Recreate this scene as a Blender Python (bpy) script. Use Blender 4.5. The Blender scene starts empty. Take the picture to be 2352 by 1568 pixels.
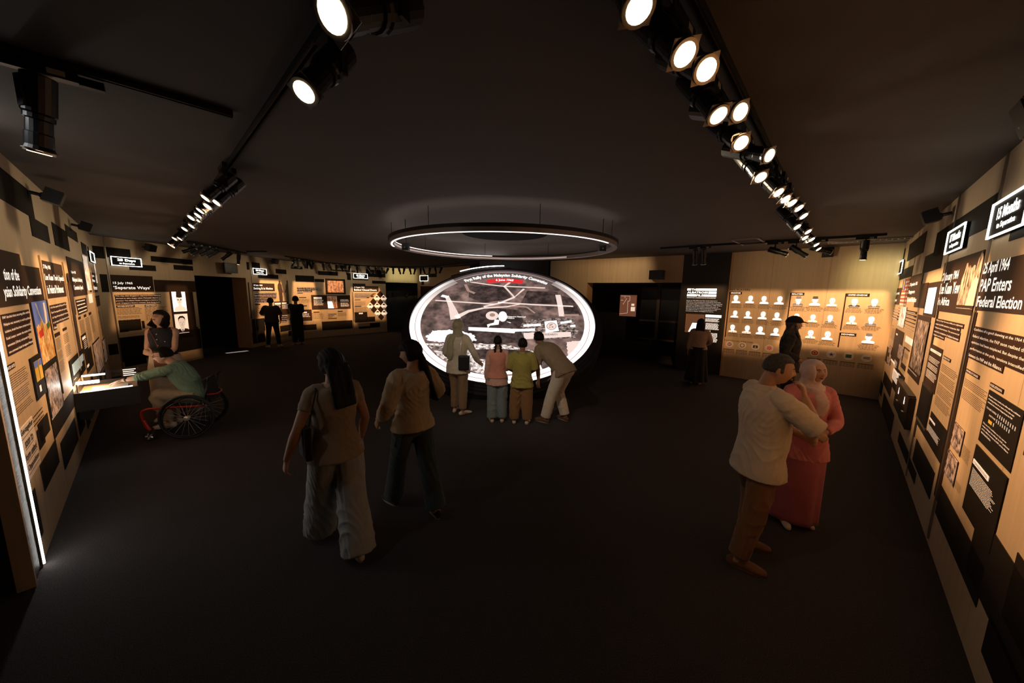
import bpy, bmesh, math, random
import numpy as np
from mathutils import Vector, Matrix, noise
random.seed(7); np.random.seed(7)
SC = bpy.context.scene
COL = SC.collection
R = math.radians

# ------------------------------------------------------------------ camera
FPX, PITCH, ROLL, HC = 786.0, R(8.235), R(.961), 2.15
cp, sp, cr, sr = math.cos(PITCH), math.sin(PITCH), math.cos(ROLL), math.sin(ROLL)
_f = np.array([0, cp, -sp]); _u = np.array([0, sp, cp]); _x = np.array([1., 0, 0])
CX = cr * _x + sr * _u; CU = -sr * _x + cr * _u; CF = _f
CO = np.array([0, 0, HC])
cam_d = bpy.data.cameras.new('camera'); cam = bpy.data.objects.new('camera', cam_d); COL.objects.link(cam)
cam_d.sensor_width = 36; cam_d.lens = FPX / 2352 * 36; cam_d.clip_start = .05; cam_d.clip_end = 100
cam.matrix_world = Matrix([[CX[0], CU[0], -CF[0], 0], [CX[1], CU[1], -CF[1], 0], [CX[2], CU[2], -CF[2], HC], [0, 0, 0, 1]])
SC.camera = cam

# ------------------------------------------------------------------ world, exposure
w = bpy.data.worlds.new('world'); SC.world = w; w.use_nodes = True
w.node_tree.nodes['Background'].inputs[0].default_value = (.9, .75, .62, 1)
w.node_tree.nodes['Background'].inputs[1].default_value = 0.0
SC.view_settings.view_transform = 'Standard'; SC.view_settings.look = 'None'
SC.view_settings.exposure = 0; SC.view_settings.gamma = 1; SC.view_settings.use_curve_mapping = False
SC.cycles.use_denoising = True
SC.cycles.max_bounces = 6; SC.cycles.diffuse_bounces = 4; SC.cycles.sample_clamp_indirect = 3; SC.cycles.sample_clamp_direct = 12
SC.cycles.caustics_reflective = False; SC.cycles.caustics_refractive = False

# ------------------------------------------------------------------ measuring helpers
def ray(px, py): return (px - 1176) / FPX * CX - (py - 784) / FPX * CU + CF
def onz(px, py, z=0.):
    r = ray(px, py); return CO + (z - HC) / r[2] * r
def zm(x0, y0, s): return lambda x, y: (x0 + x / s, y0 + y / s)

class Wall:
    """vertical plane from a to b (left to right as seen from the room)"""
    def __init__(self, a, b):
        self.a = np.array([a[0], a[1], 0.]); b = np.array([b[0], b[1], 0.])
        self.L = np.linalg.norm(b - self.a); self.d = (b - self.a) / self.L
        self.n = np.array([self.d[1], -self.d[0], 0.])
        self.obj = None
    def uz(self, q):
        if len(q) == 3: return q[1], q[2]
        r = ray(*q); t = self.n @ (self.a - CO) / (self.n @ r); p = CO + t * r
        return float((p - self.a) @ self.d), float(p[2])
    def at(self, px, py, o):
        """point seen at this pixel, o metres in front of the wall"""
        r = ray(px, py); a = self.a + self.n * o; return CO + self.n @ (a - CO) / (self.n @ r) * r
    def P(self, u, z, o=0.): return self.a + self.d * u + self.n * o + np.array([0, 0, z])

# ------------------------------------------------------------------ object helpers
def tag(o, label=None, cat=None, group=None, kind=None):
    if label: o['label'] = label
    if cat: o['category'] = cat
    if group: o['group'] = group
    if kind: o['kind'] = kind
    return o
def empty(name, loc, label, cat, group=None, rz=0, kind=None):
    o = bpy.data.objects.new(name, None); COL.objects.link(o); o.location = loc; o.rotation_euler = (0, 0, rz)
    o.empty_display_size = .1
    return tag(o, label, cat, group, kind)
def link_mesh(name, me, mats, parent=None, loc=None):
    o = bpy.data.objects.new(name, me); COL.objects.link(o)
    for m in (mats if isinstance(mats, (list, tuple)) else [mats]): me.materials.append(m)
    if parent is not None: o.parent = parent
    if loc is not None: o.location = loc
    return o
def world_to_local(V, parent):
    V = np.asarray(V, float).reshape(-1, 3)
    if parent is None: return V
    chain = []; p = parent
    while p is not None: chain.append(p); p = p.parent
    M = Matrix.Identity(4)
    for q in reversed(chain):
        M = M @ (Matrix.Translation(q.location) @ q.rotation_euler.to_matrix().to_4x4())
    Mi = np.array(M.inverted()); return V @ Mi[:3, :3].T + Mi[:3, 3]
def smooth(me, on=True):
    me.polygons.foreach_set('use_smooth', [on] * len(me.polygons))

class MB:
    """collects geometry; build() links it as ONE object"""
    def __init__(self): self.v = []; self.f = []; self.m = []; self.k = 0
    def add(self, V, F, mi=0):
        b = self.k; self.v.append(np.asarray(V, float).reshape(-1, 3)); self.k += len(self.v[-1])
        for f in F: self.f.append(tuple(i + b for i in f)); self.m.append(mi)
        return self
    def box(self, c, s, rot=None, mi=0):
        c = np.array(c, float); h = np.array(s, float) / 2
        V = np.array([[x, y, z] for x in (-1, 1) for y in (-1, 1) for z in (-1, 1)]) * h
        if rot is not None: V = V @ np.array(rot).T
        return self.add(V + c, [(0, 1, 3, 2), (4, 6, 7, 5), (0, 4, 5, 1), (2, 3, 7, 6), (0, 2, 6, 4), (1, 5, 7, 3)], mi)
    def tube(self, pts, rad, n=12, side=None, mi=0, sub=1, cap=.5):
        V, F = tube(pts, rad, n, side, sub, cap); return self.add(V, F, mi)
    def ball(self, c, r, n=12, m=8, rot=None, mi=0):
        V, F = ball(c, r, n, m, rot); return self.add(V, F, mi)
    def cyl(self, a, b, r, n=16, mi=0, r2=None):
        return self.tube([a, b], [r, r if r2 is None else r2], n, None, mi, 1, 0)
    def build(self, name, mats, parent=None, sm=False, local=False, loc=None, **kw):
        V = np.concatenate(self.v) if self.v else np.zeros((0, 3))
        if loc is not None: V = V - np.array(loc)
        elif not local: V = world_to_local(V, parent)
        me = bpy.data.meshes.new(name); me.from_pydata(V.tolist(), [], self.f)
        if len(set(self.m)) > 1: me.polygons.foreach_set('material_index', self.m)
        if sm: smooth(me)
        me.update()
        o = link_mesh(name, me, mats, parent, loc)
        return tag(o, **kw) if kw else o
def nrm(v): v = np.asarray(v, float); return v / (np.linalg.norm(v) + 1e-12)
def tube(pts, rad, n=12, side=None, sub=1, cap=.5):
    P = np.array(pts, float); Rr = np.array([(r, r) if np.isscalar(r) else r for r in rad], float)
    if sub > 1 and len(P) > 2:
        Q = []; S = []; m = len(P)
        for i in range(m - 1):
            p0, p1, p2, p3 = P[max(i - 1, 0)], P[i], P[i + 1], P[min(i + 2, m - 1)]
            r0, r1, r2, r3 = Rr[max(i - 1, 0)], Rr[i], Rr[i + 1], Rr[min(i + 2, m - 1)]
            for k in range(sub):
                t = k / sub
                cr_ = lambda a, b, c, d: .5 * (2 * b + (c - a) * t + (2 * a - 5 * b + 4 * c - d) * t * t + (3 * b - a - 3 * c + d) * t ** 3)
                Q.append(cr_(p0, p1, p2, p3)); S.append(np.maximum(cr_(r0, r1, r2, r3), .0005))
        Q.append(P[-1]); S.append(Rr[-1]); P = np.array(Q); Rr = np.array(S)
    m = len(P); T = np.zeros_like(P)
    T[0] = P[1] - P[0]; T[-1] = P[-1] - P[-2]
    if m > 2: T[1:-1] = P[2:] - P[:-2]
    s = np.array(side, float) if side is not None else (np.array([1., 0, 0]) if abs(nrm(T[0])[0]) < .8 else np.array([0, 1., 0]))
    V = []; a = np.arange(n) * 2 * np.pi / n
    for i in range(m):
        t = nrm(T[i]); x = nrm(s - t * (s @ t)); y = np.cross(t, x)
        if side is None: s = x
        V.append(P[i] + np.cos(a)[:, None] * x * Rr[i][0] + np.sin(a)[:, None] * y * Rr[i][1])
    V = np.concatenate(V); F = []
    for i in range(m - 1):
        for j in range(n):
            k = (j + 1) % n; F.append((i * n + j, i * n + k, (i + 1) * n + k, (i + 1) * n + j))
    e0 = P[0] - nrm(T[0]) * Rr[0].min() * cap; e1 = P[-1] + nrm(T[-1]) * Rr[-1].min() * cap
    b = len(V); V = np.vstack([V, e0, e1])
    for j in range(n):
        k = (j + 1) % n; F.append((b, k, j)); F.append((b + 1, (m - 1) * n + j, (m - 1) * n + k))
    return V, F
def ball(c, r, n=12, m=8, rot=None):
    r = np.array(r if not np.isscalar(r) else (r, r, r), float); V = [[0, 0, 1.]]
    for i in range(1, m):
        t = np.pi * i / m
        for j in range(n):
            p = 2 * np.pi * j / n; V.append([math.sin(t) * math.cos(p), math.sin(t) * math.sin(p), math.cos(t)])
    V.append([0, 0, -1.]); V = np.array(V) * r
    if rot is not None: V = V @ np.array(rot).T
    F = [(0, 1 + j, 1 + (j + 1) % n) for j in range(n)]
    for i in range(m - 2):
        for j in range(n):
            k = (j + 1) % n; a = 1 + i * n; b = a + n; F.append((a + j, b + j, b + k, a + k))
    e = len(V) - 1; a = 1 + (m - 2) * n
    F += [(e, a + (j + 1) % n, a + j) for j in range(n)]
    return V + np.array(c, float), F

# ------------------------------------------------------------------ materials
def mat(name, col, rough=.6, metal=0., var=.0, scale=8., bump=0., bscale=60., stretch=(1, 1, 1), emit=None, est=0., spec=.5, col2=None, sheen=0, coat=0):
    m = bpy.data.materials.new(name); m.use_nodes = True; nt = m.node_tree; N = nt.nodes; L = nt.links
    b = N['Principled BSDF']; b.inputs['Base Color'].default_value = (*col, 1); b.inputs['Roughness'].default_value = rough
    b.inputs['Metallic'].default_value = metal; b.inputs['Specular IOR Level'].default_value = spec
    if sheen: b.inputs['Sheen Weight'].default_value = sheen
    if coat: b.inputs['Coat Weight'].default_value = coat
    if var or bump or col2:
        tc = N.new('ShaderNodeTexCoord'); mp = N.new('ShaderNodeMapping'); mp.inputs['Scale'].default_value = stretch
        L.new(tc.outputs['Object'], mp.inputs['Vector'])
    if var or col2:
        nz = N.new('ShaderNodeTexNoise'); nz.inputs['Scale'].default_value = scale; nz.inputs['Detail'].default_value = 5
        L.new(mp.outputs[0], nz.inputs['Vector'])
        rp = N.new('ShaderNodeValToRGB'); c = np.array(col)
        rp.color_ramp.elements[0].position = .3; rp.color_ramp.elements[1].position = .7
        rp.color_ramp.elements[0].color = (*(c * (1 - var)), 1)
        rp.color_ramp.elements[1].color = (*(np.array(col2) if col2 else np.minimum(c * (1 + var), 1)), 1)
        L.new(nz.outputs[0], rp.inputs[0]); L.new(rp.outputs[0], b.inputs['Base Color'])
    if bump:
        n2 = N.new('ShaderNodeTexNoise'); n2.inputs['Scale'].default_value = bscale; n2.inputs['Detail'].default_value = 3
        L.new(mp.outputs[0], n2.inputs['Vector'])
        bp = N.new('ShaderNodeBump'); bp.inputs['Strength'].default_value = bump; bp.inputs['Distance'].default_value = .01
        L.new(n2.outputs[0], bp.inputs['Height']); L.new(bp.outputs[0], b.inputs['Normal'])
    if emit:
        b.inputs['Emission Color'].default_value = (*emit, 1); b.inputs['Emission Strength'].default_value = est
        if est < 3: m.cycles.emission_sampling = 'NONE'
    return m
def sampled(m): m.cycles.emission_sampling = 'FRONT'; return m

M = {}
# maple veneer: vertical grain, in object coordinates of the walls
M['matblack'] = mat('matt_black', (.006, .006, .006), .95, spec=.1)
M['veneer'] = mat('maple_veneer', (.50, .375, .245), .6, var=.07, scale=3.0, stretch=(7, 7, .35), bump=.05, bscale=30)
M['ceiling'] = mat('ceiling_paint', (.085, .071, .063), .85, var=.08, scale=.8)
M['carpet'] = mat('dark_carpet', (.058, .052, .052), .95, var=.5, scale=160, bump=.8, bscale=260, spec=.15)
M['blackwall'] = mat('black_laminate', (.016, .014, .013), .5, bump=.03)
M['block'] = mat('dark_print', (.014, .011, .009), .7, var=.15, scale=5, spec=.12)
M['title'] = mat('brown_black_print', (.034, .019, .013), .6, var=.12, scale=6, spec=.15)
M['strip'] = mat('dark_text_strip', (.030, .014, .009), .65, spec=.12)
M['ink'] = mat('brown_ink', (.035, .016, .009), .6)
M['blacktrack'] = mat('black_track_metal', (.010, .010, .010), .38, metal=.2, spec=.6)
M['lampbody'] = mat('black_lamp_body', (.012, .012, .013), .33, metal=.3, bump=.03, bscale=300)
M['sticker'] = mat('grey_sticker', (.35, .34, .32), .5)
M['alu'] = mat('brushed_aluminium', (.42, .38, .33), .35, metal=.9, bump=.05, stretch=(1, 1, .1))
M['jamb'] = mat('orange_maple_edge', (.50, .30, .15), .5, var=.1, stretch=(6, 6, .4))
M['white_e'] = mat('backlit_white', (.9, .85, .8), .5, emit=(1, .95, .88), est=1.6)
M['letter_e'] = mat('backlit_lettering', (.9, .82, .75), .5, emit=(1, .90, .80), est=1.0)
M['text_e'] = mat('lit_small_lettering', (.85, .72, .60), .5, emit=(1, .80, .62), est=.50)
M['sign_e'] = sampled(mat('sign_neon_white', (.9, .92, .85), .5, emit=(1, .98, .86), est=5.))
M['led'] = sampled(mat('led_tube', (1, 1, 1), .4, emit=(1, .95, .88), est=38.))
M['lens'] = mat('lamp_lens', (1, .9, .8), .1, emit=(1, .72, .42), est=9.); M['lens'].cycles.emission_sampling = 'NONE'
M['glass'] = mat('glass', (.9, .9, .9), .05); M['glass'].node_tree.nodes['Principled BSDF'].inputs['Transmission Weight'].default_value = 1
M['glass'].node_tree.nodes['Principled BSDF'].inputs['IOR'].default_value = 1.1
M['paper'] = mat('pale_paper', (.70, .62, .58), .7, var=.05)
M['red'] = mat('red_print', (.55, .03, .02), .5); M['blue'] = mat('blue_print', (.03, .04, .30), .5); M['whitep'] = mat('white_print', (.8, .75, .7), .5)
M['gold'] = mat('gold_print', (.75, .50, .06), .5); M['green'] = mat('green_print', (.03, .12, .03), .5)
def photo(name, c1, c2, scale=9, est=0., stretch=(1, 1, 1), pos=(.42, .58), c0=None):
    """printed or backlit picture: soft two-tone noise"""
    m = bpy.data.materials.new(name); m.use_nodes = True; nt = m.node_tree; N = nt.nodes; L = nt.links
    b = N['Principled BSDF']; b.inputs['Roughness'].default_value = .45
    tc = N.new('ShaderNodeTexCoord'); mp = N.new('ShaderNodeMapping'); mp.inputs['Scale'].default_value = stretch
    nz = N.new('ShaderNodeTexNoise'); nz.inputs['Scale'].default_value = scale; nz.inputs['Detail'].default_value = 10; nz.inputs['Roughness'].default_value = .7
    rp = N.new('ShaderNodeValToRGB'); rp.color_ramp.elements[0].position = pos[0]; rp.color_ramp.elements[1].position = pos[1]
    rp.color_ramp.elements[0].color = (*c1, 1); rp.color_ramp.elements[1].color = (*c2, 1)
    if c0: e = rp.color_ramp.elements.new((pos[0] + pos[1]) / 2); e.color = (*c0, 1)
    L.new(tc.outputs['Object'], mp.inputs[0]); L.new(mp.outputs[0], nz.inputs[0]); L.new(nz.outputs[0], rp.inputs[0]); L.new(rp.outputs[0], b.inputs['Base Color'])
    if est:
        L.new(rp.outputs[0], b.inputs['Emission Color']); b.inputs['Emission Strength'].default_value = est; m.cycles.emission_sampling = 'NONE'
    return m
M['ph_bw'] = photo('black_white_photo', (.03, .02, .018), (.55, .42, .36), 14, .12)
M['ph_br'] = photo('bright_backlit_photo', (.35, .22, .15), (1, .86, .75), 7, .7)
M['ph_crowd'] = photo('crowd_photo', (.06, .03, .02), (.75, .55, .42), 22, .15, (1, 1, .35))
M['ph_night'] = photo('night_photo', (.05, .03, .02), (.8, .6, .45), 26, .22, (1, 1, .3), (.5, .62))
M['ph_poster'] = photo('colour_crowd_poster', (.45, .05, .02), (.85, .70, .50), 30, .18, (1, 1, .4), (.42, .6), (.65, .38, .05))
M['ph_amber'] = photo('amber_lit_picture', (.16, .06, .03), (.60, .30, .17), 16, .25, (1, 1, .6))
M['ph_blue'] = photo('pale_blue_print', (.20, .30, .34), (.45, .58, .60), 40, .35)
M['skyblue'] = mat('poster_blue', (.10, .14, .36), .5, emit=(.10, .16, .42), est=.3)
M['halfwhite'] = mat('backlit_face_tone', (.8, .6, .45), .5, emit=(1, .78, .6), est=.75)
M['facegrey'] = mat('portrait_grey', (.10, .08, .07), .5, emit=(.4, .32, .27), est=.35)
M['facedark'] = mat('portrait_dark', (.03, .02, .02), .5)
M['tagwhite'] = mat('white_heading_tag', (.8, .66, .55), .5, emit=(1, .85, .7), est=.45)

HH = 3.257
WL = Wall((-3.59, 2.35), (-9.43, 7.85)); WF = Wall((-9.43, 7.85), (-9.31, 14.3)); WP = Wall((-9.31, 14.3), (-6.5, 17.7))
WD = Wall((-6.5, 17.7), (-5.1, 18.5)); WS = Wall((-5.1, 18.5), (-1.9, 15.3))
WH = Wall((1.32, 12.4), (4.80, 9.87)); WA = Wall((4.80, 9.87), (5.69, 9.09)); WK = Wall((5.69, 9.09), (7.85, 7.08)); WR = Wall((7.85, 7.08), (1.2, .12))

# ------------------------------------------------------------------ shell: floor, ceiling
b = MB(); b.box((0, 8.5, -.05), (26, 24, .1)); b.build('floor', M['carpet'], kind='structure')
b = MB(); b.box((0, 8.5, HH + .05), (26, 24, .1)); b.build('ceiling', M['ceiling'], kind='structure')

def wbox(mb, W, u0, u1, z0, z1, o0, o1, mi=0):
    V = [W.P(u, z, o) for u in (u0, u1) for o in (o1, o0) for z in (z0, z1)]
    return mb.add(V, [(0, 1, 3, 2), (4, 6, 7, 5), (0, 4, 5, 1), (2, 3, 7, 6), (0, 2, 6, 4), (1, 5, 7, 3)], mi)
def make_wall(name, W, panels, pm='veneer', back=True, backrects=None, thick=.12):
    mb = MB()
    for (u0, u1, z0, z1) in (backrects or [(0, W.L, 0, HH)]): wbox(mb, W, u0, u1, z0, z1, -.02 - thick, -.02)
    W.obj = mb.build(name, M['blackwall'], kind='structure')
    for (u0, u1, z0, z1) in panels:
        p = MB(); wbox(p, W, u0 + .0015, u1 - .0015, z0 + .001, z1 - .001, -.0195, 0); p.build('wood_panel' if pm == 'veneer' else 'wall_panel', M[pm], W.obj)
    return W.obj
def cols(L, joints, z0=0, z1=HH, u0=0):
    j = [u0] + [q for q in joints if u0 < q < L] + [L]
    return [(j[i], j[i + 1], z0, z1) for i in range(len(j) - 1)]
A8 = zm(1980, 400, 3.137); ZO = zm(1960, 840, 2.153)
# right wall: panels between the joints seen in the photo
uj1 = WR.uz(A8(630, 580))[0]; uj2 = WR.uz(A8(940, 440))[0]
make_wall('wall_right', WR, cols(WR.L, [uj1 * .45, uj1, uj2, uj2 + 1.22, uj2 + 2.44]))
make_wall('wall_left', WL, cols(WL.L, [1.35, 2.5, 3.7, 4.9, 6.2, 7.4], u0=-.02), backrects=[(-.25, WL.L, 0, HH)])
ZE = zm(400, 540, 5.2267)
ud0 = WF.uz((447, 640))[0]; ud1 = WF.uz((571, 700))[0]; zd = WF.uz((450, 632.5))[1]
make_wall('wall_far_left', WF, cols(ud0, [WF.uz((239, 560))[0], WF.uz((330, 700))[0]]) + [(ud0, ud1, zd, HH)] + cols(WF.L, [WF.uz(ZE(915, 400))[0]], u0=ud1),
          backrects=[(0, ud0, 0, HH), (ud0, ud1, zd, HH), (ud1, WF.L, 0, HH)])
make_wall('wall_back_left', WP, cols(WP.L, [WP.uz((807, 650))[0]]))
zdd = WD.uz((920, 649))[1]
make_wall('wall_back_header', WD, [(0, WD.L, zdd, HH)], backrects=[(0, WD.L, zdd, HH)])
make_wall('wall_back', WS, cols(WS.L, [1.2, 2.4, 3.6]))
uh1 = WH.uz((1346, 690))[0]; uh2 = WH.uz((1364, 690))[0]; zh = WH.uz((1450, 649.3))[1]
make_wall('wall_back_right_header', WH, cols(uh1, [uh1 * .5]) + [(uh1, WH.L, zh, HH)], backrects=[(0, uh1, 0, HH), (uh1, WH.L, zh, HH)])
make_wall('wall_black_graphic', WA, [(-.02, WA.L, 0, WA.uz((1600, 648))[1]), (-.02, WA.L, WA.uz((1600, 648))[1], HH)], pm='blackwall')
make_wall('wall_back_right', WK, cols(WK.L, [WK.uz((1765, 700))[0], WK.uz((1895, 700))[0]]))
# jamb strips beside the two openings
def wpart(W, name, u0, u1, z0, z1, o0, o1, m, parent=None, **kw):
    return wbox(MB(), W, u0, u1, z0, z1, o0, o1).build(name, M[m] if isinstance(m, str) else m, parent or W.obj, **kw)
wpart(WH, 'door_jamb', uh1, uh1 + .02, 0, zh, -.45, -.001, 'jamb'); wpart(WF, 'door_jamb', ud1 - .02, ud1, 0, zd, -.5, -.001, 'jamb')
wpart(WK, 'corner_post', -.03, 0, 0, HH, -.1, .03, 'jamb')
# plinths
for n, W, u0, u1 in (('a', WF, 0, ud0), ('b', WF, ud1, WF.L), ('c', WP, 0, WP.L), ('d', WK, 0, WK.L), ('e', WS, 0, WS.L)):
    wpart(W, 'plinth', u0, u1, 0, .07, .0005, .012, 'veneer')
# black room behind the openings and behind the camera
def slab(name, c, s, m='blackwall', rz=0, **kw):
    rot = np.array([[math.cos(rz), -math.sin(rz), 0], [math.sin(rz), math.cos(rz), 0], [0, 0, 1]])
    return MB().box(c, s, rot).build(name, M[m], kind='structure', **kw)
slab('wall_corridor_left', (-10.9, 11, 1.63), (.1, 6, 3.25)); slab('wall_corridor_left_end', (-10.2, 8.2, 1.63), (1.4, .1, 3.25))
slab('wall_corridor_inner', (-10.1, 12.75, 1.63), (1.3, .1, 3.25))
slab('wall_black_tower', (.06, 12.9, 1.63), (2.5, .7, 3.25), rz=-.12)
slab('wall_recess_right', (4.6, 13.3, 1.63), (5.6, .1, 3.25), rz=-.63)
slab('wall_recess_back', (-5.4, 20.2, 1.63), (4.2, .1, 3.25), rz=.3)
slab('wall_outer_left', (-12.9, 8.5, 1.63), (.1, 24, 3.25)); slab('wall_outer_right', (12.9, 8.5, 1.63), (.1, 24, 3.25))
slab('wall_outer_back', (0, 20.45, 1.63), (26, .1, 3.25)); slab('wall_outer_front', (0, -3.45, 1.63), (26, .1, 3.25))
slab('wall_entrance', (-4.8, .9, 1.63), (3.4, .1, 3.25), rz=-.05)
# left wall end: board, ribbed diffuser panel and vertical light line
wpart(WL, 'end_board', -.27, -.235, 0, HH, -.07, .012, 'veneer')
M['ribbed'] = mat('ribbed_acrylic', (.022, .024, .023), .6, spec=.15, bump=.5, bscale=30, stretch=(.01, .01, 3))
wpart(WL, 'ribbed_panel', -.235, -.02, 0.02, HH, -.0005, .001, 'ribbed')
wpart(WL, 'light_channel', -.022, .014, .01, HH, .0008, .012, 'alu')
wpart(WL, 'light_line', -.008, .004, .02, HH - .02, .012, .020, 'led')
# aluminium joint strips
for W, q in ((WR, A8(630, 580)), (WR, A8(940, 440)), (WF, (239, 560)), (WF, ZE(915, 400)), (WP, (807, 650))):
    u = W.uz(q)[0]; wpart(W, 'joint_strip', u - .012, u + .012, .05, HH, .0006, .012, 'alu')
for px_ in (zm(0, 640, 4.3556)(490, 400), zm(0, 340, 4.3556)(640, 1280), zm(0, 640, 4.3556)(975, 400)):
    u = WL.uz(px_)[0]; wpart(WL, 'joint_strip', u - .018, u + .018, .95, 2.45, .0006, .014, 'veneer')

# ------------------------------------------------------------------ graphics on walls
def rect(W, q1, q2, m='block', name='dark_block', o=.001, t=.004, parent=None, **kw):
    u0, z0 = W.uz(q1); u1, z1 = W.uz(q2)
    u0, u1 = min(u0, u1), max(u0, u1); z0, z1 = min(z0, z1), max(z0, z1)
    u0 = max(u0, 0); z1 = min(z1, HH - .01); z0 = max(z0, .005); u1 = min(u1, W.L)
    return wpart(W, name, u0, u1, z0, z1, o, o + t, m, parent, **kw)
_tc = {}
def tmesh(s, bold=0):
    if (s, bold) not in _tc:
        c = bpy.data.curves.new('t', 'FONT'); c.body = s; c.resolution_u = 2; c.offset = bold; c.space_line = .9
        o = bpy.data.objects.new('t', c); me = bpy.data.meshes.new_from_object(o)
        V = np.zeros(len(me.vertices) * 3); me.vertices.foreach_get('co', V); V = V.reshape(-1, 3)
        _tc[(s, bold)] = (V, [tuple(p.vertices) for p in me.polygons])
        bpy.data.objects.remove(o); bpy.data.curves.remove(c); bpy.data.meshes.remove(me)
    return _tc[(s, bold)]
def tw(s): V, _ = tmesh(s); return np.ptp(V[:, 0])
def text_uz(W, s, u0, u1, z0, z1, m, name='lettering', parent=None, o=.007, bold=.015, sub=None, **kw):
    V, F = tmesh(s, bold)
    x0, x1 = V[:, 0].min(), V[:, 0].max(); y0, y1 = V[:, 1].min(), V[:, 1].max()
    if sub: u0 = u1 - (u1 - u0) * tw(s) / tw(sub)
    U = u0 + (V[:, 0] - x0) / (x1 - x0) * (u1 - u0); Z = z0 + (V[:, 1] - y0) / (y1 - y0) * (z1 - z0)
    P = W.a + U[:, None] * W.d + W.n * o + Z[:, None] * np.array([0, 0, 1.])
    return MB().add(P, F).build(name, M[m], parent or W.obj, **kw)
def text(W, s, q1, q2, m='letter_e', **kw):
    u0, z1 = W.uz(q1); u1, z0 = W.uz(q2); return text_uz(W, s, u0, u1, z0, z1, m, **kw)
def para(W, lines, q1, q2, rights=None, strip='strip', m='text_e', fill=.62, parent=None):
    u0, z1 = W.uz(q1); u1, z0 = W.uz(q2); n = len(lines); h = (z1 - z0) / n
    wmax = max(tw(l) for l in lines)
    for i, l in enumerate(lines):
        zt = z1 - i * h; ur = W.uz(rights[i])[0] if rights else u0 + (u1 - u0) * tw(l) / wmax
        if strip: wpart(W, 'text_strip', u0, ur, zt - h * .985, zt, .001, .005, strip, parent)
        text_uz(W, l, u0 + h * .15, ur - h * .2, zt - h * .74, zt - h * .24, m, 'body_text', parent, bold=.0)
def bars(W, q1, q2, n, m='ink', name='small_print', o=.0016, ragged=.3, parent=None, fill=.32, seed=0, gaps=()):
    u0, z1 = W.uz(q1); u1, z0 = W.uz(q2); u0, u1 = min(u0, u1), max(u0, u1); z0, z1 = min(z0, z1), max(z0, z1)
    rnd = random.Random(seed + int(u0 * 100)); mb = MB(); h = max((z1 - z0) / n, .004)
    u1 = max(u1, u0 + .06)
    for i in range(n):
        if i in gaps: continue
        z = z1 - (i + .5) * h; e = u1 - (u1 - u0) * rnd.random() * ragged * .5; u = u0
        while u < e - .02:
            l = min((.25 + rnd.random()) * h * 2.6, e - u)
            V = [W.P(u, z - h * fill / 2, o), W.P(u + l, z - h * fill / 2, o), W.P(u + l, z + h * fill / 2, o), W.P(u, z + h * fill / 2, o)]
            mb.add(V, [(0, 1, 2, 3)]); u += l + h * .45
    return mb.build(name, M[m], parent or W.obj, kind='stuff')
def poly(W, pts, m, name, o=.001, t=.004, parent=None, scale=None, **kw):
    """extruded outline given in (u,z)"""
    n = len(pts); V = [W.P(u, z, o) for u, z in pts] + [W.P(u, z, o + t) for u, z in pts]
    F = [tuple(range(n - 1, -1, -1)), tuple(range(n, 2 * n))] + [(i, (i + 1) % n, n + (i + 1) % n, n + i) for i in range(n)]
    return MB().add(V, F).build(name, M[m] if isinstance(m, str) else m, parent or W.obj, **kw)
def thing_at(W, name, q1, q2, label, cat, group=None):
    u0, z0 = W.uz(q1); u1, z1 = W.uz(q2); p = W.P((u0 + u1) / 2, min(z0, z1), .001)
    return empty(name, p, label, cat, group)
def sign(W, q1, q2, l1, l2, label, ext=None):
    u0, z1 = W.uz(q1); u1, z0 = W.uz(q2)
    if ext: u1 = u0 + ext
    t = empty('lit_sign', W.P((u0 + u1) / 2, z0, .03), label, 'sign', 'illuminated countdown signs above the exhibits')
    wpart(W, 'backing_plate', u0, u1, z0, z1, .012, .028, 'block', t)
    wpart(W, 'wall_bracket', u0 + .1, u1 - .1, z0 + .1, z1 - .1, .002, .012, 'blackwall', t)
    k = .013; fr = MB()
    for a in ((u0, u1, z1 - k, z1), (u0, u1, z0, z0 + k), (u0, u0 + k, z0 + k, z1 - k), (u1 - k, u1, z0 + k, z1 - k)): wbox(fr, W, *a, .028, .038)
    fr.build('neon_frame', M['sign_e'], t)
    h = z1 - z0; wd = u1 - u0
    if l1: text_uz(W, l1, u0 + wd * .2, u1 - wd * .2, z0 + h * .47, z1 - h * .2, 'sign_e', 'neon_lettering', t, .032, .03)
    if l2: text_uz(W, l2, u0 + wd * .25, u1 - wd * .25, z0 + h * .17, z0 + h * .38, 'sign_e', 'neon_lettering', t, .032, .02)
    return t
def title(W, rects, lines, label, name='title_panel', m='title'):
    """dark heading panel with backlit lettering; lines = [(string, q1, q2[, sub])]"""
    t = thing_at(W, name, rects[0][0], rects[0][1], label, 'panel')
    for q1, q2 in rects: rect(W, q1, q2, m, 'panel_board', .001, .006, t)
    for l in lines: text(W, l[0], l[1], l[2], 'letter_e', parent=t, o=.0085, sub=l[3] if len(l) > 3 else None)
    return t
def picture(W, q1, q2, m, label, frame='block', fw=.0, name='photo_panel', o=.006):
    u0, z1 = W.uz(q1); u1, z0 = W.uz(q2); t = empty(name, W.P((u0 + u1) / 2, z0, o), label, 'picture')
    wpart(W, 'backing', u0 - fw, u1 + fw, z0 - fw, z1 + fw, o - .004, o, frame, t)
    wpart(W, 'print', u0, u1, z0, z1, o + .0003, o + .004, m, t)
    return t
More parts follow.
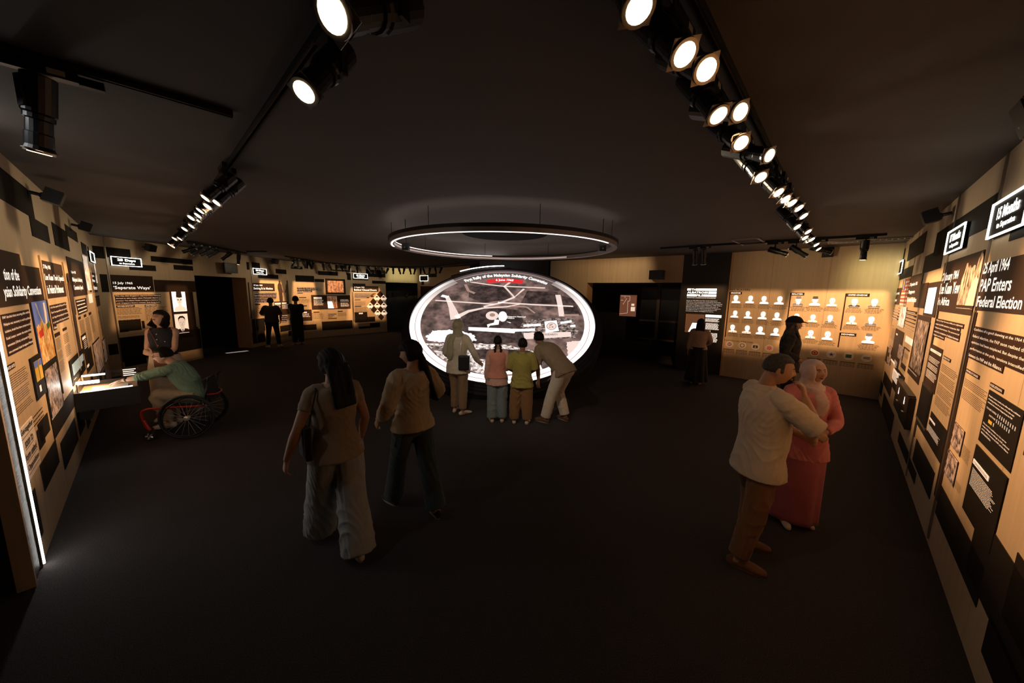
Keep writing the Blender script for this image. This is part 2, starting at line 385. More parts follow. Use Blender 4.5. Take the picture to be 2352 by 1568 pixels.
def lighttag(W, q1, q2, s=None, m='tagwhite', parent=None, o=.006):
    r = rect(W, q1, q2, m, 'heading_tag', o, .003, parent)
    if s: 
        u0, z1 = W.uz(q1); u1, z0 = W.uz(q2); w_ = u1 - u0; h = z1 - z0
        text_uz(W, s, u0 + w_ * .06, u1 - w_ * .06, z0 + h * .25, z1 - h * .22, 'ink' if m == 'tagwhite' else 'text_e', 'heading_text', parent, o + .004, .0)
    return r
# ================================================================== LEFT WALL
a = zm(0, 340, 4.3556); b_ = zm(0, 640, 4.3556); c_ = zm(0, 840, 4.3556); z3 = zm(0, 900, 3.136)
uA = WL.uz(a(290, 430)); ua2 = WL.uz(a(320, 880))
wpart(WL, 'dark_block', .02, WL.uz(a(318, 560))[0], WL.uz(a(290, 680))[1], uA[1], .001, .005, 'block')
wpart(WL, 'dark_block', WL.uz(a(300, 760))[0], WL.uz(a(483, 860))[0], WL.uz(a(400, 912))[1], WL.uz(a(340, 705))[1], .001, .005, 'block')
rect(WL, a(510, 735), a(697, 1035)); rect(WL, a(642, 755), a(778, 945)); rect(WL, a(805, 935), a(875, 1080))
rect(WL, a(870, 980), a(890, 1040))
zt0 = WL.uz(a(180, 1060))[1]; zb0 = WL.uz(a(225, 1560))[1]
title(WL, [(('w', .02, zt0), ('w', WL.uz(a(225, 1300))[0], zb0)), (('w', WL.uz(a(225, 1300))[0], WL.uz(a(300, 1185))[1]), ('w', WL.uz(a(425, 1450))[0], zb0))],
      [('tion of the', a(4, 1195), a(182, 1325)), ('ysian Solidarity Convention', a(6, 1375), a(406, 1490))],
      'dark title panel on the left wall ending in the words Solidarity Convention')
# paragraph beside the light line
para(WL, ['PAP decided that securing allies within', 'Malaysia was necessary to end its political', 'isolation, break free from containment by',
          'Kuala Lumpur, counter the tactics of the', 'extremists (Ultras), and spread its', 'non-communal ideals throughout Malaysia'],
     b_(-2, 362), b_(320, 655), [b_(285, 340), b_(294, 400), b_(298, 460), b_(302, 520), b_(280, 580), b_(320, 640)])
lighttag(WL, b_(40, 885), b_(145, 885), 'STARTED UNITED', 'strip', WL.obj, .002)
bars(WL, b_(62, 985), b_(335, 1220), 19, gaps=(7, 14))
# newspaper headline
t = thing_at(WL, 'headline_print', c_(175, 655), c_(400, 965), 'pale newspaper headline reading Get-together soon to form united Opposition', 'poster')
rect(WL, c_(175, 655), c_(400, 965), 'paper', 'sheet', .001, .004, t)
u0, z1 = WL.uz(c_(175, 655)); u1, z0 = WL.uz(c_(400, 965)); h = (z1 - z0) / 4.3
for i, (s, f0, f1) in enumerate((('Get-together', .08, .95), ('soon to', .2, .8), ('form united', .1, .93), ('Opposition', .12, .95))):
    zt = z1 - .12 * h - i * h
    text_uz(WL, s, u0 + (u1 - u0) * f0, u0 + (u1 - u0) * f1, zt - h * .66, zt, 'facedark', 'headline_text', t, .006, .02)
    wpart(WL, 'underline', u0 + (u1 - u0) * f0, u0 + (u1 - u0) * f1, zt - h * .80, zt - h * .76, .0055, .0065, 'facedark', t)
bars(WL, c_(322, 505), c_(450, 490), 3)
rect(WL, c_(370, 590), c_(497, 640)); rect(WL, c_(360, 655), c_(450, 760)); 
# poster column
rect(WL, b_(285, 232), b_(640, 1265), 'block', 'dark_block'); rect(WL, c_(505, 540), c_(752, 385), 'block', 'dark_block')
t = picture(WL, b_(292, 235), b_(535, 770), 'skyblue', 'tall colour poster of raised hands over a crowd under blue sky', name='colour_poster', o=.009)
u0, z1 = WL.uz(b_(292, 235)); u1, z0 = WL.uz(b_(535, 770)); wd = u1 - u0; hh = z1 - z0
pts = [(u0, z0)] + [(u0 + wd * k / 12, z0 + hh * (.60 + .07 * random.random() + (.05 if k in (4, 5, 9) else 0))) for k in range(13)] + [(u1, z0)]
poly(WL, pts, 'ph_poster', 'crowd_print', .0135, .001, t)
for pp in ([(.18, .97), (.26, .98), (.36, .80), (.56, .60), (.50, .58), (.30, .78)], [(.72, .96), (.84, .97), (.86, .80), (.80, .60), (.66, .60), (.70, .80)]):
    poly(WL, [(u0 + wd * x, z0 + hh * y) for x, y in pp], 'whitep', 'raised_hand', .0136, .0012, t)
poly(WL, [(u0 + wd * x, z0 + hh * y) for x, y in [(.1, .52), (.36, .56), (.4, .44), (.12, .42)]], 'red', 'red_banner', .0148, .001, t)
poly(WL, [(u0 + wd * x, z0 + hh * y) for x, y in [(.72, .60), (.95, .64), (.95, .54), (.74, .50)]], 'green', 'green_banner', .0148, .001, t)
picture(WL, b_(425, 930), b_(615, 1240), 'ph_bw', 'black and white press photo of people below the tall colour poster', o=.009)
bars(WL, c_(510, 530), c_(632, 380), 4, 'text_e', o=.006)
t = thing_at(WL, 'pamphlet_panel', b_(282, 805), b_(445, 1130), 'small dark panel with two yellow and blue pamphlets beside the colour poster', 'panel')
rect(WL, b_(282, 805), b_(445, 1130), 'block', 'panel_board', .001, .012, t)
rect(WL, b_(308, 840), b_(378, 1010), 'gold', 'pamphlet', .0135, .002, t); rect(WL, b_(348, 815), b_(412, 985), 'gold', 'pamphlet', .0135, .002, t)
rect(WL, b_(308, 840), b_(352, 880), 'skyblue', 'pamphlet_sky', .016, .001, t); rect(WL, b_(352, 815), b_(388, 850), 'skyblue', 'pamphlet_sky', .016, .001, t)
rect(WL, b_(368, 1075), b_(395, 1120), 'tagwhite', 'caption_mark', .0135, .001, t)
# black zigzag at the bottom
rect(WL, c_(392, 1000), c_(590, 960)); rect(WL, c_(600, 775), c_(780, 740)); rect(WL, z3(215, 745), z3(308, 1010))
rect(WL, c_(760, 480), c_(850, 590)); rect(WL, c_(850, 480), c_(905, 560))
# second exhibit
title(WL, [(a(390, 1115), a(660, 1480))], [('27 May 1965', a(415, 1160), a(497, 1225)), ('Lee Kuan Yew\'s Speech', a(430, 1252), a(632, 1345)), ('in Federal Parliament', a(455, 1370), a(630, 1445))],
      'dark title panel dated 27 May 1965 on the left wall')
u0, z1 = WL.uz(b_(490, 268)); 
para(WL, ['In his first speech as Malaysian MP, Lee', 'Kuan Yew opposed the entire speech of', 'the Yang di-Pertuan Agong for the stance', 'on the leader of the Opposition and the', 'Ultras'],
     b_(490, 268), b_(682, 388 + 60), [b_(660, 270), b_(666, 320), b_(676, 350), b_(684, 390), b_(562, 480)])
lighttag(WL, b_(540, 552), b_(596, 560), None, 'strip', WL.obj, .002); lighttag(WL, b_(622, 500), b_(664, 505), None, 'strip', WL.obj, .002)
bars(WL, b_(552, 605), b_(655, 900), 24, gaps=(8, 15)); bars(WL, b_(628, 560), b_(716, 745), 14, gaps=(6,))
def cutout(W, q1, q2, outline, m, label, name='figure_cutout', cat='cutout', o=.006):
    u0, z1 = W.uz(q1); u1, z0 = W.uz(q2)
    ob = poly(W, [(u0 + (u1 - u0) * x, z0 + (z1 - z0) * y) for x, y in outline], m, name, o, .008)
    ob.parent = None; return tag(ob, label, cat)
MAN = [(.2, 0), (.28, .25), (.22, .5), (.12, .62), (.05, .45), (0, .48), (.06, .74), (.2, .84), (.38, .87), (.42, .885), (.36, .91), (.35, .955), (.42, .99), (.52, 1), (.62, .985), (.67, .95), (.64, .91), (.58, .885), (.62, .87), (.82, .84), (.94, .74), (1, .52), (.92, .46), (.86, .62), (.76, .5), (.74, .25), (.8, 0), (.56, 0), (.5, .4), (.44, 0)]
M['cut'] = mat('dark_cutout', (.05, .028, .018), .5, var=.4, scale=12)
cutout(WL, a(640, 1245), b_(808, 700), MAN, 'cut', 'tall dark cut-out figure of a standing man on the left wall')
# lit blue document panel
t = thing_at(WL, 'document_panel', b_(682, 828), b_(850, 905), 'dark panel with a pale blue lit document, above the display case', 'panel')
rect(WL, b_(682, 828), b_(850, 905), 'block', 'panel_board', .001, .010, t)
u0, z1 = WL.uz(b_(705, 862)); u1, z0 = WL.uz(b_(822, 800)); z0 = WL.uz(b_(722, 975))[1]
poly(WL, [(u0, z0), (u0 + (u1 - u0) * .8, z0), (u0 + (u1 - u0) * .8, z0 + (z1 - z0) * .33), (u1, z0 + (z1 - z0) * .33), (u1, z1), (u0, z1)], 'ph_blue', 'document', .0115, .002, t)
rect(WL, b_(728, 1010), b_(748, 990), 'tagwhite', 'caption_mark', .0115, .001, t)
# third exhibit
title(WL, [(a(655, 1080), a(872, 1465))], [('6 June 1965', a(700, 1222), a(752, 1265)), ('Malaysian Solidarity', a(712, 1290), a(820, 1350)), ('Convention Speech', a(728, 1370), a(828, 1425))],
      'dark title panel dated 6 June 1965 near the far end of the left wall')
for k in range(4): rect(WL, b_(752 + k * 8, 212 + k * 36), b_(862 + k * 4, 226 + k * 33), 'strip', 'text_strip')
for k in range(4): bars(WL, b_(756 + k * 8, 216 + k * 36), b_(858 + k * 4, 222 + k * 33), 1, 'text_e', o=.0055, name='body_text')
for q in ((780, 385), (835, 362), (885, 340)): lighttag(WL, b_(*q), b_(q[0] + 26, q[1] + 14), None, 'strip', WL.obj, .002)
bars(WL, b_(790, 425), b_(870, 600), 16); bars(WL, b_(850, 395), b_(925, 600), 16); bars(WL, b_(900, 370), b_(955, 520), 12)
picture(WL, a(815, 1065), a(912, 1420), 'ph_br', 'bright narrow backlit photo below the far sign on the left wall')
sign(WL, a(871, 1025), a(931, 1150), None, None, 'small glowing framed sign at the far end of the left wall').name = 'lit_sign'
rect(WL, a(873, 1160), a(900, 1440), 'title', 'dark_block'); picture(WL, a(931, 1155), a(978, 1350), 'ph_br', 'narrow backlit photo strip in the far left corner')
title(WL, [(a(900, 1240), a(975, 1440))], [('10 July 1965', a(908, 1265), a(938, 1295)), ('Malaya', a(918, 1310), a(948, 1345)), ('Votes', a(926, 1375), a(968, 1415))], 'narrowest dark title panel in the far left corner')
rect(WL, b_(878, 155), b_(928, 235), 'tagwhite', 'pale_note', .002)
for k in range(4): rect(WL, b_(944 + k * 5, 175 + k * 26), b_(992 + k * 3, 188 + k * 26), 'strip', 'text_strip')
bars(WL, b_(970, 330), b_(1040, 560), 18)
rect(WL, b_(806, 572), b_(880, 700), 'block', 'dark_block'); bars(WL, b_(825, 600), b_(872, 680), 6, 'text_e', o=.006)
lighttag(WL, b_(815, 590), b_(850, 590), None, 'tagwhite', WL.obj, .0055)
rect(WL, b_(840, 745), b_(935, 860), 'block', 'dark_block'); lighttag(WL, b_(865, 870), b_(886, 868), None, 'tagwhite', WL.obj, .0055)
picture(WL, b_(925, 665), b_(1030, 870), 'ph_crowd', 'street scene photo low on the left wall beyond the display case', fw=.03)
picture(WL, b_(1017, 625), b_(1072, 800), 'ph_bw', 'narrow dark photo in the far left corner beside the street scene', fw=.02)
rect(WL, b_(990, 960), b_(1020, 1010)); rect(WL, b_(1035, 920), b_(1060, 1000)); rect(WL, b_(905, 985), b_(930, 1020))

# ================================================================== FAR LEFT WALL (25 Days)
D = zm(230, 560, 5.228); q7 = zm(150, 480, 7.84); E5 = ZE
rect(WF, q7(478, 655), q7(715, 893)); rect(WF, D(66, 35), D(372, 183)); rect(WF, D(342, 238), D(672, 328)); rect(WF, D(603, 143), D(1112, 250)); rect(WF, D(878, 250), D(1117, 322))
sign(WF, D(106, 145), D(490, 280), '25 Days', 'to Separation', 'glowing white framed sign reading 25 Days to Separation')
rect(WF, D(-10, 362), D(110, 577))
title(WF, [(D(112, 368), D(648, 575)), (D(640, 430), D(1150, 575))], [('15 July 1965', D(148, 453), D(388, 492)), ('\u2018Separate Ways\u2019', D(152, 503), D(606, 555))],
      'dark title panel dated 15 July 1965 reading Separate Ways')
rect(WF, D(828, 577), D(1170, 1108), 'title', 'dark_block'); rect(WF, D(1116, 1000), D(1190, 1150), 'title', 'dark_block'); rect(WF, D(225, 1128), D(1222, 1250)); rect(WF, D(92, 1208), D(225, 1320)); rect(WF, D(287, 1383), D(560, 1430))
rect(WF, D(217, 922), D(500, 1030)); rect(WF, D(495, 925), D(540, 1012)); rect(WF, D(233, 1030), D(345, 1052))
para(WF, ['The idea that Singapore separate from Malaysia', 'started to take shape when Malaysian deputy', 'premier Tun Abdul Razak arranged a meeting', 'with Singapore finance minister Goh Keng Swee.'],
     D(172, 612), D(725, 712), [D(728, 625), D(700, 650), D(695, 675), D(726, 690)])
lighttag(WF, D(190, 738), D(415, 758), 'HOW SEIZES OPPORTUNITY', 'strip', WF.obj, .002); lighttag(WF, D(533, 731), D(675, 748), 'LEAVES TALENTS', 'strip', WF.obj, .002)
bars(WF, D(195, 768), D(522, 905), 11, gaps=(6, 9)); bars(WF, D(535, 757), D(830, 900), 10)
PORT = [(-.5, -1), (-.5, -.72), (-.42, -.60), (-.2, -.50), (-.13, -.42), (-.15, -.28), (-.24, -.05), (-.27, .25), (-.25, .62), (-.17, .85), (0, .95), (.17, .85), (.25, .62), (.27, .25), (.24, -.05), (.15, -.28), (.13, -.42), (.2, -.50), (.42, -.60), (.5, -.72), (.5, -1)]
def bust(W, uc, z0, wd, h, m='white_e', fez=None, parent=None, o=.006, shift=0., suit=None, glasses=False, features=True, slim=1.):
    """portrait head and shoulders in (u,z): outline part plus hair/fez, glasses, collar"""
    P_ = lambda L: [(uc + (x * slim + shift * (y > -.5)) * wd, z0 + (y + 1) / 1.95 * h) for x, y in L]
    poly(W, P_(PORT), m, 'head_and_shoulders', o, .004, parent)
    if suit:
        poly(W, P_([(-.5, -1), (-.5, -.72), (-.42, -.60), (-.2, -.50), (0, -.98)]), suit, 'jacket', o + .0041, .001, parent)
        poly(W, P_([(.5, -1), (0, -.98), (.2, -.50), (.42, -.60), (.5, -.72)]), suit, 'jacket', o + .0041, .001, parent)
        poly(W, P_([(-.04, -.97), (.04, -.97), (.03, -.6), (-.03, -.6)]), 'facedark', 'tie', o + .0052, .0005, parent)
    if fez: poly(W, P_([(-.27, .42), (-.22, 1.0), (.22, 1.0), (.27, .42), (0, .36)]), fez, 'fez', o + .0041, .002, parent)
    if glasses:
        for s in (-1, 1): poly(W, P_([(s * .12 + .08 * math.cos(k * .785), .16 + .08 * math.sin(k * .785)) for k in range(8)]), 'facegrey', 'spectacle', o + .0041, .0008, parent)
    elif features:
        for s in (-1, 1): poly(W, P_([(s * .11 - .05, .2), (s * .11 + .05, .2), (s * .11 + .05, .24), (s * .11 - .05, .24)]), 'facegrey', 'eye_mark', o + .0041, .0006, parent)
    if features:
        poly(W, P_([(-.07, -.13), (.07, -.13), (.07, -.10), (-.07, -.10)]), 'facegrey', 'mouth_mark', o + .0041, .0006, parent)
        poly(W, P_([(-.02, -.02), (.03, -.02), (.02, .14), (0, .14)]), 'facegrey' if suit or fez else 'halfwhite', 'nose_mark', o + .0041, .0006, parent)
for q1, q2, fz, lab in ((D(852, 574), D(1040, 805), 1, 'upper backlit portrait of a man in a fez and glasses'), (D(885, 846), D(1068, 1060), 0, 'lower backlit portrait of a man in suit and tie')):
    u0, z1 = WF.uz(q1); u1, z0 = WF.uz(q2); t = empty('portrait_photo', WF.P((u0 + u1) / 2, z0, .006), lab, 'portrait')
    wpart(WF, 'print', u0, u1, z0, z1, .006, .010, 'white_e' if fz else 'halfwhite', t)
    bust(WF, (u0 + u1) / 2, z0 + .01, (u1 - u0) * (.85 if fz else 1.0), (z1 - z0) * (.97 if fz else .88), 'halfwhite' if fz else 'tagwhite', 'facedark' if fz else None, t, .0105, suit=None if fz else 'facedark', glasses=bool(fz))
    if not fz: poly(WF, [((u0 + u1) / 2 + x * (u1 - u0), z0 + y * (z1 - z0)) for x, y in ((-.27, .60), (-.26, .80), (-.12, .9), (.12, .9), (.26, .8), (.27, .60), (.22, .72), (.1, .80), (-.1, .80), (-.22, .72))], 'facedark', 'hair', .0148, .001, t)
# after the door
rect(WF, E5(882, 565), E5(935, 1000), 'title', 'dark_block'); rect(WF, E5(865, 320), E5(905, 415)); rect(WF, E5(925, 322), E5(1032, 410)); rect(WF, E5(1003, 460), E5(1252, 525)); rect(WF, E5(1215, 403), E5(1348, 468))
sign(WF, E5(932, 392), E5(1103, 478), '20 Days', 'to Separation', 'glowing sign reading 20 Days, right of the dark doorway')
title(WF, [(E5(940, 572), E5(1208, 672))], [('20 July 1965', E5(950, 590), E5(1058, 615)), ('Setting It in Motion', E5(950, 623), E5(1182, 660))], 'dark title panel reading Setting It in Motion')
para(WF, ['Lee Kuan Yew and Malaysian deputy premier Tun Abdul', 'Razak and home minister Ismail meet at Razak\u2019s', 'office to ensure that both the separation proceeds', 'and the support of Lee Kuan Yew, and the key', 'in a hurry. Government announces', 'following the early end to it'],
     E5(958, 690), E5(1230, 803), [E5(1230, 700), E5(1225, 718), E5(1228, 738), E5(1222, 755), E5(1180, 775), E5(1170, 790)])
lighttag(WF, E5(970, 826), E5(1035, 838), None, 'strip', WF.obj, .002); bars(WF, E5(972, 850), E5(1130, 970), 12)
for x0, x1, fl, lab in ((1243, 1305, 0, 'left cut-out figure of two men shaking hands'), (1325, 1395, 1, 'right cut-out figure of two men shaking hands')):
    o_ = [(1 - x, y) if fl else (x, y) for x, y in [(.2, 0), (.12, .45), (.0, .62), (.05, .78), (.2, .86), (.3, .88), (.28, .94), (.4, 1), (.55, .99), (.62, .93), (.55, .88), (.6, .84), (.75, .78), (.8, .6), (.98, .44), (.95, .41), (.75, .47), (.82, .2), (.75, 0)]]
    if fl: o_ = o_[::-1]
    cutout(WF, E5(x0 - 8, 540), E5(x1 + 10, 795), o_, 'cut', lab)
rect(WF, E5(1200, 797), E5(1400, 945), 'title', 'dark_block'); lighttag(WF, E5(1205, 812), E5(1278, 830), None, 'tagwhite', WF.obj, .0055); lighttag(WF, E5(1290, 808), E5(1348, 822), None, 'tagwhite', WF.obj, .0055)
bars(WF, E5(1210, 838), E5(1280, 900), 7, 'text_e', o=.006); bars(WF, E5(1292, 830), E5(1390, 880), 6, 'text_e', o=.006)
para(WF, ['a one on one', 'they would not', 'easy meeting, but', 'of a fence it'], E5(1283, 958), E5(1385, 1035))
rect(WF, E5(930, 1010), E5(1095, 1145)); rect(WF, E5(1270, 1090), E5(1400, 1140)); rect(WF, E5(938, 1170), E5(1097, 1275)); rect(WF, E5(1370, 1150), E5(1405, 1205))

# ================================================================== BACK LEFT WALL
f7 = zm(560, 570, 7.127); g7 = zm(720, 590, 7.838)
rect(WP, f7(768, 290), f7(962, 345)); rect(WP, f7(840, 440), f7(1155, 555)); rect(WP, f7(1155, 500), f7(1320, 555)); rect(WP, f7(1215, 370), f7(1540, 450))
rect(WP, g7(330, 225), g7(760, 272)); rect(WP, g7(600, 290), g7(678, 415)); rect(WP, g7(700, 300), g7(985, 422)); rect(WP, g7(942, 222), g7(1300, 370)); rect(WP, g7(1055, 425), g7(1300, 485))
picture(WP, g7(245, 425), g7(545, 640), 'ph_amber', 'warm lit picture of a crowd in a dark surround', fw=.09)
para(WP, ['\u201cWhen we went up to Cameron', 'Highlands, I knew things were', 'coming to a boil.\u201d'], f7(870, 638), f7(1272, 718), [f7(1245, 650), f7(1272, 680), f7(1118, 705)])
for q1, q2 in ((f7(875, 728), f7(965, 740)), (f7(905, 800), f7(1022, 813)), (f7(960, 935), f7(1034, 949)), (g7(0, 985), g7(106, 1000)), (g7(435, 970), g7(526, 985))): lighttag(WP, q1, q2, None, 'strip', WP.obj, .002)
bars(WP, f7(890, 830), f7(1092, 890), 4); bars(WP, g7(-60, 1010), g7(200, 1110), 8); bars(WP, g7(435, 1000), g7(610, 1060), 6)
for k, e_ in enumerate((415, 372, 343, 420)): rect(WP, g7(265, 1025 + k * 26), g7(e_, 1031 + k * 26), 'ink', 'timeline_bar')
t = thing_at(WP, 'niche_panel', f7(1100, 765), g7(670, 930), 'long dark panel with a lit niche holding a white paper', 'panel')
rect(WP, f7(1100, 765), g7(670, 930), 'title', 'panel_board', .001, .006, t); rect(WP, g7(243, 702), g7(432, 922), 'ph_amber', 'niche', .0075, .001, t)
u0, z1 = WP.uz(g7(250, 800)); u1, z0 = WP.uz(g7(365, 920)); poly(WP, [(u0, z1), (u0 + .02, z0), (u1, z0), (u1 - (u1 - u0) * .25, z1)], 'white_e', 'white_paper', .009, .002, t)
lighttag(WP, g7(0, 722), g7(150, 753), None, 'tagwhite', t); bars(WP, g7(0, 762), g7(185, 870), 9, 'text_e', o=.008, parent=t); bars(WP, g7(482, 760), g7(640, 895), 9, 'text_e', o=.008, parent=t, gaps=(3,))
rect(WP, f7(957, 1005), f7(1120, 1182), 'title', 'dark_block'); lighttag(WP, f7(955, 1040), f7(1034, 1058), None, 'tagwhite', WP.obj, .0055); bars(WP, f7(960, 1065), f7(1090, 1125), 4, 'text_e', o=.006)
rect(WP, g7(150, 1165), g7(708, 1285)); rect(WP, f7(830, 1262), f7(1193, 1330)); rect(WP, f7(760, 1355), f7(785, 1430)); rect(WP, g7(815, 1255), g7(1020, 1280)); rect(WP, g7(1015, 1190), g7(1197, 1262))
sign(WP, g7(712, 293), g7(970, 393), '66 Hours', 'to Separation', 'glowing sign reading 66 Hours on the back wall')
title(WP, [(g7(703, 475), g7(935, 522)), (g7(703, 518), g7(1172, 628))], [('6 August 1965', g7(730, 530), g7(916, 562)), ('Behind Closed Doors', g7(730, 572), g7(1136, 612))], 'dark title panel reading Behind Closed Doors')
rect(WP, g7(700, 628), g7(737, 1165), 'title', 'dark_block'); rect(WP, g7(737, 995), g7(975, 1168)); rect(WP, g7(960, 1078), g7(1110, 1158)); lighttag(WP, g7(815, 1005), g7(888, 1025), None, 'tagwhite', WP.obj, .0055)
for k, e_ in enumerate((1118, 1095, 1075, 1088, 1002)): rect(WP, g7(738, 652 + k * 18), g7(e_, 668 + k * 18), 'strip', 'text_strip'); bars(WP, g7(742, 655 + k * 18), g7(e_ - 6, 665 + k * 18), 1, 'text_e', o=.006, name='body_text')
for q1, q2 in ((g7(742, 766), g7(846, 778)), (g7(746, 880), g7(860, 892))): lighttag(WP, q1, q2, None, 'strip', WP.obj, .002)
bars(WP, g7(750, 795), g7(950, 870), 8); bars(WP, g7(752, 902), g7(985, 985), 8)
M['amberface'] = mat('amber_portrait', (.7, .45, .3), .5, emit=(1, .72, .5), est=.75)
def diamond(cx, cy, m, hw=60, hh=67):
    u, z = WP.uz(g7(cx, cy)); uu = WP.uz(g7(cx + hw, cy))[0] - u; zz = abs(WP.uz(g7(cx, cy - hh))[1] - z); return u, z, [(u - uu, z), (u, z - zz), (u + uu, z), (u, z + zz)], uu
for k, (cx, cy) in enumerate(((1140, 742), (1260, 745), (1020, 886), (1147, 878), (1266, 878), (1155, 1010), (1270, 1010))):
    u, z, pts, uu = diamond(cx, cy, None)
    t = empty('diamond_portrait', WP.P(u, z, .006), 'amber diamond portrait, %s of the grid on the back wall' % ('left in the top row', 'right in the top row', 'first in the middle row', 'second in the middle row', 'third in the middle row', 'left in the bottom row', 'right in the bottom row')[k], 'portrait', 'diamond portraits on the back wall')
    poly(WP, pts, 'amberface', 'diamond_print', .006, .004, t)
    poly(WP, [(u + uu * .38 * math.cos(i * .785), z + uu * .05 + uu * .5 * math.sin(i * .785)) for i in range(8)], 'halfwhite', 'face', .0105, .001, t)
    poly(WP, [(u - uu * .38, z + uu * .2), (u + uu * .38, z + uu * .2), (u + uu * .33, z + uu * .5), (u, z + uu * .62), (u - uu * .33, z + uu * .5)], 'facedark', 'hair', .0118, .001, t)
    poly(WP, [(u - uu * .45, z - uu * .52), (u, z - uu * 1.0), (u + uu * .45, z - uu * .52), (u, z - uu * .4)], 'facegrey', 'collar', .0106, .001, t)
for cx, cy in ((1200, 676), (1080, 806), (1210, 812), (1086, 942), (1212, 942), (1220, 1072)): poly(WP, diamond(cx, cy, None)[2], 'strip', 'dark_diamond', .005, .004)

# ================================================================== dark openings at the back
M['faint'] = mat('faint_grey_line', (.05, .05, .052), .5)
t = tag(empty('compass_graphic', (-6.2, 19.9, 1.4), 'faint round outline drawing on the black wall in the back opening', 'mural'))
WB = Wall((-7.3, 19.4), (-3.6, 20.5))
g = MB()
uc, zc = WB.uz(zm(860, 590, 7.464)(500, 640))
for rr in (.9, .55):
    P_ = [WB.P(uc + rr * math.cos(k * .2618), zc + rr * math.sin(k * .2618), .02) for k in range(24)]
    for k in range(24): g.tube([P_[k], P_[(k + 1) % 24]], [.006, .006], 4)
g.build('circle_line', M['faint'], t)
for dx, dz in ((-.9, 0), (-.55, 0), (.15, 0), (0, .55), (0, -.55), (0, -.85)):
    MB().ball(WB.P(uc + dx, zc + dz, .02), (.09, .02, .13), 10, 6).build('oval_mark', M['faint'], t)
text_uz(WB, '7 AUG', WB.uz((887, 745))[0], WB.uz((908, 745))[0], WB.uz((887, 750))[1], WB.uz((887, 740))[1], 'faint', 'wall_lettering', t, .02)
rect(WS, (966, 632.0), (980, 634)); 
sign(WS, (965.5, 633), (984.5, 645), None, None, 'small bright white sign left of the big round screen')
rect(WS, (978, 629), (1003, 636)); rect(WS, (968, 645), (974, 654)); rect(WS, (966, 657), (1000, 690), 'title', 'dark_block')
# window grid, map screen in the right-hand recess
WQ = Wall((1.9, 13.6), (5.3, 11.1)); t = empty('window_grid', WQ.P(2.2, .3, 0), 'dark brown muntin grid in the recess left of the black graphic wall', 'window frame')
M['muntin'] = mat('brown_grey_muntin', (.10, .07, .055), .6)
uv = WQ.uz((1513, 700))[0]; us = WQ.uz((1472, 700))[0]; ue = WQ.uz((1568, 700))[0]; zt_ = WQ.uz((1513, 662))[1]; zm_ = WQ.uz((1513, 737))[1]; zb_ = WQ.uz((1513, 780))[1]
wpart(WQ, 'mullion', uv - .05, uv + .05, zb_, HH, 0, .08, 'muntin', t)
for z_ in (zt_, zm_, zb_): wpart(WQ, 'transom', us, ue + .2, z_ - .03, z_ + .03, 0, .06, 'muntin', t)
for k, (u0, u1) in enumerate(((us, uv - .05), (uv + .05, ue + .2))):
    for z0, z1 in ((zb_ + .03, zm_ - .03), (zm_ + .03, zt_ - .03)): wpart(WQ, 'pane', u0, u1, z0, z1, .02, .026, 'lampbody', t)
WM = Wall((1.9, 13.3), (5.3, 10.8)); u0, z1 = WM.uz((1425, 677)); u1, z0 = WM.uz((1459, 727))
t = empty('map_screen', WM.P((u0 + u1) / 2, z0, 0), 'small brown floor-map panel glowing in the dark recess', 'screen')
M['mapbrown'] = mat('map_brown', (.12, .05, .03), .4, emit=(.30, .10, .055), est=.45)
wpart(WM, 'panel', u0, u1, z0, z1, -.05, 0, 'mapbrown', t)
ml = MB(); W_ = u1 - u0; H_ = z1 - z0
for x0, y0, x1, y1 in ((.05, .95, .6, .95), (.6, .95, .6, .72), (.5, .72, .6, .72), (.5, .72, .5, .15), (.5, .15, .02, .1), (.3, .95, .3, .85), (.05, .75, .2, .75), (.2, .55, .42, .85)):
    p = WM.P(u0 + W_ * x0, z0 + H_ * y0, .003); q = WM.P(u0 + W_ * x1, z0 + H_ * y1, .003); ml.tube([p, q], [.006, .006], 4)
ml.build('map_line', M['text_e'], t)
for x0, y0, x1, y1 in ((.72, .5, .9, .6), (.7, .25, .95, .45)): wpart(WM, 'map_legend', u0 + W_ * x0, u0 + W_ * x1, z0 + H_ * y0, z0 + H_ * y1, .001, .004, 'halfwhite', t)
# ================================================================== BACK RIGHT WALL (key players)
h7 = zm(1650, 640, 7.467); i7 = zm(1820, 640, 7.467)
text(WK, 'KEY PLAYERS', h7(197, 172), h7(547, 208), 'ink', name='heading_text', bold=.012, o=.002)
text(WK, 'POLITICAL PARTIES', h7(107, 1040), h7(592, 1105), 'ink', name='heading_text', bold=.012, o=.002)
def section(q1, q2, s, ql):
    lighttag(WK, q1, q2, None, 'strip', WK.obj, .002)
    u0, z1 = WK.uz(q1); u1, z0 = WK.uz(q2); hh_ = z1 - z0
    text_uz(WK, s, u0 + (u1 - u0) * .12, u1 - (u1 - u0) * .1, z0 + hh_ * .28, z1 - hh_ * .25, 'letter_e', 'section_name', WK.obj, .006)
    zb = WK.uz(ql)[1]; wpart(WK, 'section_line', u0, u0 + .022, zb, z1, .002, .005, 'strip', WK.obj)
section(h7(193, 222), h7(402, 268), 'SINGAPORE', h7(118, 995)); section(h7(1236, 236), h7(1472, 288), 'MALAYSIA', h7(1170, 985))
section(i7(912, 250), i7(1322, 312), 'UNITED KINGDOM', i7(820, 885)); section(i7(810, 920), i7(1092, 992), 'INDONESIA', i7(780, 1172))
RW = ['top', 'middle', 'bottom']; CN = ['first', 'second', 'third', 'fourth']
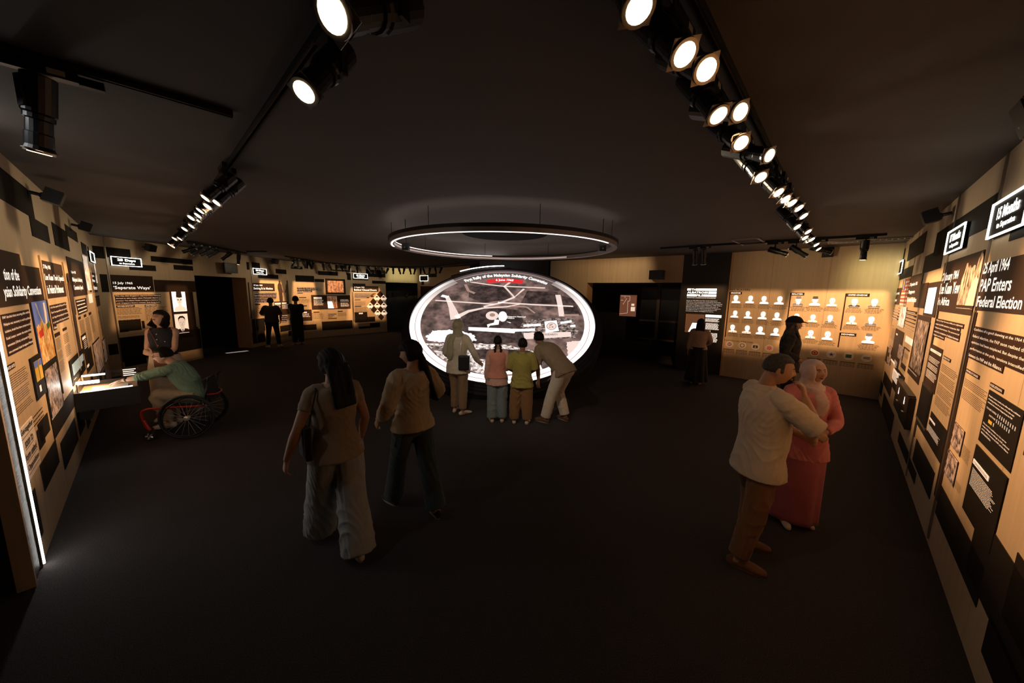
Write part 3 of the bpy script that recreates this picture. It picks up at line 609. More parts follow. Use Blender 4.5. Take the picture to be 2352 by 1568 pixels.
def portrait(sec, r_, k, q, qt, nb, kw):
    """q bottom centre px, qt top centre px"""
    u, z0 = WK.uz(q); z1 = WK.uz(qt)[1]; h = z1 - z0
    t = empty('backlit_portrait', WK.P(u, z0, .004), 'backlit white head-and-shoulders portrait, %s in the %s row of the %s section' % (CN[k], RW[r_], sec), 'portrait', 'backlit portraits under KEY PLAYERS')
    bust(WK, u, z0, h * .92, h, parent=t, o=.004, **kw)
    wpart(WK, 'name_line', u - h * .45, u + h * .45, z0 - h * .14, z0 - h * .07, .0015, .002, 'ink', t)
    rnd = random.Random(int(u * 50)); mb = MB()
    for i in range(nb):
        l = h * (.52 + .25 * rnd.random()); z = z0 - h * (.22 + i * .085); x = u - l
        while x < u + l:
            d_ = h * (.08 + .16 * rnd.random()); mb.add([WK.P(x, z, .0016), WK.P(x + d_, z, .0016), WK.P(x + d_, z + h * .035, .0016), WK.P(x, z + h * .035, .0016)], [(0, 1, 2, 3)]); x += d_ + h * .05
    mb.build('caption_print', M['ink'], t, kind='stuff')
SG = [[(300, 415, 283), (535, 418, 290), (782, 430, 297), (1035, 438, 300)], [(273, 663, 545), (505, 678, 557), (750, 692, 562), (1003, 708, 578)], [(243, 915, 787), (478, 935, 800), (718, 952, 818), (968, 972, 842)]]
for r_ in range(3):
    for k in range(4):
        x, yb, yt = SG[r_][k]; portrait('SINGAPORE', r_, k, h7(x, yb), h7(x + 12, yt), (6, 7, 5)[r_], dict(features=(k == 3 or r_ == 2), glasses=(r_ == 2 and k == 0), suit='halfwhite' if (r_ == 2 and k < 2) else None, shift=.06 * (1 if (k + r_) % 2 else -1)))
ML = [[(92, 455, 303), (378, 458, 305), (672, 468, 330)], [(62, 735, 598), (342, 742, 612), (635, 755, 622)], [(30, 1000, 865), (302, 1018, 880), (592, 1045, 900)]]
for r_ in range(3):
    for k in range(3):
        x, yb, yt = ML[r_][k]
        kw = dict(glasses=(r_, k) in ((0, 0), (0, 2), (2, 1), (2, 2)), fez={(0, 0): 'facegrey', (0, 1): 'facedark'}.get((r_, k)), suit={(0, 0): 'facegrey', (1, 2): 'facegrey', (1, 1): 'halfwhite', (2, 1): 'halfwhite'}.get((r_, k)), slim=1.0)
        portrait('MALAYSIA', r_, k, i7(x, yb), i7(x + 8, yt), 6, kw)
for k, (x, yb, yt, st) in enumerate(((1055, 480, 340, 'facedark'), (1395, 490, 345, 'facegrey'))): portrait('UNITED KINGDOM', 0, k, i7(x, yb), i7(x + 10, yt), 7, dict(suit=st, slim=1.1))
for k, (x, yb, yt, st) in enumerate(((1010, 778, 635, 'halfwhite'), (1338, 795, 648, 'facegrey'))): portrait('UNITED KINGDOM', 1, k, i7(x, yb), i7(x + 10, yt), 6, dict(suit=st, slim=1.0))
portrait('INDONESIA', 0, 0, i7(1292, 1103), i7(1300, 940), 7, dict(fez='facegrey', slim=1.0))
def emblem(q, k, kind, lab):
    u, z = WK.uz(q); r_ = .085
    t = empty('party_emblem', WK.P(u, z - r_, .003), lab, 'emblem', 'round party emblems along the bottom of the KEY PLAYERS wall')
    C_ = lambda rr, x=0, y=0, n=20: [(u + x * r_ + rr * r_ * math.cos(i * 6.2832 / n), z + y * r_ + rr * r_ * math.sin(i * 6.2832 / n)) for i in range(n)]
    poly(WK, C_(1), 'paper', 'disc', .003, .004, t)
    def ring_(ro, ri, m):
        g = MB(); A_ = C_(ro, n=24); B_ = C_(ri, n=24)
        V = [WK.P(*p, .0076) for p in A_] + [WK.P(*p, .0076) for p in B_]
        g.add(V, [(i, (i + 1) % 24, 24 + (i + 1) % 24, 24 + i) for i in range(24)]); g.build('ring_mark', M[m], t)
    if kind == 'bolt':
        ring_(.55, .38, 'blue'); poly(WK, [(u + x * r_, z + y * r_) for x, y in ((.15, .8), (-.25, -.05), (.02, -.02), (-.12, -.8), (.28, .12), (.02, .1))], 'red', 'bolt_mark', .008, .001, t)
    elif kind == 'ring': ring_(.62, .46, 'facedark')
    elif kind == 'flag': poly(WK, [(u + x * r_, z + y * r_) for x, y in ((-.6, -.4), (.6, -.4), (.6, .4), (-.6, .4))], 'facedark', 'flag_mark', .0075, .001, t); poly(WK, [(u + x * r_, z + y * r_) for x, y in ((-.18, -.22), (.18, -.22), (0, .26))], 'whitep', 'peak_mark', .0086, .001, t)
    elif kind == 'flower':
        for i in range(5): poly(WK, C_(.2, .33 * math.cos(i * 1.2566), .33 * math.sin(i * 1.2566), 8), 'red', 'petal_mark', .0075, .001, t)
        ring_(.7, .62, 'red')
    elif kind == 'shield': poly(WK, C_(.68), 'red', 'shield_mark', .0075, .001, t); poly(WK, C_(.42), 'gold', 'centre_mark', .0086, .001, t); poly(WK, C_(.2), 'facedark', 'centre_dot', .0097, .001, t)
    elif kind == 'star': poly(WK, [(u + r_ * (.6 if i % 2 == 0 else .2) * math.sin(i * math.pi / 5), z + r_ * (.6 if i % 2 == 0 else .2) * math.cos(i * math.pi / 5)) for i in range(10)], 'blue', 'star_mark', .0075, .001, t)
    elif kind == 'green': poly(WK, [(u + x * r_, z + y * r_) for x, y in ((-.55, -.45), (.55, -.45), (.55, .45), (-.55, .45))], 'green', 'flag_mark', .0075, .001, t)
    else:
        for y in (.16, -.16): poly(WK, [(u + x * r_, z + (y + d_) * r_) for x, d_ in ((-.6, -.08), (.6, -.08), (.6, .08), (-.6, .08))], 'ink', 'name_mark', .0075, .001, t)
    wpart(WK, 'name_line', u - .12, u + .12, z - .145, z - .13, .0015, .002, 'ink', t)
    mb = MB()
    for i in range(4):
        for j in range(5):
            x = u - .125 + j * .051; zz = z - .165 - i * .022; mb.add([WK.P(x, zz, .0016), WK.P(x + .042, zz, .0016), WK.P(x + .042, zz + .008, .0016), WK.P(x, zz + .008, .0016)], [(0, 1, 2, 3)])
    mb.build('caption_print', M['ink'], t, kind='stuff')
for k, (q, kd, lab) in enumerate(((h7(192, 1120), 'bolt', 'round white emblem with a red bolt in a blue ring, first under POLITICAL PARTIES'), (h7(410, 1142), 'ring', 'round white emblem with a plain dark ring, second under POLITICAL PARTIES'),
        (h7(635, 1165), 'flag', 'round white emblem with a black flag, third under POLITICAL PARTIES'), (h7(873, 1188), 'flower', 'round white emblem with red petals, left of the woman in the cap'),
        (h7(1120, 1212), 'ring', 'round party emblem behind the woman in the cap'), (i7(383, 1268), 'shield', 'round white emblem with a red and gold shield, right of the woman in the cap'),
        (i7(667, 1297), 'star', 'round white emblem with a blue star'), (i7(963, 1327), 'green', 'round white emblem with a dark green flag'), (i7(1273, 1360), 'words', 'round white emblem with two lines of tiny lettering, last at the right'))):
    emblem(q, k, kd, lab)

# ================================================================== BLACK GRAPHIC WALL
k9 = zm(1560, 640, 9.8)
t = empty('exhibition_title', WA.P(.3, 2.0, .002), 'white block title THE ALBATROSS FILE on the black wall', 'sign')
for q1, q2 in ((k9(187, 217), k9(265, 265)), (k9(430, 220), k9(845, 272)), (k9(660, 284), k9(838, 340)), (k9(178, 345), k9(380, 397)), (k9(552, 352), k9(832, 408))): rect(WA, q1, q2, 'white_e', 'white_bar', .002, .004, t)
text(WA, 'THE', k9(278, 220), k9(422, 268), 'white_e', parent=t, name='lettering', bold=.03); text(WA, 'ALBATROSS', k9(187, 282), k9(645, 335), 'white_e', parent=t, bold=.03); text(WA, 'FILE', k9(392, 350), k9(545, 400), 'white_e', parent=t, bold=.03)
text(WA, 'SINGAPORE\u2019S INDEPENDENCE DECLASSIFIED', k9(175, 415), k9(825, 445), 'letter_e', parent=t)
LN = ['Based on The Albatross File: Inside Separation', 'publication, this introspective experience dives into', 'the complex web of events leading to the unexpected', 'separation of Singapore from Malaysia in 1965. With a', 'dynamic cast of personalities and a collection of', 'documents from the National Archives of Singapore,', 'The Albatross File is a rewarding discovery of a', 'momentous chapter of Singapore\u2019s history.']
para(WA, LN, k9(165, 470), k9(965, 775), [k9(870, 490), k9(945, 540), k9(975, 580), k9(968, 620), k9(885, 655), k9(940, 690), k9(855, 730), k9(785, 765)], None, 'letter_e')
lighttag(WA, k9(597, 805), k9(947, 882), 'THE ALBATROSS FILE', 'white_e', WA.obj, .002)
for n_, (q1, q2, n) in enumerate(((k9(592, 885), k9(920, 985), 6), (k9(600, 990), k9(890, 1160), 10), (k9(690, 1215), k9(865, 1440), 13))): bars(WA, q1, q2, n, 'letter_e', seed=n_, o=.002, fill=.5)
rect(WA, k9(630, 1163), k9(700, 1188), 'white_e', 'heading_tag')
t = empty('folder_niche', WA.P(.25, 1.2, .002), 'amber niche with a slanted white paper on the black wall', 'display')
M['nichewall'] = mat('niche_brown', (.16, .08, .045), .5, emit=(.30, .13, .06), est=.25)
u0, z1 = WA.uz(k9(160, 785)); u1, z0 = WA.uz(k9(540, 1230)); wpart(WA, 'niche_back', u0, u1, z0, z1, .001, .003, 'nichewall', t)
wpart(WA, 'niche_edge', u0, u0 + .02, z0 + .1, z1, .003, .012, 'jamb', t)
u, z_ = WA.uz(k9(300, 990)); u2 = WA.uz(k9(560, 1000))[0]; poly(WA, [(u - .09, z0 + .02), (u2 - .09, z0 + .02), (u2, z_), (u, z_)], 'white_e', 'white_paper', .005, .003, t)

# ================================================================== RIGHT WALL
j5 = zm(2010, 560, 5.225); K5 = zm(2000, 800, 5.225); l5 = zm(2152, 560, 5.225); m5 = zm(2152, 840, 5.225); n6 = zm(1980, 480, 6.3226)
rect(WR, n6(575, 615), n6(605, 760)); rect(WR, n6(697, 515), n6(893, 628)); rect(WR, n6(1100, 350), n6(1330, 500)); rect(WR, n6(1100, 350), n6(1195, 640)); rect(WR, n6(925, 690), n6(1145, 855)); rect(WR, A8(668, 345), A8(940, 370)); rect(WR, A8(1080, 405), (2420, 520))
rect(WR, n6(560, 900), n6(722, 975))
sign(WR, n6(548, 785), n6(602, 930), None, None, 'small glowing sign in the far corner of the right wall')
u17 = WR.uz(n6(1325, 335))[0]; u17b = WR.uz(n6(1520, 560))[0]
sign(WR, n6(1325, 335), n6(1520, 560), '17 Months', 'to Separation', 'glowing sign reading 17 Months to Separation on the right wall')
sign(WR, A8(1000, 215), A8(1167, 385), '15 Months', 'to Separation', 'glowing sign reading 15 Months to Separation, nearest on the right wall', ext=u17b - u17)
# flag
u0, z1 = WR.uz(j5(350, 435)); u1, z0 = WR.uz(j5(368, 740)); u1 = max(u1, u0 + .34)
t = empty('striped_flag', WR.P((u0 + u1) / 2, z0, .006), 'red and white striped flag print with blue canton, hanging on the right wall', 'flag')
n_ = 14
for k in range(n_): wpart(WR, 'stripe', u0, u1, z0 + (z1 - z0) * k / n_, z0 + (z1 - z0) * (k + 1) / n_, .004, .008, 'red' if k % 2 else 'whitep', t)
wpart(WR, 'canton', u0, u0 + (u1 - u0) * .5, z1 - (z1 - z0) * .42, z1, .008, .0095, 'blue', t)
poly(WR, [(u0 + (u1 - u0) * .25 + .06 * math.cos(k * .52), z1 - (z1 - z0) * .2 + .13 * math.sin(k * .52)) for k in range(12)], 'gold', 'crescent_mark', .0097, .001, t)
title(WR, [(j5(238, 540), j5(300, 730))], [('9 July 1963', j5(247, 585), j5(295, 615)), ('Malaysia', j5(236, 655), j5(262, 700))], 'first narrow dark title panel at the far end of the right wall')
title(WR, [(j5(440, 388), j5(535, 640)), (j5(520, 485), j5(590, 772))], [('21 September 1963', j5(430, 470), j5(512, 505)), ('Singapore', j5(415, 555), j5(480, 605)), ('General Election', j5(398, 640), j5(498, 700))],
      'dark title panel dated 21 September 1963 on the right wall')
rect(WR, j5(650, 470), j5(720, 885), 'title', 'dark_block')
t = picture(WR, j5(662, 530), j5(697, 842), 'white_e', 'bright white backlit document sheet on the right wall', o=.009)
bars(WR, j5(668, 570), j5(694, 800), 8, 'halfwhite', o=.0135, parent=t, ragged=.8)
for k in range(5): rect(WR, j5(212 - k * 4, 755 + k * 32), j5(297 - k * 3, 768 + k * 33), 'strip', 'text_strip'); bars(WR, j5(214 - k * 4, 762 + k * 32), j5(293 - k * 3, 765 + k * 33), 1, 'text_e', o=.006, name='body_text')
for k in range(6): rect(WR, j5(372 - k * 6, 790 + k * 40), j5(500 - k * 6, 845 + k * 41), 'strip', 'text_strip'); bars(WR, j5(377 - k * 6, 800 + k * 40), j5(494 - k * 6, 842 + k * 41), 1, 'text_e', o=.006, name='body_text')
picture(WR, j5(318, 750), j5(345, 1010), 'ph_br', 'bright tall photo strip beneath the striped flag')
bars(WR, j5(205, 1000), j5(245, 1180), 12); bars(WR, j5(350, 1290), j5(400, 1400), 7); bars(WR, j5(180, 970), j5(235, 985), 1)
rect(WR, j5(140, 1215), j5(150, 1440), 'title', 'dark_block'); rect(WR, j5(255, 1010), j5(275, 1500), 'title', 'dark_block')
bars(WR, j5(240, 1380), j5(262, 1500), 9, 'text_e', o=.006); lighttag(WR, j5(262, 1070), j5(275, 1100), None, 'tagwhite', WR.obj, .0055); lighttag(WR, j5(200, 1375), j5(240, 1450), None, 'tagwhite', WR.obj, .0055)
picture(WR, j5(180, 1215), j5(195, 1330), 'ph_bw', 'small square grey photo, upper of two near the far right corner'); picture(WR, j5(158, 1345), j5(180, 1460), 'ph_bw', 'small square grey photo, lower of two near the far right corner')
picture(WR, j5(300, 1200), j5(325, 1410), 'ph_bw', 'grey upright photo left of the tall fire photo'); lighttag(WR, j5(375, 1100), j5(450, 1230), None, 'tagwhite', WR.obj, .002)
rect(WR, j5(320, 1415), j5(360, 1530), 'title', 'dark_block'); lighttag(WR, j5(355, 1230), j5(415, 1295), None, 'strip', WR.obj, .002)
# tall fire/crowd photo
rect(WR, j5(520, 845), K5(575, 440), 'title', 'dark_block')
picture(WR, j5(535, 905), K5(600, 330), 'ph_night', 'tall brown photo of a bright night-time crowd on the right wall', o=.009)
bars(WR, K5(455, 235), K5(570, 340), 2, 'text_e', o=.006)
# lower far blocks
rect(WR, K5(112, 345), K5(128, 575)); rect(WR, K5(172, 270), K5(232, 585)); rect(WR, K5(300, 205), K5(360, 640)); rect(WR, K5(165, 530), K5(240, 1045)); rect(WR, K5(350, 990), K5(432, 1385)); rect(WR, ZO(315, 360), ZO(378, 660)); rect(WR, ZO(275, 440), ZO(303, 585))
t = thing_at(WR, 'text_card', K5(290, 240), K5(312, 460), 'tall pale card of small print beside the two black pods', 'card')
rect(WR, K5(290, 240), K5(325, 440), 'tagwhite', 'card_face', .006, .01, t); bars(WR, K5(294, 262), K5(322, 430), 9, 'ink', o=.0165, parent=t); lighttag(WR, K5(340, 292), K5(362, 330), None, 'tagwhite', WR.obj, .006)
bars(WR, K5(312, 480), K5(340, 620), 7, 'text_e', o=.006)
def pod(q1, q2, qf1, qf2, lab):
    u0, z1 = WR.uz(q1); u1, z0 = WR.uz(q2); u1 = max(u1, u0 + .22)
    t = empty('viewer_pod', WR.P((u0 + u1) / 2, z0, .002), lab, 'display')
    wpart(WR, 'housing', u0, u1, z0, z1, .002, .055, 'lampbody', t); wpart(WR, 'face_plate', u0 + .015, u1 - .015, z0 + (z1 - z0) * .5, z1 - .02, .055, .059, 'title', t)
    uc = (u0 + u1) / 2; zc = z0 + (z1 - z0) * .62; hh_ = (z1 - z0) * .24
    poly(WR, [(uc + x * hh_, zc + y * hh_) for x, y in ((-.28, 0), (-.28, .42), (-.12, .5), (-.14, .75), (0, 1), (.14, .75), (.12, .5), (.3, .42), (.3, 0))], 'white_e', 'lit_figure', .0595, .002, t)
    wpart(WR, 'handle', uc - .05, uc + .05, z0 + (z1 - z0) * .36, z0 + (z1 - z0) * .38, .055, .07, 'alu', t)
pod(K5(388, 375), K5(410, 830), None, None, 'black wall pod with a small lit white figure, left one of the pair')
pod(K5(462, 480), K5(478, 985), None, None, 'black wall pod with a small lit white figure, right one of the pair')
wpart(WR, 'ledge', WR.uz(K5(385, 375))[0], WR.uz(K5(545, 585))[0], WR.uz(K5(460, 475))[1], WR.uz(K5(460, 475))[1] + .012, .001, .065, 'blackwall')
# paragraph column
title(WR, [(A8(602, 640), l5(425, 858))], [('20 January 1964', l5(92, 352), l5(260, 450)), ('Lee Kuan Yew', l5(66, 478), l5(276, 595)), ('in Africa', l5(38, 638), l5(156, 742))],
      'dark title panel dated 20 January 1964 on the right wall')
u0 = WR.uz(l5(258, 730))[0]; z1 = WR.uz(l5(385, 190))[1]; u1, z0 = WR.uz(l5(468, 745)); W_ = u1 - u0; H_ = z1 - z0
t = empty('crowd_photo', WR.P((u0 + u1) / 2, z0, .009), 'sepia cut-out photo of a cheering crowd with a raised arm', 'picture')
poly(WR, [(u0 + W_ * x, z0 + H_ * y) for x, y in ((0, 0), (1, 0), (1, .62), (.98, .95), (.90, 1.08), (.80, .95), (.76, .80), (.62, .84), (.5, .78), (.38, .86), (.28, .80), (.22, .92), (.16, .92), (.14, .78), (.04, .6))], 'ph_crowd', 'print', .009, .004, t)
poly(WR, [(u0 + W_ * x, z0 + H_ * y) for x, y in ((.55, 0), (1, .0), (1, .5), (.85, .62), (.62, .3))], 'paper', 'shirt_print', .0135, .001, t)
bars(WR, l5(245, 760), l5(450, 785), 2, 'text_e', o=.008)
wpart(WR, 'dark_block', WR.uz(l5(545, 400))[0], WR.uz(l5(598, 200))[0] - .02, WR.uz(l5(300, 1500))[1], WR.uz(l5(580, 215))[1], .0012, .0045, 'title')
para(WR, ['While Lee Kuan Yew was in Africa on a diplomatic', 'mission, the PAP resolved to contest the 1964', 'Malaysian federal election. This controversial', 'move led to a breakdown of relations between', 'Singapore and Malaysia'],
     j5(750, 893), l5(240, 1222), [l5(335, 960), l5(290, 1030), l5(284, 1100), l5(268, 1180), l5(82, 1200)])
rect(WR, j5(688, 1200), K5(768, 552), 'title', 'dark_block'); lighttag(WR, j5(682, 1250), j5(800, 1352), 'A WISE STATESMAN', 'tagwhite', WR.obj, .0055)
bars(WR, K5(715, 80), K5(785, 440), 16, 'text_e', o=.006, gaps=(4, 9))
lighttag(WR, j5(832, 1338), j5(908, 1425), 'BOXED IN TEXT', 'strip', WR.obj, .002)
bars(WR, K5(862, 175), K5(940, 860), 27, gaps=(5, 12, 20))
t = empty('recessed_screen', WR.P(*WR.uz(K5(640, 900)), .002), 'dark recessed screen with a metal lower edge on the right wall', 'screen')
u0, z1 = WR.uz(K5(635, 425)); u1, z0 = WR.uz(K5(668, 960)); wpart(WR, 'screen_face', u0, u1, z0, z1, .002, .012, 'lampbody', t); wpart(WR, 'bottom_rail', u0 - .02, u1 + .01, z0 - .03, z0, .002, .012, 'alu', t); wpart(WR, 'top_rail', u0 - .02, u1 + .01, z1, z1 + .02, .002, .010, 'blackwall', t)
rect(WR, K5(560, 800), K5(850, 1400), 'block'); rect(WR, K5(735, 752), K5(870, 1300), 'block'); lighttag(WR, K5(722, 825), K5(780, 930), 'AFTERMATH', 'tagwhite', WR.obj, .0055); bars(WR, K5(705, 900), K5(825, 1190), 8, 'text_e', o=.006)
# nearest exhibit
for a0, a1 in ((uj2 - .11, uj2 - .014), (uj2 + .014, uj2 + .05)): wpart(WR, 'dark_block', a0, a1, .42, 2.05, .001, .005, 'title')
for a0, a1 in ((uj1 - .05, uj1 - .014), (uj1 + .014, uj1 + .04)): wpart(WR, 'dark_block', a0, a1, .55, 2.2, .001, .005, 'title')
title(WR, [(A8(888, 645), (2440, 730))], [('25 April 1964', l5(598, 228), l5(872, 358)), ('PAP Enters', l5(556, 425), l5(905, 562)), ('Federal Election', l5(518, 628), l5(1035, 790))],
      'large dark title panel dated 25 April 1964, nearest on the right wall')
lr = WR.uz(l5(1035, 790))[0]
para(WR, ['Confident of a good showing at the 1964 Malaysian', 'federal election, the PAP soon realised their', 'optimism had been misplaced. But despite their', 'performance at the polls, tensions intensified', 'between the PAP and the Alliance.'],
     l5(468, 988), l5(805, 1560), [(2395, 790), (2372, 808), (2364, 830), (2356, 856), l5(806, 1510)])
lighttag(WR, m5(367, 30), m5(512, 165), 'PROMISE OF CHANGE', 'strip', WR.obj, .002); lighttag(WR, m5(657, 195), m5(800, 340), 'HUGE LETDOWN', 'strip', WR.obj, .002)
bars(WR, m5(345, 142), m5(560, 600), 13, gaps=(5,))
t = thing_at(WR, 'dark_text_panel', m5(642, 285), m5(890, 1285), 'large black panel with rows of tiny white chair icons on the right wall', 'panel'); rect(WR, m5(642, 285), m5(890, 1285), 'block', 'panel_board', .001, .004, t)
u0, z1 = WR.uz(m5(642, 285)); u1, z0 = WR.uz(m5(890, 1285)); W_ = u1 - u0; H_ = z1 - z0
for y0, ls in ((.93, ('Despite massive crowds at its rallies and the confidence', 'of winning at least six or seven of the nine seats', 'contested, the outcome disappointed the PAP.')), (.40, ('Only one of the candidates won, by a narrow', 'margin in Bangsar, but although the PAP performed', 'poorly, relations between the PAP and the Alliance', 'deteriorated further.'))):
    for i, l in enumerate(ls): text_uz(WR, l, u0 + W_ * .05, u0 + W_ * (.05 + .9 * tw(l) / tw('Despite massive crowds at its rallies and the confidence')), z0 + H_ * (y0 - .05 - i * .06), z0 + H_ * (y0 - .012 - i * .06), 'text_e', 'body_text', t, .0062, .005)
text_uz(WR, 'TOTAL SEATS CONTESTED', u0 + W_ * .05, u0 + W_ * .38, z0 + H_ * .66, z0 + H_ * .69, 'text_e', 'body_text', t, .0062, 0); text_uz(WR, 'SEATS TO WIN', u0 + W_ * .18, u0 + W_ * .38, z0 + H_ * .56, z0 + H_ * .59, 'text_e', 'body_text', t, .0062, 0)
for zz, n in ((.64, 9), (.54, 7), (.44, 1)):
    for k in range(n):
        x = u0 + W_ * (.42 + k * .060 if n > 1 else .36); g = MB(); c0 = [(p_ * .45, q_ * .42) for p_, q_ in ((0, 0), (.004, 0), (.004, .03), (.018, .03), (.018, 0), (.022, 0), (.022, .055), (.018, .055), (.018, .034), (.004, .034), (.004, .055), (0, .055))]
        poly(WR, [(x + a_, z0 + H_ * zz + b2) for a_, b2 in c0], 'text_e', 'chair_icon', .0062, .0008, t)
rect_u = lambda a0, a1, b0, b1, m, nm, o, pr: wpart(WR, nm, u0 + W_ * a0, u0 + W_ * a1, z0 + H_ * b0, z0 + H_ * b1, o, o + .001, m, pr)
rect_u(.2, .32, .44, .50, 'gold', 'actual_tag', .0062, t)
t = thing_at(WR, 'dark_text_panel', m5(490, 940), ZO(680, 935), 'black panel headed A DANGEROUS PHASE, lowest on the right wall', 'panel'); rect(WR, m5(490, 940), ZO(680, 935), 'block', 'panel_board', .001, .006, t)
lighttag(WR, m5(470, 1115), m5(642, 1395), 'A DANGEROUS PHASE', 'tagwhite', t, .0075)
bars(WR, ZO(600, 500), ZO(695, 750), 13, 'text_e', o=.0075, parent=t, ragged=.4)
picture(WR, m5(236, 672), m5(283, 1080), 'ph_bw', 'grey photo of seated rows of people on the right wall, upper of two'); picture(WR, m5(160, 1002), m5(205, 1445), 'ph_bw', 'dark crowd photo on the right wall, lower of two')
bars(WR, m5(322, 930), m5(385, 1220), 9); bars(WR, m5(228, 1350), m5(285, 1568), 8)
rect(WR, ZO(437, 588), ZO(610, 1195)); rect(WR, ZO(560, 1000), (2400, 1400)); rect(WR, ZO(846, 440), (2440, 1100)); rect(WR, ZO(684, 1225), (2352, 1740)); rect(WR, ZO(740, 1235), (2500, 1500))
# light wood notch left between the black shapes is the wall itself
t = None
# ================================================================== ROUND SCREEN
DC = np.array([-.24, 8.56, 1.54]); DT = R(33.2); DR = 2.27
EX = np.array([1., 0, 0]); EY = np.array([0, math.cos(DT), math.sin(DT)]); EN = np.array([0, -math.sin(DT), math.cos(DT)])
def dp(x, y, o=0.): return DC + EX * x + EY * y + EN * o
def dq(px, py):
    r = ray(px, py); k = EN @ (DC - CO) / (EN @ r); p = CO + k * r - DC; return p[0], p @ EY
M['rimmetal'] = mat('stepped_rim_metal', (.060, .055, .060), .36, metal=.55)
scr = empty('round_screen', (DC[0], DC[1], 0), 'huge tilted round glowing screen in a stepped black rim, centre of the room', 'screen')
def ringmesh(r0, r1, o0, o1, a0=0, a1=360, n=96, closed=True):
    """solid ring sector; box section r0..r1, o0..o1"""
    full = a1 - a0 >= 360; m = n if full else n + 1; V = []; F = []
    for i in range(m):
        a = R(a0 + (a1 - a0) * i / n); c, s = math.cos(a), math.sin(a)
        for rr, oo in ((r0, o0), (r1, o0), (r1, o1), (r0, o1)): V.append(dp(rr * c, rr * s, oo))
    for i in range(n):
        j = (i + 1) % m
        for k in range(4): F.append((i * 4 + k, i * 4 + (k + 1) % 4, j * 4 + (k + 1) % 4, j * 4 + k))
    if not full: F += [(3, 2, 1, 0), tuple((m - 1) * 4 + k for k in range(4))]
    return V, F
for r0, r1, o0, o1, nm in ((DR, DR + .045, -.30, .05, 'rim_ring'), (DR + .045, DR + .10, -.36, .015, 'rim_ring'), (DR + .10, DR + .15, -.42, -.03, 'rim_ring'), (DR + .15, DR + .21, -.50, -.09, 'rim_ring')):
    MB().add(*ringmesh(r0, r1, o0, o1)).build(nm, M['rimmetal'], scr)
back = MB(); V = [dp((DR + .1) * math.cos(k * .1309), (DR + .1) * math.sin(k * .1309), o) for o in (-.4, -.05) for k in range(48)]
back.add(V, [tuple(range(47, -1, -1)), tuple(range(48, 96))] + [(k, (k + 1) % 48, 48 + (k + 1) % 48, 48 + k) for k in range(48)]); back.build('screen_back', M['blackwall'], scr)
ped = MB(); ped.box((DC[0], DC[1] + .9, .55), (2.6, 2.2, 1.1)); ped.build('pedestal', M['blackwall'], scr)
# inner picture: procedural old aerial view (a lit screen)
def screenmat(name, est):
    m = bpy.data.materials.new(name); m.use_nodes = True; nt = m.node_tree; N = nt.nodes; L = nt.links; b = N['Principled BSDF']
    b.inputs['Base Color'].default_value = (.05, .04, .04, 1); b.inputs['Roughness'].default_value = .3
    tc = N.new('ShaderNodeTexCoord'); n1 = N.new('ShaderNodeTexNoise'); n1.inputs['Scale'].default_value = 2.2; n1.inputs['Detail'].default_value = 7; L.new(tc.outputs['Object'], n1.inputs[0])
    v = N.new('ShaderNodeTexVoronoi'); v.inputs['Scale'].default_value = 9; L.new(tc.outputs['Object'], v.inputs[0])
    rp = N.new('ShaderNodeValToRGB'); e = rp.color_ramp.elements; e[0].position = .38; e[0].color = (.085, .058, .053, 1); e[1].position = .68; e[1].color = (.42, .26, .22, 1)
    mx = N.new('ShaderNodeMix'); mx.data_type = 'RGBA'; mx.blend_type = 'MULTIPLY'; mx.inputs[0].default_value = .55
    L.new(n1.outputs[0], rp.inputs[0]); L.new(rp.outputs[0], mx.inputs[6]); L.new(v.outputs['Distance'], mx.inputs[7])
    L.new(mx.outputs[2], b.inputs['Emission Color']); b.inputs['Emission Strength'].default_value = est; m.cycles.emission_sampling = 'NONE'; return m
M['scr_pic'] = screenmat('screen_picture', 1.1)
M['scr_white'] = sampled(mat('screen_white', (.8, .75, .73), .4, emit=(1, .91, .87), est=2.6))
def fade(m, z0, z1, lo):
    # the band's picture dims towards the top of the screen
    nt = m.node_tree; N = nt.nodes; L = nt.links; tc = N.new('ShaderNodeTexCoord'); sx = N.new('ShaderNodeSeparateXYZ'); mr = N.new('ShaderNodeMapRange')
    b = N['Principled BSDF']; st = b.inputs['Emission Strength'].default_value
    mr.inputs['From Min'].default_value = z0; mr.inputs['From Max'].default_value = z1; mr.inputs['To Min'].default_value = st; mr.inputs['To Max'].default_value = lo
    L.new(tc.outputs['Object'], sx.inputs[0]); L.new(sx.outputs[2], mr.inputs['Value']); L.new(mr.outputs[0], b.inputs['Emission Strength'])
fade(M['scr_white'], 1.75, 2.55, .12)
M['scr_white2'] = mat('screen_white_inner', (.8, .75, .73), .4, emit=(1, .88, .83), est=1.5); fade(M['scr_white2'], 1.5, 2.45, .22)
M['scr_pink'] = mat('screen_pink_white', (.7, .6, .55), .4, emit=(1, .80, .73), est=.9)
M['scr_mid'] = mat('screen_mid_tone', (.3, .2, .18), .4, emit=(.50, .31, .26), est=.8)
M['scr_dark'] = photo('screen_dark_blocks', (.030, .020, .019), (.15, .10, .09), 5, .9, (1, 1, 1), (.42, .72))
M['scr_band'] = mat('screen_band', (.05, .05, .05), .35, emit=(.14, .10, .095), est=.9)
M['scr_red'] = mat('screen_red', (.5, .02, .02), .4, emit=(.75, .03, .035), est=1.0)
M['scr_glow'] = sampled(mat('screen_bright', (.9, .8, .8), .4, emit=(1, .95, .93), est=1.9))
V = [dp(2.02 * math.cos(k * .0654), 2.02 * math.sin(k * .0654), 0) for k in range(96)]
pic = MB().add(V, [tuple(range(96))]).build('screen_picture', M['scr_pic'], scr)
A0, A1 = 49, 131   # the dark arc that carries the headline
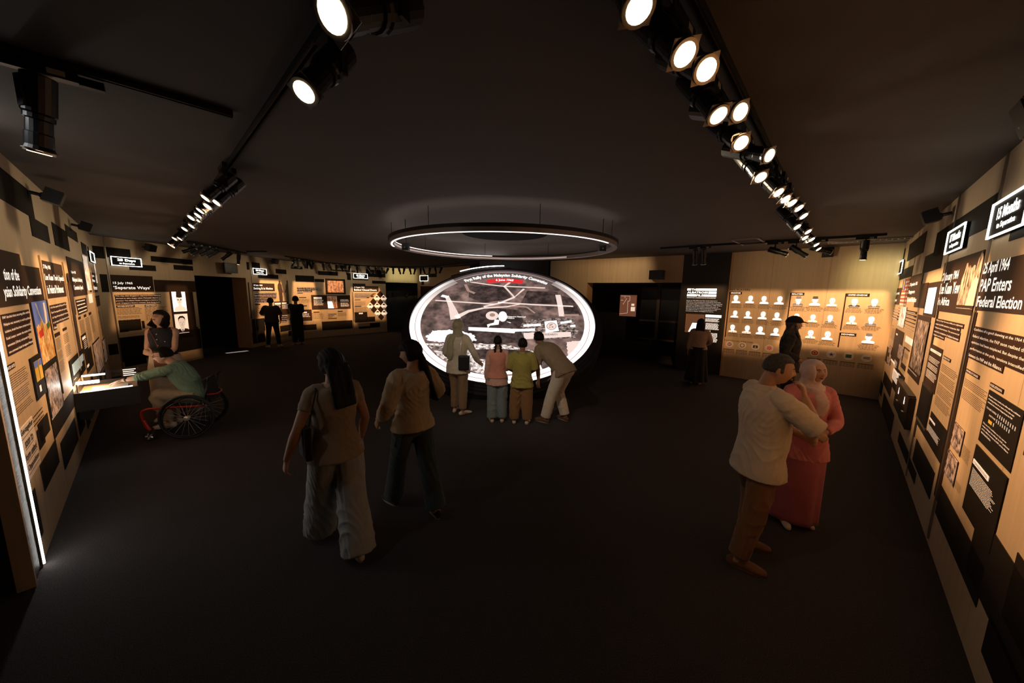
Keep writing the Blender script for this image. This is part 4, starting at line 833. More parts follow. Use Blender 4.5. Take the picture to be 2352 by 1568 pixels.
MB().add(*ringmesh(2.15, 2.268, -.02, .004, A1, 360 + A0, 110)).build('white_band', M['scr_white'], scr)
MB().add(*ringmesh(2.02, 2.135, -.02, .004, A1, 360 + A0, 110)).build('white_band', M['scr_white2'], scr)
MB().add(*ringmesh(2.135, 2.15, -.02, .006, A1, 360 + A0, 110)).build('band_line', M['scr_mid'], scr)
MB().add(*ringmesh(1.84, 2.268, -.02, .003, A0, A1, 48)).build('headline_band', M['scr_band'], scr)
MB().add(*ringmesh(2.15, 2.158, .003, .005, A0, A1, 48)).build('band_line', M['scr_pink'], scr)
def arctext(s, rr, h, a_mid, a_span, m, name):
    V, F = tmesh(s, .025); x0, x1 = V[:, 0].min(), V[:, 0].max(); y0, y1 = V[:, 1].min(), V[:, 1].max()
    a = np.radians(a_mid + a_span / 2 - (V[:, 0] - x0) / (x1 - x0) * a_span); r_ = rr + (V[:, 1] - y0) / (y1 - y0) * h
    P = DC + np.outer(r_ * np.cos(a), EX) + np.outer(r_ * np.sin(a), EY) + EN * .012
    MB().add(P, F).build(name, M[m], scr)
arctext('First Rally of the Malaysian Solidarity Convention', 1.855, .20, 88.5, 73, 'white_e', 'headline_lettering')
MB().add(*ringmesh(1.60, 1.80, .002, .006, 72, 107, 24)).build('red_banner', M['scr_red'], scr)
arctext('6 June 1965', 1.64, .13, 90, 17, 'white_e', 'date_lettering')
cz = zm(900, 480, 3.409)
def ribbon(pts, wd, m, nm='road', o=.003):
    P = [np.array(dq(*cz(*p))) for p in pts]; V = []; F = []
    for i, p in enumerate(P):
        t_ = P[min(i + 1, len(P) - 1)] - P[max(i - 1, 0)]; n_ = np.array([-t_[1], t_[0]]) / (np.linalg.norm(t_) + 1e-9)
        w_ = wd[i] if isinstance(wd, (list, tuple)) else wd
        V += [dp(*(p + n_ * w_ / 2), o), dp(*(p - n_ * w_ / 2), o)]
    for i in range(len(P) - 1): F.append((2 * i, 2 * i + 1, 2 * i + 3, 2 * i + 2))
    return MB().add(V, F).build(nm, M[m], scr)
for k, (pts, wd, m) in enumerate((([(610, 570), (760, 592), (880, 605), (1200, 618)], .05, 'scr_pink'), ([(925, 575), (880, 605), (960, 690), (1035, 625)], .065, 'scr_pink'), ([(960, 690), (850, 735), (720, 765)], .07, 'scr_pink'),
        ([(340, 715), (500, 725), (800, 745)], .05, 'scr_pink'), ([(830, 730), (1100, 748), (1420, 762)], .06, 'scr_pink'), ([(1120, 815), (1060, 770), (1040, 765), (930, 762)], .05, 'scr_mid'),
        ([(500, 850), (600, 800), (720, 775), (900, 765), (1000, 745)], [.15, .10, .06, .05, .04], 'scr_pink'), ([(430, 680), (470, 770), (500, 860)], [.10, .16, .26], 'scr_pink'), ([(390, 678), (440, 690)], .10, 'scr_glow'),
        ([(575, 590), (600, 640), (650, 660)], .08, 'scr_mid'), ([(1300, 672), (1320, 765), (1330, 840)], .14, 'scr_pink'), ([(1330, 830), (1465, 830)], .08, 'scr_mid'))): ribbon(pts, wd, m)
def blob(pts, m, nm, o=.0035, jag=0):
    if jag:
        rnd = random.Random(len(pts) + int(pts[0][0])); q = []
        for i, p in enumerate(pts):
            p2 = pts[(i + 1) % len(pts)]
            for k in range(12): t_ = k / 12; q.append((p[0] + (p2[0] - p[0]) * t_ + rnd.uniform(-jag, jag), p[1] + (p2[1] - p[1]) * t_ + rnd.uniform(-jag, jag) * .5))
        pts = q
    V = [dp(*dq(*cz(*p)), o) for p in pts]; return MB().add(V, [tuple(range(len(V)))]).build(nm, M[m] if isinstance(m, str) else m, scr)
M['scr_noise'] = photo('screen_crowd', (.10, .06, .05), (1, .90, .86), 13, 1.2, (1, 1, 1), (.40, .60))
M['scr_noise2'] = photo('screen_crowd_dark', (.05, .035, .03), (.8, .62, .56), 22, .8, (.6, 1, 1), (.45, .66))
blob([(610, 600), (880, 612), (945, 700), (720, 735), (600, 690)], 'scr_dark', 'dark_blocks', .002); blob([(1060, 640), (1300, 650), (1300, 745), (1010, 735)], 'scr_dark', 'dark_blocks', .002)
blob([(560, 800), (800, 775), (1000, 790), (1040, 900), (1030, 1040), (640, 1070), (530, 990)], 'scr_dark', 'dark_blocks', .002); blob([(1330, 680), (1420, 700), (1480, 830), (1340, 820)], 'scr_dark', 'dark_blocks', .002)
blob([(270, 1000), (320, 955), (420, 945), (520, 950), (640, 985), (665, 1030), (560, 1045), (380, 1040), (280, 1030)], 'scr_glow', 'bright_patch', .004, 9)
blob([(260, 1050), (660, 1050), (900, 1065), (1100, 1110), (1120, 1230), (1300, 1290), (700, 1290), (400, 1180)], 'scr_noise', 'crowd_patch', .003, 9)
blob([(300, 1070), (640, 1075), (640, 1110), (330, 1110)], 'scr_noise2', 'crowd_patch', .0045, 9); blob([(1020, 880), (1180, 860), (1420, 850), (1460, 960), (1430, 1010), (1060, 1020), (1010, 960)], 'scr_noise2', 'crowd_patch', .003, 9)
blob([(640, 1100), (870, 1095), (1090, 1110), (1000, 1200), (640, 1170)], 'scr_dark', 'stand_shape', .004); blob([(700, 1200), (860, 1195), (1180, 1160), (1160, 1290), (740, 1290)], 'scr_glow', 'bright_patch', .004, 9)
blob([(1360, 1040), (1480, 1030), (1470, 1130), (1390, 1160)], 'scr_pink', 'bright_patch', .003, 9)
blob([(1195, 882), (1290, 872), (1308, 955), (1205, 968)], 'white_e', 'banner_board', .006)
for (x, y, a_, b2, m, o) in ((785, 835, 50, 34, 'scr_pink', .005), (787, 830, 22, 14, 'scr_mid', .006), (868, 842, 34, 40, 'white_e', .006), (1250, 918, 40, 30, 'scr_mid', .007), (1250, 918, 34, 25, 'scr_pink', .0075), (1240, 910, 8, 6, 'scr_mid', .008), (1258, 925, 8, 6, 'scr_mid', .008), (1252, 905, 7, 5, 'scr_mid', .008), (1236, 926, 6, 5, 'scr_mid', .008)):
    blob([(x + a_ * math.cos(k * .3927), y + b2 * math.sin(k * .3927)) for k in range(16)], m, 'lit_spot', o)
blob([(805, 865), (842, 868), (835, 905), (770, 912), (752, 930), (745, 905), (800, 890)], 'white_e', 'bright_path', .0055); blob([(895, 880), (935, 890), (925, 893)], 'white_e', 'bright_path', .0055)
blob([(600, 925), (1030, 940), (1120, 935), (1120, 955), (965, 960), (960, 972), (600, 950)], 'scr_glow', 'caption_strip', .005)
blob([(1030, 905), (1165, 897), (1167, 915), (1032, 922)], 'white_e', 'placard', .006); blob([(1320, 885), (1405, 872), (1410, 888), (1322, 900)], 'scr_glow', 'placard', .006); blob([(1395, 912), (1435, 905), (1437, 922), (1398, 926)], 'scr_glow', 'placard', .006)
blob([(1030, 970), (1400, 962), (1405, 1000), (1040, 1020)], 'scr_pink', 'placard', .0045)
def flat_text(s, q1, q2, m, nm='screen_lettering', o=.009):
    V, F = tmesh(s, .01); x0, y1 = dq(*cz(*q1)); x1, y0 = dq(*cz(*q2)); vx0, vx1 = V[:, 0].min(), V[:, 0].max(); vy0, vy1 = V[:, 1].min(), V[:, 1].max()
    X_ = x0 + (V[:, 0] - vx0) / (vx1 - vx0) * (x1 - x0); Y_ = y0 + (V[:, 1] - vy0) / (vy1 - vy0) * (y1 - y0)
    MB().add(DC + np.outer(X_, EX) + np.outer(Y_, EY) + EN * o, F).build(nm, M[m], scr)
flat_text('Singapore National\nTheatre', (897, 838), (1047, 862), 'white_e')
flat_text('The first speech on Malaysian Malaysia', (620, 932), (1010, 944), 'facedark'); flat_text('MALAYSIAN MALAYSIA', (1050, 905), (1150, 915), 'facedark'); flat_text('SOLIDARITY', (1180, 975), (1300, 992), 'facedark')
# light bar along the upper rim behind the screen
MB().tube([dp(2.62 * math.cos(R(a)), 2.62 * math.sin(R(a)) * .985, -.02) for a in range(91, 123, 2)], [(.012, .012)] * 16, 8).build('rim_light_bar', M['led'], scr)
MB().tube([dp(2.58 * math.cos(R(a)), 2.58 * math.sin(R(a)) * .985, -.07) for a in range(86, 130, 2)], [(.020, .020)] * 22, 6).build('rim_rail', M['blacktrack'], scr)

# ================================================================== CEILING RING
RC = np.array([-.17, 6.39, 2.95]); RR = 1.93
ring = empty('ceiling_ring', (RC[0], RC[1], 2.90), 'large black metal ring lamp hung below the ceiling above the round screen', 'lamp')
M['ringmetal'] = mat('dark_ring_metal', (.34, .30, .28), .4, metal=.5)
def hring(r0, r1, z0, z1, a0=0, a1=360, n=96):
    full = a1 - a0 >= 360; m = n if full else n + 1; V = []; F = []
    for i in range(m):
        a = R(a0 + (a1 - a0) * i / n); c, s = math.cos(a), math.sin(a)
        for rr, zz in ((r0, z0), (r1, z0), (r1, z1), (r0, z1)): V.append((RC[0] + rr * c, RC[1] + rr * s, zz))
    for i in range(n):
        j = (i + 1) % m
        for k in range(4): F.append((i * 4 + k, i * 4 + (k + 1) % 4, j * 4 + (k + 1) % 4, j * 4 + k))
    if not full: F += [(3, 2, 1, 0), tuple((m - 1) * 4 + k for k in range(4))]
    return V, F
MB().add(*hring(RR - .035, RR + .035, 2.90, 2.97)).build('ring_profile', M['ringmetal'], ring); MB().add(*hring(RR + .03, RR + .055, 2.955, 3.0)).build('ring_lip', M['blacktrack'], ring)
M['ring_led'] = sampled(mat('ring_led', (1, .9, .85), .4, emit=(1, .88, .82), est=2.4)); M['ring_up'] = sampled(mat('ring_upper_led', (1, .9, .85), .4, emit=(1, .86, .80), est=2.2)); M['ring_dim'] = mat('ring_led_dim', (1, .9, .85), .4, emit=(.8, .62, .56), est=.35)
MB().add(*hring(RR - .042, RR - .035, 2.915, 2.945, 98, 150, 30)).build('led_segment', M['ring_dim'], ring); MB().add(*hring(RR - .042, RR - .035, 2.915, 2.945, 150, 200, 30)).build('led_segment', M['ring_dim'], ring)
MB().add(*hring(RR - .042, RR - .035, 2.915, 2.945, 45, 98, 30)).build('led_segment', M['ring_dim'], ring)
MB().add(*hring(RR - .012, RR + .012, 2.894, 2.90, 188, 250, 50)).build('led_segment', M['ring_led'], ring); MB().add(*hring(RR - .012, RR + .012, 2.894, 2.90, 250, 325, 40)).build('led_segment', M['ring_up'], ring)
MB().add(*hring(RR - .03, RR + .03, 2.976, 2.985, 100, 330, 60)).build('upper_led', M['ring_up'], ring)
for a in (15, 60, 105, 150, 195, 240, 285, 330): MB().cyl((RC[0] + RR * math.cos(R(a)), RC[1] + RR * math.sin(R(a)), 2.97), (RC[0] + RR * math.cos(R(a)), RC[1] + RR * math.sin(R(a)), HH), .004, 6).build('hanger_wire', M['blacktrack'], ring)
b = MB(); b.tube([(-.17, 6.7, HH - .03), (-.17, 6.7, HH - .001)], [.80, .80], 48, cap=0); tag(b.build('ceiling_disc', M['matblack']), 'flat black disc on the ceiling inside the ring lamp', 'panel')

for px_, py_, lab in ((932, 566, 'small black speaker under the left side of the ring lamp'), (1383, 568, 'small black speaker under the right side of the ring lamp')):
    c = onz(px_, py_, 2.84); t = empty('ring_speaker', (c[0], c[1], 2.78), lab, 'speaker'); MB().box((0, 0, .055), (.10, .10, .11)).build('cabinet', M['lampbody'], t, local=True)
    MB().cyl((0, 0, .11), (0, 0, HH - 2.78), .006, 6).build('hanger_rod', M['blacktrack'], t, local=True); MB().ball((0, -.051, .04), .012, 8, 6).build('speaker_cone', M['alu'], t, local=True)

# ================================================================== SPEAKERS, MONITOR, VENTS
def speaker(c, wall_pt, s, yaw, lab, tilt=-.35, ceil=False):
    t = empty('wall_speaker', c, lab, 'speaker', None, yaw); rx = np.array([[1, 0, 0], [0, math.cos(tilt), -math.sin(tilt)], [0, math.sin(tilt), math.cos(tilt)]])
    MB().box((0, 0, 0), (s, s * .8, s * .95), rx).build('cabinet', M['lampbody'], t, local=True)
    MB().box(rx @ np.array([0, s * .41, 0]), (s * .92, .012, s * .86), rx).build('grille', M['blacktrack'], t, local=True)
    MB().ball(rx @ np.array([s * .2, s * .42, -s * .15]), .008, 6, 4).build('logo_badge', M['alu'], t, local=True)
    Wp = world_to_local(np.array(wall_pt), t)[0]
    MB().cyl((0, -s * .35, 0), Wp, .018, 8).ball((0, -s * .4, 0), .035, 8, 6).build('bracket_arm', M['blacktrack'], t, local=True)
    return t
def onwall(W, px, py, o): c = W.at(px, py, o); u = float((c - W.a) @ W.d); return c, W.P(u, min(c[2] + .02, HH - .05), .01)
for W, px, py, off, s, lab in ((WL, 122, 452, .16, .15, 'black speaker on the left wall, nearer of the two by the ceiling'), (WL, 197, 521, .16, .15, 'black speaker on the left wall, farther of the two by the ceiling'), (WF, 346, 569, .22, .17, 'black speaker above the far left wall near the 25 Days sign'), (WF, 632, 600, .22, .18, 'small black speaker high above the 20 Days sign'),
        (WP, 790, 611, .2, .18, 'small black speaker on the back left wall below the track'), (WR, 2138, 497, .16, .15, 'black speaker bracketed high on the right wall'), (WK, 1902, 579, .22, .19, 'black speaker at the top of the KEY PLAYERS wall'), (WR, 2408, 250, .24, .16, 'black speaker at the right edge of the ceiling')):
    c, wp = onwall(W, px, py, off); yaw = math.atan2(W.n[1], W.n[0]) - math.pi / 2; speaker(c, wp, s, yaw, lab)
u, z = WH.uz((1512, 632)); c = WH.P(u, z, .17); t = speaker(c, WH.P(u, z, .01), .30, math.atan2(WH.n[1], WH.n[0]) - math.pi / 2, 'wide black speaker on the maple header right of the round screen', 0)
for q_ in t.children:
    if q_.name.startswith('cabinet'): q_.scale = (1.25, 1, .9)
u0, z1 = WF.uz(E5(537, 325)); u1, z0 = WF.uz(E5(708, 458)); t = empty('wall_monitor', WF.P((u0 + u1) / 2, z0, .16), 'small grey monitor on the wall above the left doorway', 'monitor')
M['scrgrey'] = mat('dead_screen', (.06, .06, .06), .25, spec=.8)
wpart(WF, 'monitor_case', u0, u1, z0, z1, .12, .17, 'lampbody', t); wpart(WF, 'screen_face', u0 + .02, u1 - .02, z0 + .02, z1 - .02, .1701, .174, 'scrgrey', t); wpart(WF, 'wall_arm', (u0 + u1) / 2 - .05, (u0 + u1) / 2 + .05, z0 + .1, z1 - .1, .003, .12, 'blacktrack', t)
for c, sx, sy, rz, lab in ((onz(1723, 553, HH), .95, .42, .78, 'slatted ceiling vent above the black graphic wall'), (onz(2010, 549, HH), 1.3, .22, -.78, 'long slot vent at the ceiling in the right corner')):
    t = empty('ceiling_vent', (c[0], c[1], HH - .03), lab, 'vent', None, rz)
    fr = MB()
    for dx, dy, ax, ay in ((0, sy / 2, sx, .03), (0, -sy / 2, sx, .03), (sx / 2, 0, .03, sy), (-sx / 2, 0, .03, sy)): fr.box((dx, dy, .015), (ax, ay, .028))
    fr.build('vent_frame', M['ringmetal'], t, local=True); n = int(sx / .075)
    for k in range(n): MB().box((-sx / 2 + (k + .5) * sx / n, 0, .016), (.012, sy - .04, .022), [[.8, 0, .6], [0, 1, 0], [-.6, 0, .8]]).build('vent_slat', M['ringmetal'], t, local=True)

# ================================================================== TRACKS AND SPOTLIGHTS
TZ = HH - .04
def track(p, q, lab):
    p = np.array(p, float); q = np.array(q, float); L_ = np.linalg.norm(q - p); t = empty('lighting_track', (*((p + q) / 2)[:2], HH - .04), lab, 'light track', None, math.atan2(q[1] - p[1], q[0] - p[0]))
    b = MB(); b.box((0, .014, .018), (L_, .008, .036)); b.box((0, -.014, .018), (L_, .008, .036)); b.box((0, 0, .032), (L_, .036, .008)); b.build('track_rail', M['blacktrack'], t, local=True)
    MB().box((0, 0, .020), (L_ * .98, .006, .004)).build('track_conductor', M['jamb'], t, local=True); return t
proto = {}
def fixture_proto(kind):
    t = empty('track_spotlight', (0, 0, -50), 'x', 'spotlight'); s = 1.0
    MB().box((0, 0, -.02), (.24, .034, .04)).build('adapter', M['lampbody'], t, local=True)
    MB().box((.06, -.0172, -.02), (.05, .002, .022)).build('rating_label', M['sticker'], t, local=True)
    MB().cyl((0, 0, -.04), (0, 0, -.10), .012, 8).box((0, .05, -.13), (.03, .012, .12)).box((0, .03, -.085), (.03, .05, .012)).build('yoke', M['lampbody'], t, local=True)
    # head built along +X, pivot at origin; moved to z=-.15
    b = MB(); b.tube([(-.10, 0, 0), (-.096, 0, 0), (.05, 0, 0), (.058, 0, 0)], [.046, .051, .051, .046], 18, (0, 1, 0), cap=.05)
    hd = b.build('lamp_head', M['lampbody'], t, local=True); hd.location = (0, 0, -.15)
    b = MB(); b.tube([(.056, 0, 0), (.075, 0, 0), (.08, 0, 0), (.13, 0, 0), (.135, 0, 0), (.185, 0, 0), (.20, 0, 0)], [.046, .046, .039, .039, .042, .042, .047], 18, (0, 1, 0), cap=0); b.build('snoot', M['lampbody'], hd, local=True)
    MB().box((.202, 0, 0), (.003, .088, .088), [[1, 0, 0], [0, .94, -.34], [0, .34, .94]]).build('filter_plate', M['ringmetal'], hd, local=True)
    b = MB(); b.tube([(.205, 0, 0), (.214, 0, 0)], [.036, .034], 20, (0, 1, 0), cap=0.02); b.build('lens', M['lens'], hd, local=True)
    b = MB(); V, F = tube([(.201, 0, 0), (.215, 0, 0)], [.040, .040], 20, (0, 1, 0), 1, 0); b.tube([(.2045, 0, 0), (.2125, 0, 0)], [.045, .045], 20, (0, 1, 0), cap=0); b.build('lens_rim', M['alu'], hd, local=True)
    return t
def clone(o, par=None):
    c = o.copy(); COL.objects.link(c); c.parent = par
    for ch in o.children: clone(ch, c)
    return c
FX = None
def fixture(p, track_yaw, aim_yaw, down, lab, group, s=1.0):
    """aim_yaw: world heading of the beam, down: angle below horizontal"""
    global FX
    if FX is None: t = FX = fixture_proto(0)
    else: t = clone(FX)
    t.location = (p[0], p[1], TZ); t.rotation_euler = (0, 0, track_yaw); t.scale = (s, s, s); t['label'] = lab; t['group'] = group
    for c in t.children:
        if c.name.startswith('lamp_head'): c.rotation_euler = (0, down, aim_yaw - track_yaw)
        if c.name.startswith('yoke'): c.rotation_euler = (0, 0, aim_yaw - track_yaw)
    return t
def projector(p, tgt, power, hw=.3, hh=.3, soft=.12, col=(1, .66, .36), rad=.02, name='beam'):
    """framing projector, also used for added fill: a spot whose shutters cut a rectangle (half-tangents hw, hh)"""
    ld = bpy.data.lights.new(name, 'SPOT'); o = bpy.data.objects.new('track_or_fill_beam', ld); COL.objects.link(o)
    o.location = p; dv = Vector(np.array(tgt) - np.array(p)); o.rotation_euler = dv.to_track_quat('-Z', 'Y').to_euler()
    ld.energy = power * 4.1; ld.color = col; ld.shadow_soft_size = rad; ld.spot_size = min(2 * math.atan(math.hypot(hw + soft, hh + soft)) * 1.06, 3.1); ld.spot_blend = .05
    ld.use_nodes = True; nt = ld.node_tree; N = nt.nodes; L = nt.links; N.clear()
    out = N.new('ShaderNodeOutputLight'); em = N.new('ShaderNodeEmission'); L.new(em.outputs[0], out.inputs[0])
    tc = N.new('ShaderNodeTexCoord'); sx = N.new('ShaderNodeSeparateXYZ'); L.new(tc.outputs['Normal'], sx.inputs[0])
    def mth(op, a, b=None):
        n = N.new('ShaderNodeMath'); n.operation = op
        for i, v in enumerate((a, b)):
            if v is None: continue
            if isinstance(v, (int, float)): n.inputs[i].default_value = v
            else: L.new(v, n.inputs[i])
        return n.outputs[0]
    def edge(ax, h_):
        q = mth('ABSOLUTE', mth('DIVIDE', ax, sx.outputs[2])); m = N.new('ShaderNodeMapRange'); m.interpolation_type = 'SMOOTHSTEP'
        m.inputs['From Min'].default_value = h_ + soft * .5; m.inputs['From Max'].default_value = max(h_ - soft * .5, 0); L.new(q, m.inputs['Value']); return m.outputs[0]
    L.new(mth('MULTIPLY', edge(sx.outputs[0], hw), edge(sx.outputs[1], hh)), em.inputs['Strength']); return o
ORD = ['first', 'second', 'third', 'fourth', 'fifth', 'sixth', 'seventh', 'eighth', 'ninth', 'tenth', 'eleventh', 'twelfth', 'thirteenth', 'fourteenth', 'fifteenth', 'sixteenth', 'seventeenth', 'eighteenth', 'nineteenth', 'twentieth', 'twenty-first', 'twenty-second', 'twenty-third', 'twenty-fourth', 'twenty-fifth', 'twenty-sixth']
# right-hand track, 1.27 m off the right wall
tr0 = onz(1560, -60, TZ); tr1 = onz(1872, 562, TZ); rd = nrm(tr1 - tr0); ryaw = math.atan2(rd[1], rd[0]); track(tr0[:2], tr1[:2], 'long black track with many lit spotlights running along the right of the ceiling')
aimR = math.atan2(-WR.n[1], -WR.n[0])
def sq(px, py): p = onz(px, py, TZ); return tr0 + rd * ((p - tr0) @ rd)
RS = [(1467, 20, .1), (1572, 125, .25), (1622, 160, .1), (1650, 265, .3), (1700, 257, .15), (1702, 328, .25), (1767, 357, .75), (1747, 407, .25), (1788, 442, .2), (1804, 457, .35), (1819, 466, .3), (1835, 478, .45), (1846, 496, .4), (1831, 521, .2), (1856, 532, .3), (1849, 546, .1), (1857, 553, .2), (1864, 550, .3), (1875, 562, .4), (1880, 572, .5)]
def under(px, py, W, track0, tdir, aim, down, s, snap=0.):
    """track point whose lamp puts its lens at this pixel"""
    dr = (.15 + .21 * math.sin(down)) * s; out = .21 * math.cos(down) * s; p = onz(px, py, TZ - dr); p = p - np.array([math.cos(aim), math.sin(aim), 0]) * out; p[2] = TZ
    return p * (1 - snap) + snap * (track0 + tdir * ((p - track0) @ tdir))
AIM = {1: (5.07, .84), 2: (4.92, .68), 3: (5.07, .90), 4: (4.95, .48), 5: (4.80, .70), 6: (5.10, .46), 7: (4.80, .82)}
for k, (x, y, dy) in enumerate(RS):
    hd_, dn = AIM.get(k, (5.0 + dy * .5, .85 if k else 1.0)); fixture(under(x, y, WR, tr0, rd, hd_, dn, 1.0), ryaw, hd_, dn, 'black spotlight with glowing lens, %s from the near end of the right-hand track' % ORD[k], 'spotlights on the right-hand track', 1.0)
# left-hand track
tl0 = onz(792, 10, TZ); tl1 = onz(398, 562, TZ); ld_ = nrm(tl1 - tl0); lyaw = math.atan2(ld_[1], ld_[0]); track(tl0[:2], tl1[:2], 'long black track with copper inlay running along the left of the ceiling')
aimL = math.atan2(-WL.n[1], -WL.n[0])
def sl(px, py): p = onz(px, py, TZ); return tl0 + ld_ * ((p - tl0) @ ld_)
LS = [(765, 32, 4.32 - aimL, .64, 1.25), (699, 211, 4.44 - aimL, .88, 1.1)] + [(x, y, 4.05 + .1 * (i % 3) - aimL, .85, 1.0) for i, (x, y) in enumerate(((472, 455), (497, 465), (477, 474), (460, 484), (455, 495), (439, 500), (452, 504), (440, 519), (424, 526), (413, 548), (401, 548), (397, 566), (390, 562)))]
for k, (x, y, dy, dn, sc_) in enumerate(LS):
    fixture(under(x, y, WL, tl0, ld_, aimL + dy, dn, sc_), lyaw, aimL + dy, dn, 'black spotlight, %s from the near end of the left-hand track' % ORD[k], 'spotlights on the left-hand track', sc_)
# short track at the upper left with a downlight
tu0 = onz(-60, 100, TZ); tu1 = onz(535, 270, TZ); track(tu0[:2], tu1[:2], 'short black track at the upper left of the ceiling'); uy = math.atan2(*(tu1 - tu0)[[1, 0]])
p_ = onz(75, 143, TZ); fixture(p_, uy, uy + 2.2, 1.35, 'large black spotlight hanging straight down at the upper left', 'spotlights on the short track', 1.15)
p_ = onz(150, 170, TZ); MB().box((p_[0], p_[1], TZ - .02), (.04, .26, .04), [[math.cos(uy - 1.57), -math.sin(uy - 1.57), 0], [math.sin(uy - 1.57), math.cos(uy - 1.57), 0], [0, 0, 1]]).build('track_adapter', M['lampbody'], label='long adapter box on the short track at the upper left', cat='adapter')
# track in front of the back right wall
tb0 = onz(1517, 572, TZ); tb1 = onz(2037, 541, TZ); bd = nrm(tb1 - tb0); byaw = math.atan2(bd[1], bd[0]); track(tb0[:2], tb1[:2], 'black track along the ceiling before the KEY PLAYERS wall'); aimK = math.atan2(-WK.n[1], -WK.n[0])
for k, (x, y, dy, dn, lab) in enumerate(((1598, 567, .1, 1.25, 'narrow black spotlight above the black graphic wall, left one'), (1618, 566, 0, 1.3, 'narrow black spotlight above the black graphic wall, right one'), (1782, 557, -1.3, .35, 'black spotlight tilted right, left of the right-hand track end'), (1830, 554, -1.2, .6, 'black spotlight tilted steeply right, beside the right-hand track end'), (1880, 551, -1.2, .3, 'small black spotlight just right of the right-hand track end'), (1987, 546, 0, 1.5, 'black cylinder spotlight pointing straight down near the right corner'))):
    p_ = onz(x, y, TZ); p_ = tb0 + bd * ((p_ - tb0) @ bd); fixture(p_, byaw, aimK + dy, dn, lab, 'spotlights before the KEY PLAYERS wall', 1.1)
# track over the far left wall
tf0 = onz(430, 556, TZ); tf1 = onz(566, 583, TZ); fd = nrm(tf1 - tf0); fy = math.atan2(fd[1], fd[0]); track(tf0[:2], tf1[:2], 'black track above the far left wall and doorway'); aimF = math.atan2(-WF.n[1], -WF.n[0])
q0 = onz(567, 579, TZ); q1 = onz(612, 579, TZ); track(q0[:2], q1[:2], 'thin short track right of the doorway spotlights')
for k, (x, y, dn) in enumerate(((440, 558, .35), (458, 561, .5), (477, 564, .5), (492, 567, .6), (523, 573, .7), (547, 580, 1.45))):
    p_ = onz(x, y, TZ); fixture(p_, fy, aimF + .3, dn, 'black spotlight, %s from the left above the far left wall' % ORD[k], 'spotlights above the far left wall', 1.0)
# curved track before the back wall
cpts = [onz(x, y, TZ) for x, y in ((655, 590), (740, 603), (820, 610), (890, 613), (958, 614), (1040, 609), (1110, 602))]
ct = empty('lighting_track', (cpts[3][0], cpts[3][1], HH - .04), 'long curved black track full of spotlights before the back wall', 'light track')
MB().tube([p + np.array([0, 0, .02]) for p in cpts], [(.02, .02)] * 7, 6, None, 0, 6).build('track_rail', M['blacktrack'], ct)
CP = np.array(cpts)
BX = [674, 683, 697, 705, 711, 718, 742, 757, 772, 784, 802, 820, 848, 862, 877, 890, 903, 917, 928, 942, 953, 966, 973, 987, 1000, 1013]
for k, x in enumerate(BX):
    y = np.interp(x, [655, 740, 820, 890, 958, 1040, 1110], [590, 603, 610, 613, 614, 609, 602]); p_ = onz(x, y, TZ)
    fixture(p_, .3, 1.9 - .55 * ((k * 7) % 5 - 2) * .7, .95 + .12 * (k % 3), 'small black spotlight, %s from the left on the curved back track' % ORD[k], 'spotlights on the curved back track', .92)

# ================================================================== beams of the framing projectors
wm = (1, .54, .235)
for u_, pw, hw in ((.75, 55, .42), (2.3, 60, .44), (3.9, 75, .46), (5.4, 85, .46), (6.9, 85, .46), (8.4, 80, .46)):
    projector(WR.P(u_, HH - .28, 1.3), WR.P(u_, 1.84, 0), pw, hw, .36, .12, wm)
for u_, pw, hw in ((.55, 60, .44), (1.9, 60, .44), (3.3, 60, .42), (4.8, 50, .42), (6.4, 40, .42)):
    projector(WL.P(u_, HH - .28, 1.35), WL.P(u_, 1.82, 0), pw, hw, .35, .12, wm)
for q, pw, hw, hh_ in ((D(430, 760), 55, .22, .16), (D(960, 830), 35, .14, .3), (E5(1180, 790), 120, .30, .34)):
    u_, z_ = WF.uz(q); projector(WF.P(u_, HH - .3, 1.9), WF.P(u_, z_, 0), pw, hw, hh_, .07, wm)
for q, pw, hw, hh_ in ((f7(1000, 820), 90, .20, .30), (g7(370, 530), 60, .20, .14), (g7(330, 1010), 95, .36, .14), (g7(950, 800), 110, .34, .26)):
    u_, z_ = WP.uz(q); projector(WP.P(u_, HH - .3, 2.0), WP.P(u_, z_, 0), pw, hw, hh_, .07, wm)
# wide washes added to brighten the upper walls, standing in for lamp spill
for W_w, us_, pw in ((WR, (1.5, 4.5, 7.5), 15), (WL, (1.2, 3.6, 6.0), 15), (WF, (1.2, 4.8), 10), (WP, (1.0, 3.2), 8)):
    for u_ in us_: projector(W_w.P(u_, HH - .2, 2.1), W_w.P(u_, 2.35, 0), pw, .75, .42, .7, (1, .80, .52), .05)
uK = WK.L
projector(WK.P(uK * .72, HH - .3, 2.2), WK.P(uK * .70, 1.72, 0), 130, .34, .22, .06, wm); projector(WK.P(uK * .2, HH - .3, 2.2), WK.P(uK * .19, 1.6, 0), 42, .24, .26, .08, wm)
projector(WK.P(uK * .93, HH - .3, 1.3), WK.P(uK * .93, 2.55, 0), 16, .45, .35, .5, (.95, .85, .38)); projector(WK.P(uK * .45, 2.7, 2.6), WK.P(uK * .5, 2.3, 0), 10, .55, .5, .5, (1, .72, .38))
projector(WA.P(.6, HH - .3, 1.8), WA.P(.55, 1.7, 0), 22, .3, .3, .12, wm)
projector(WD.P(.8, HH - .1, 1.5), WD.P(.8, 3.0, 0), 20, .5, .3, .3, (.95, .88, .42)); projector(WH.P(2.6, HH - .1, 1.6), WH.P(2.2, 2.7, 0), 14, .9, .35, .4, (1, .68, .36))
p_ = onz(545, 808, 0); projector((p_[0] + .3, p_[1] - .2, HH - .3), p_, 420, .10, .030, .008, (1, .9, .78))
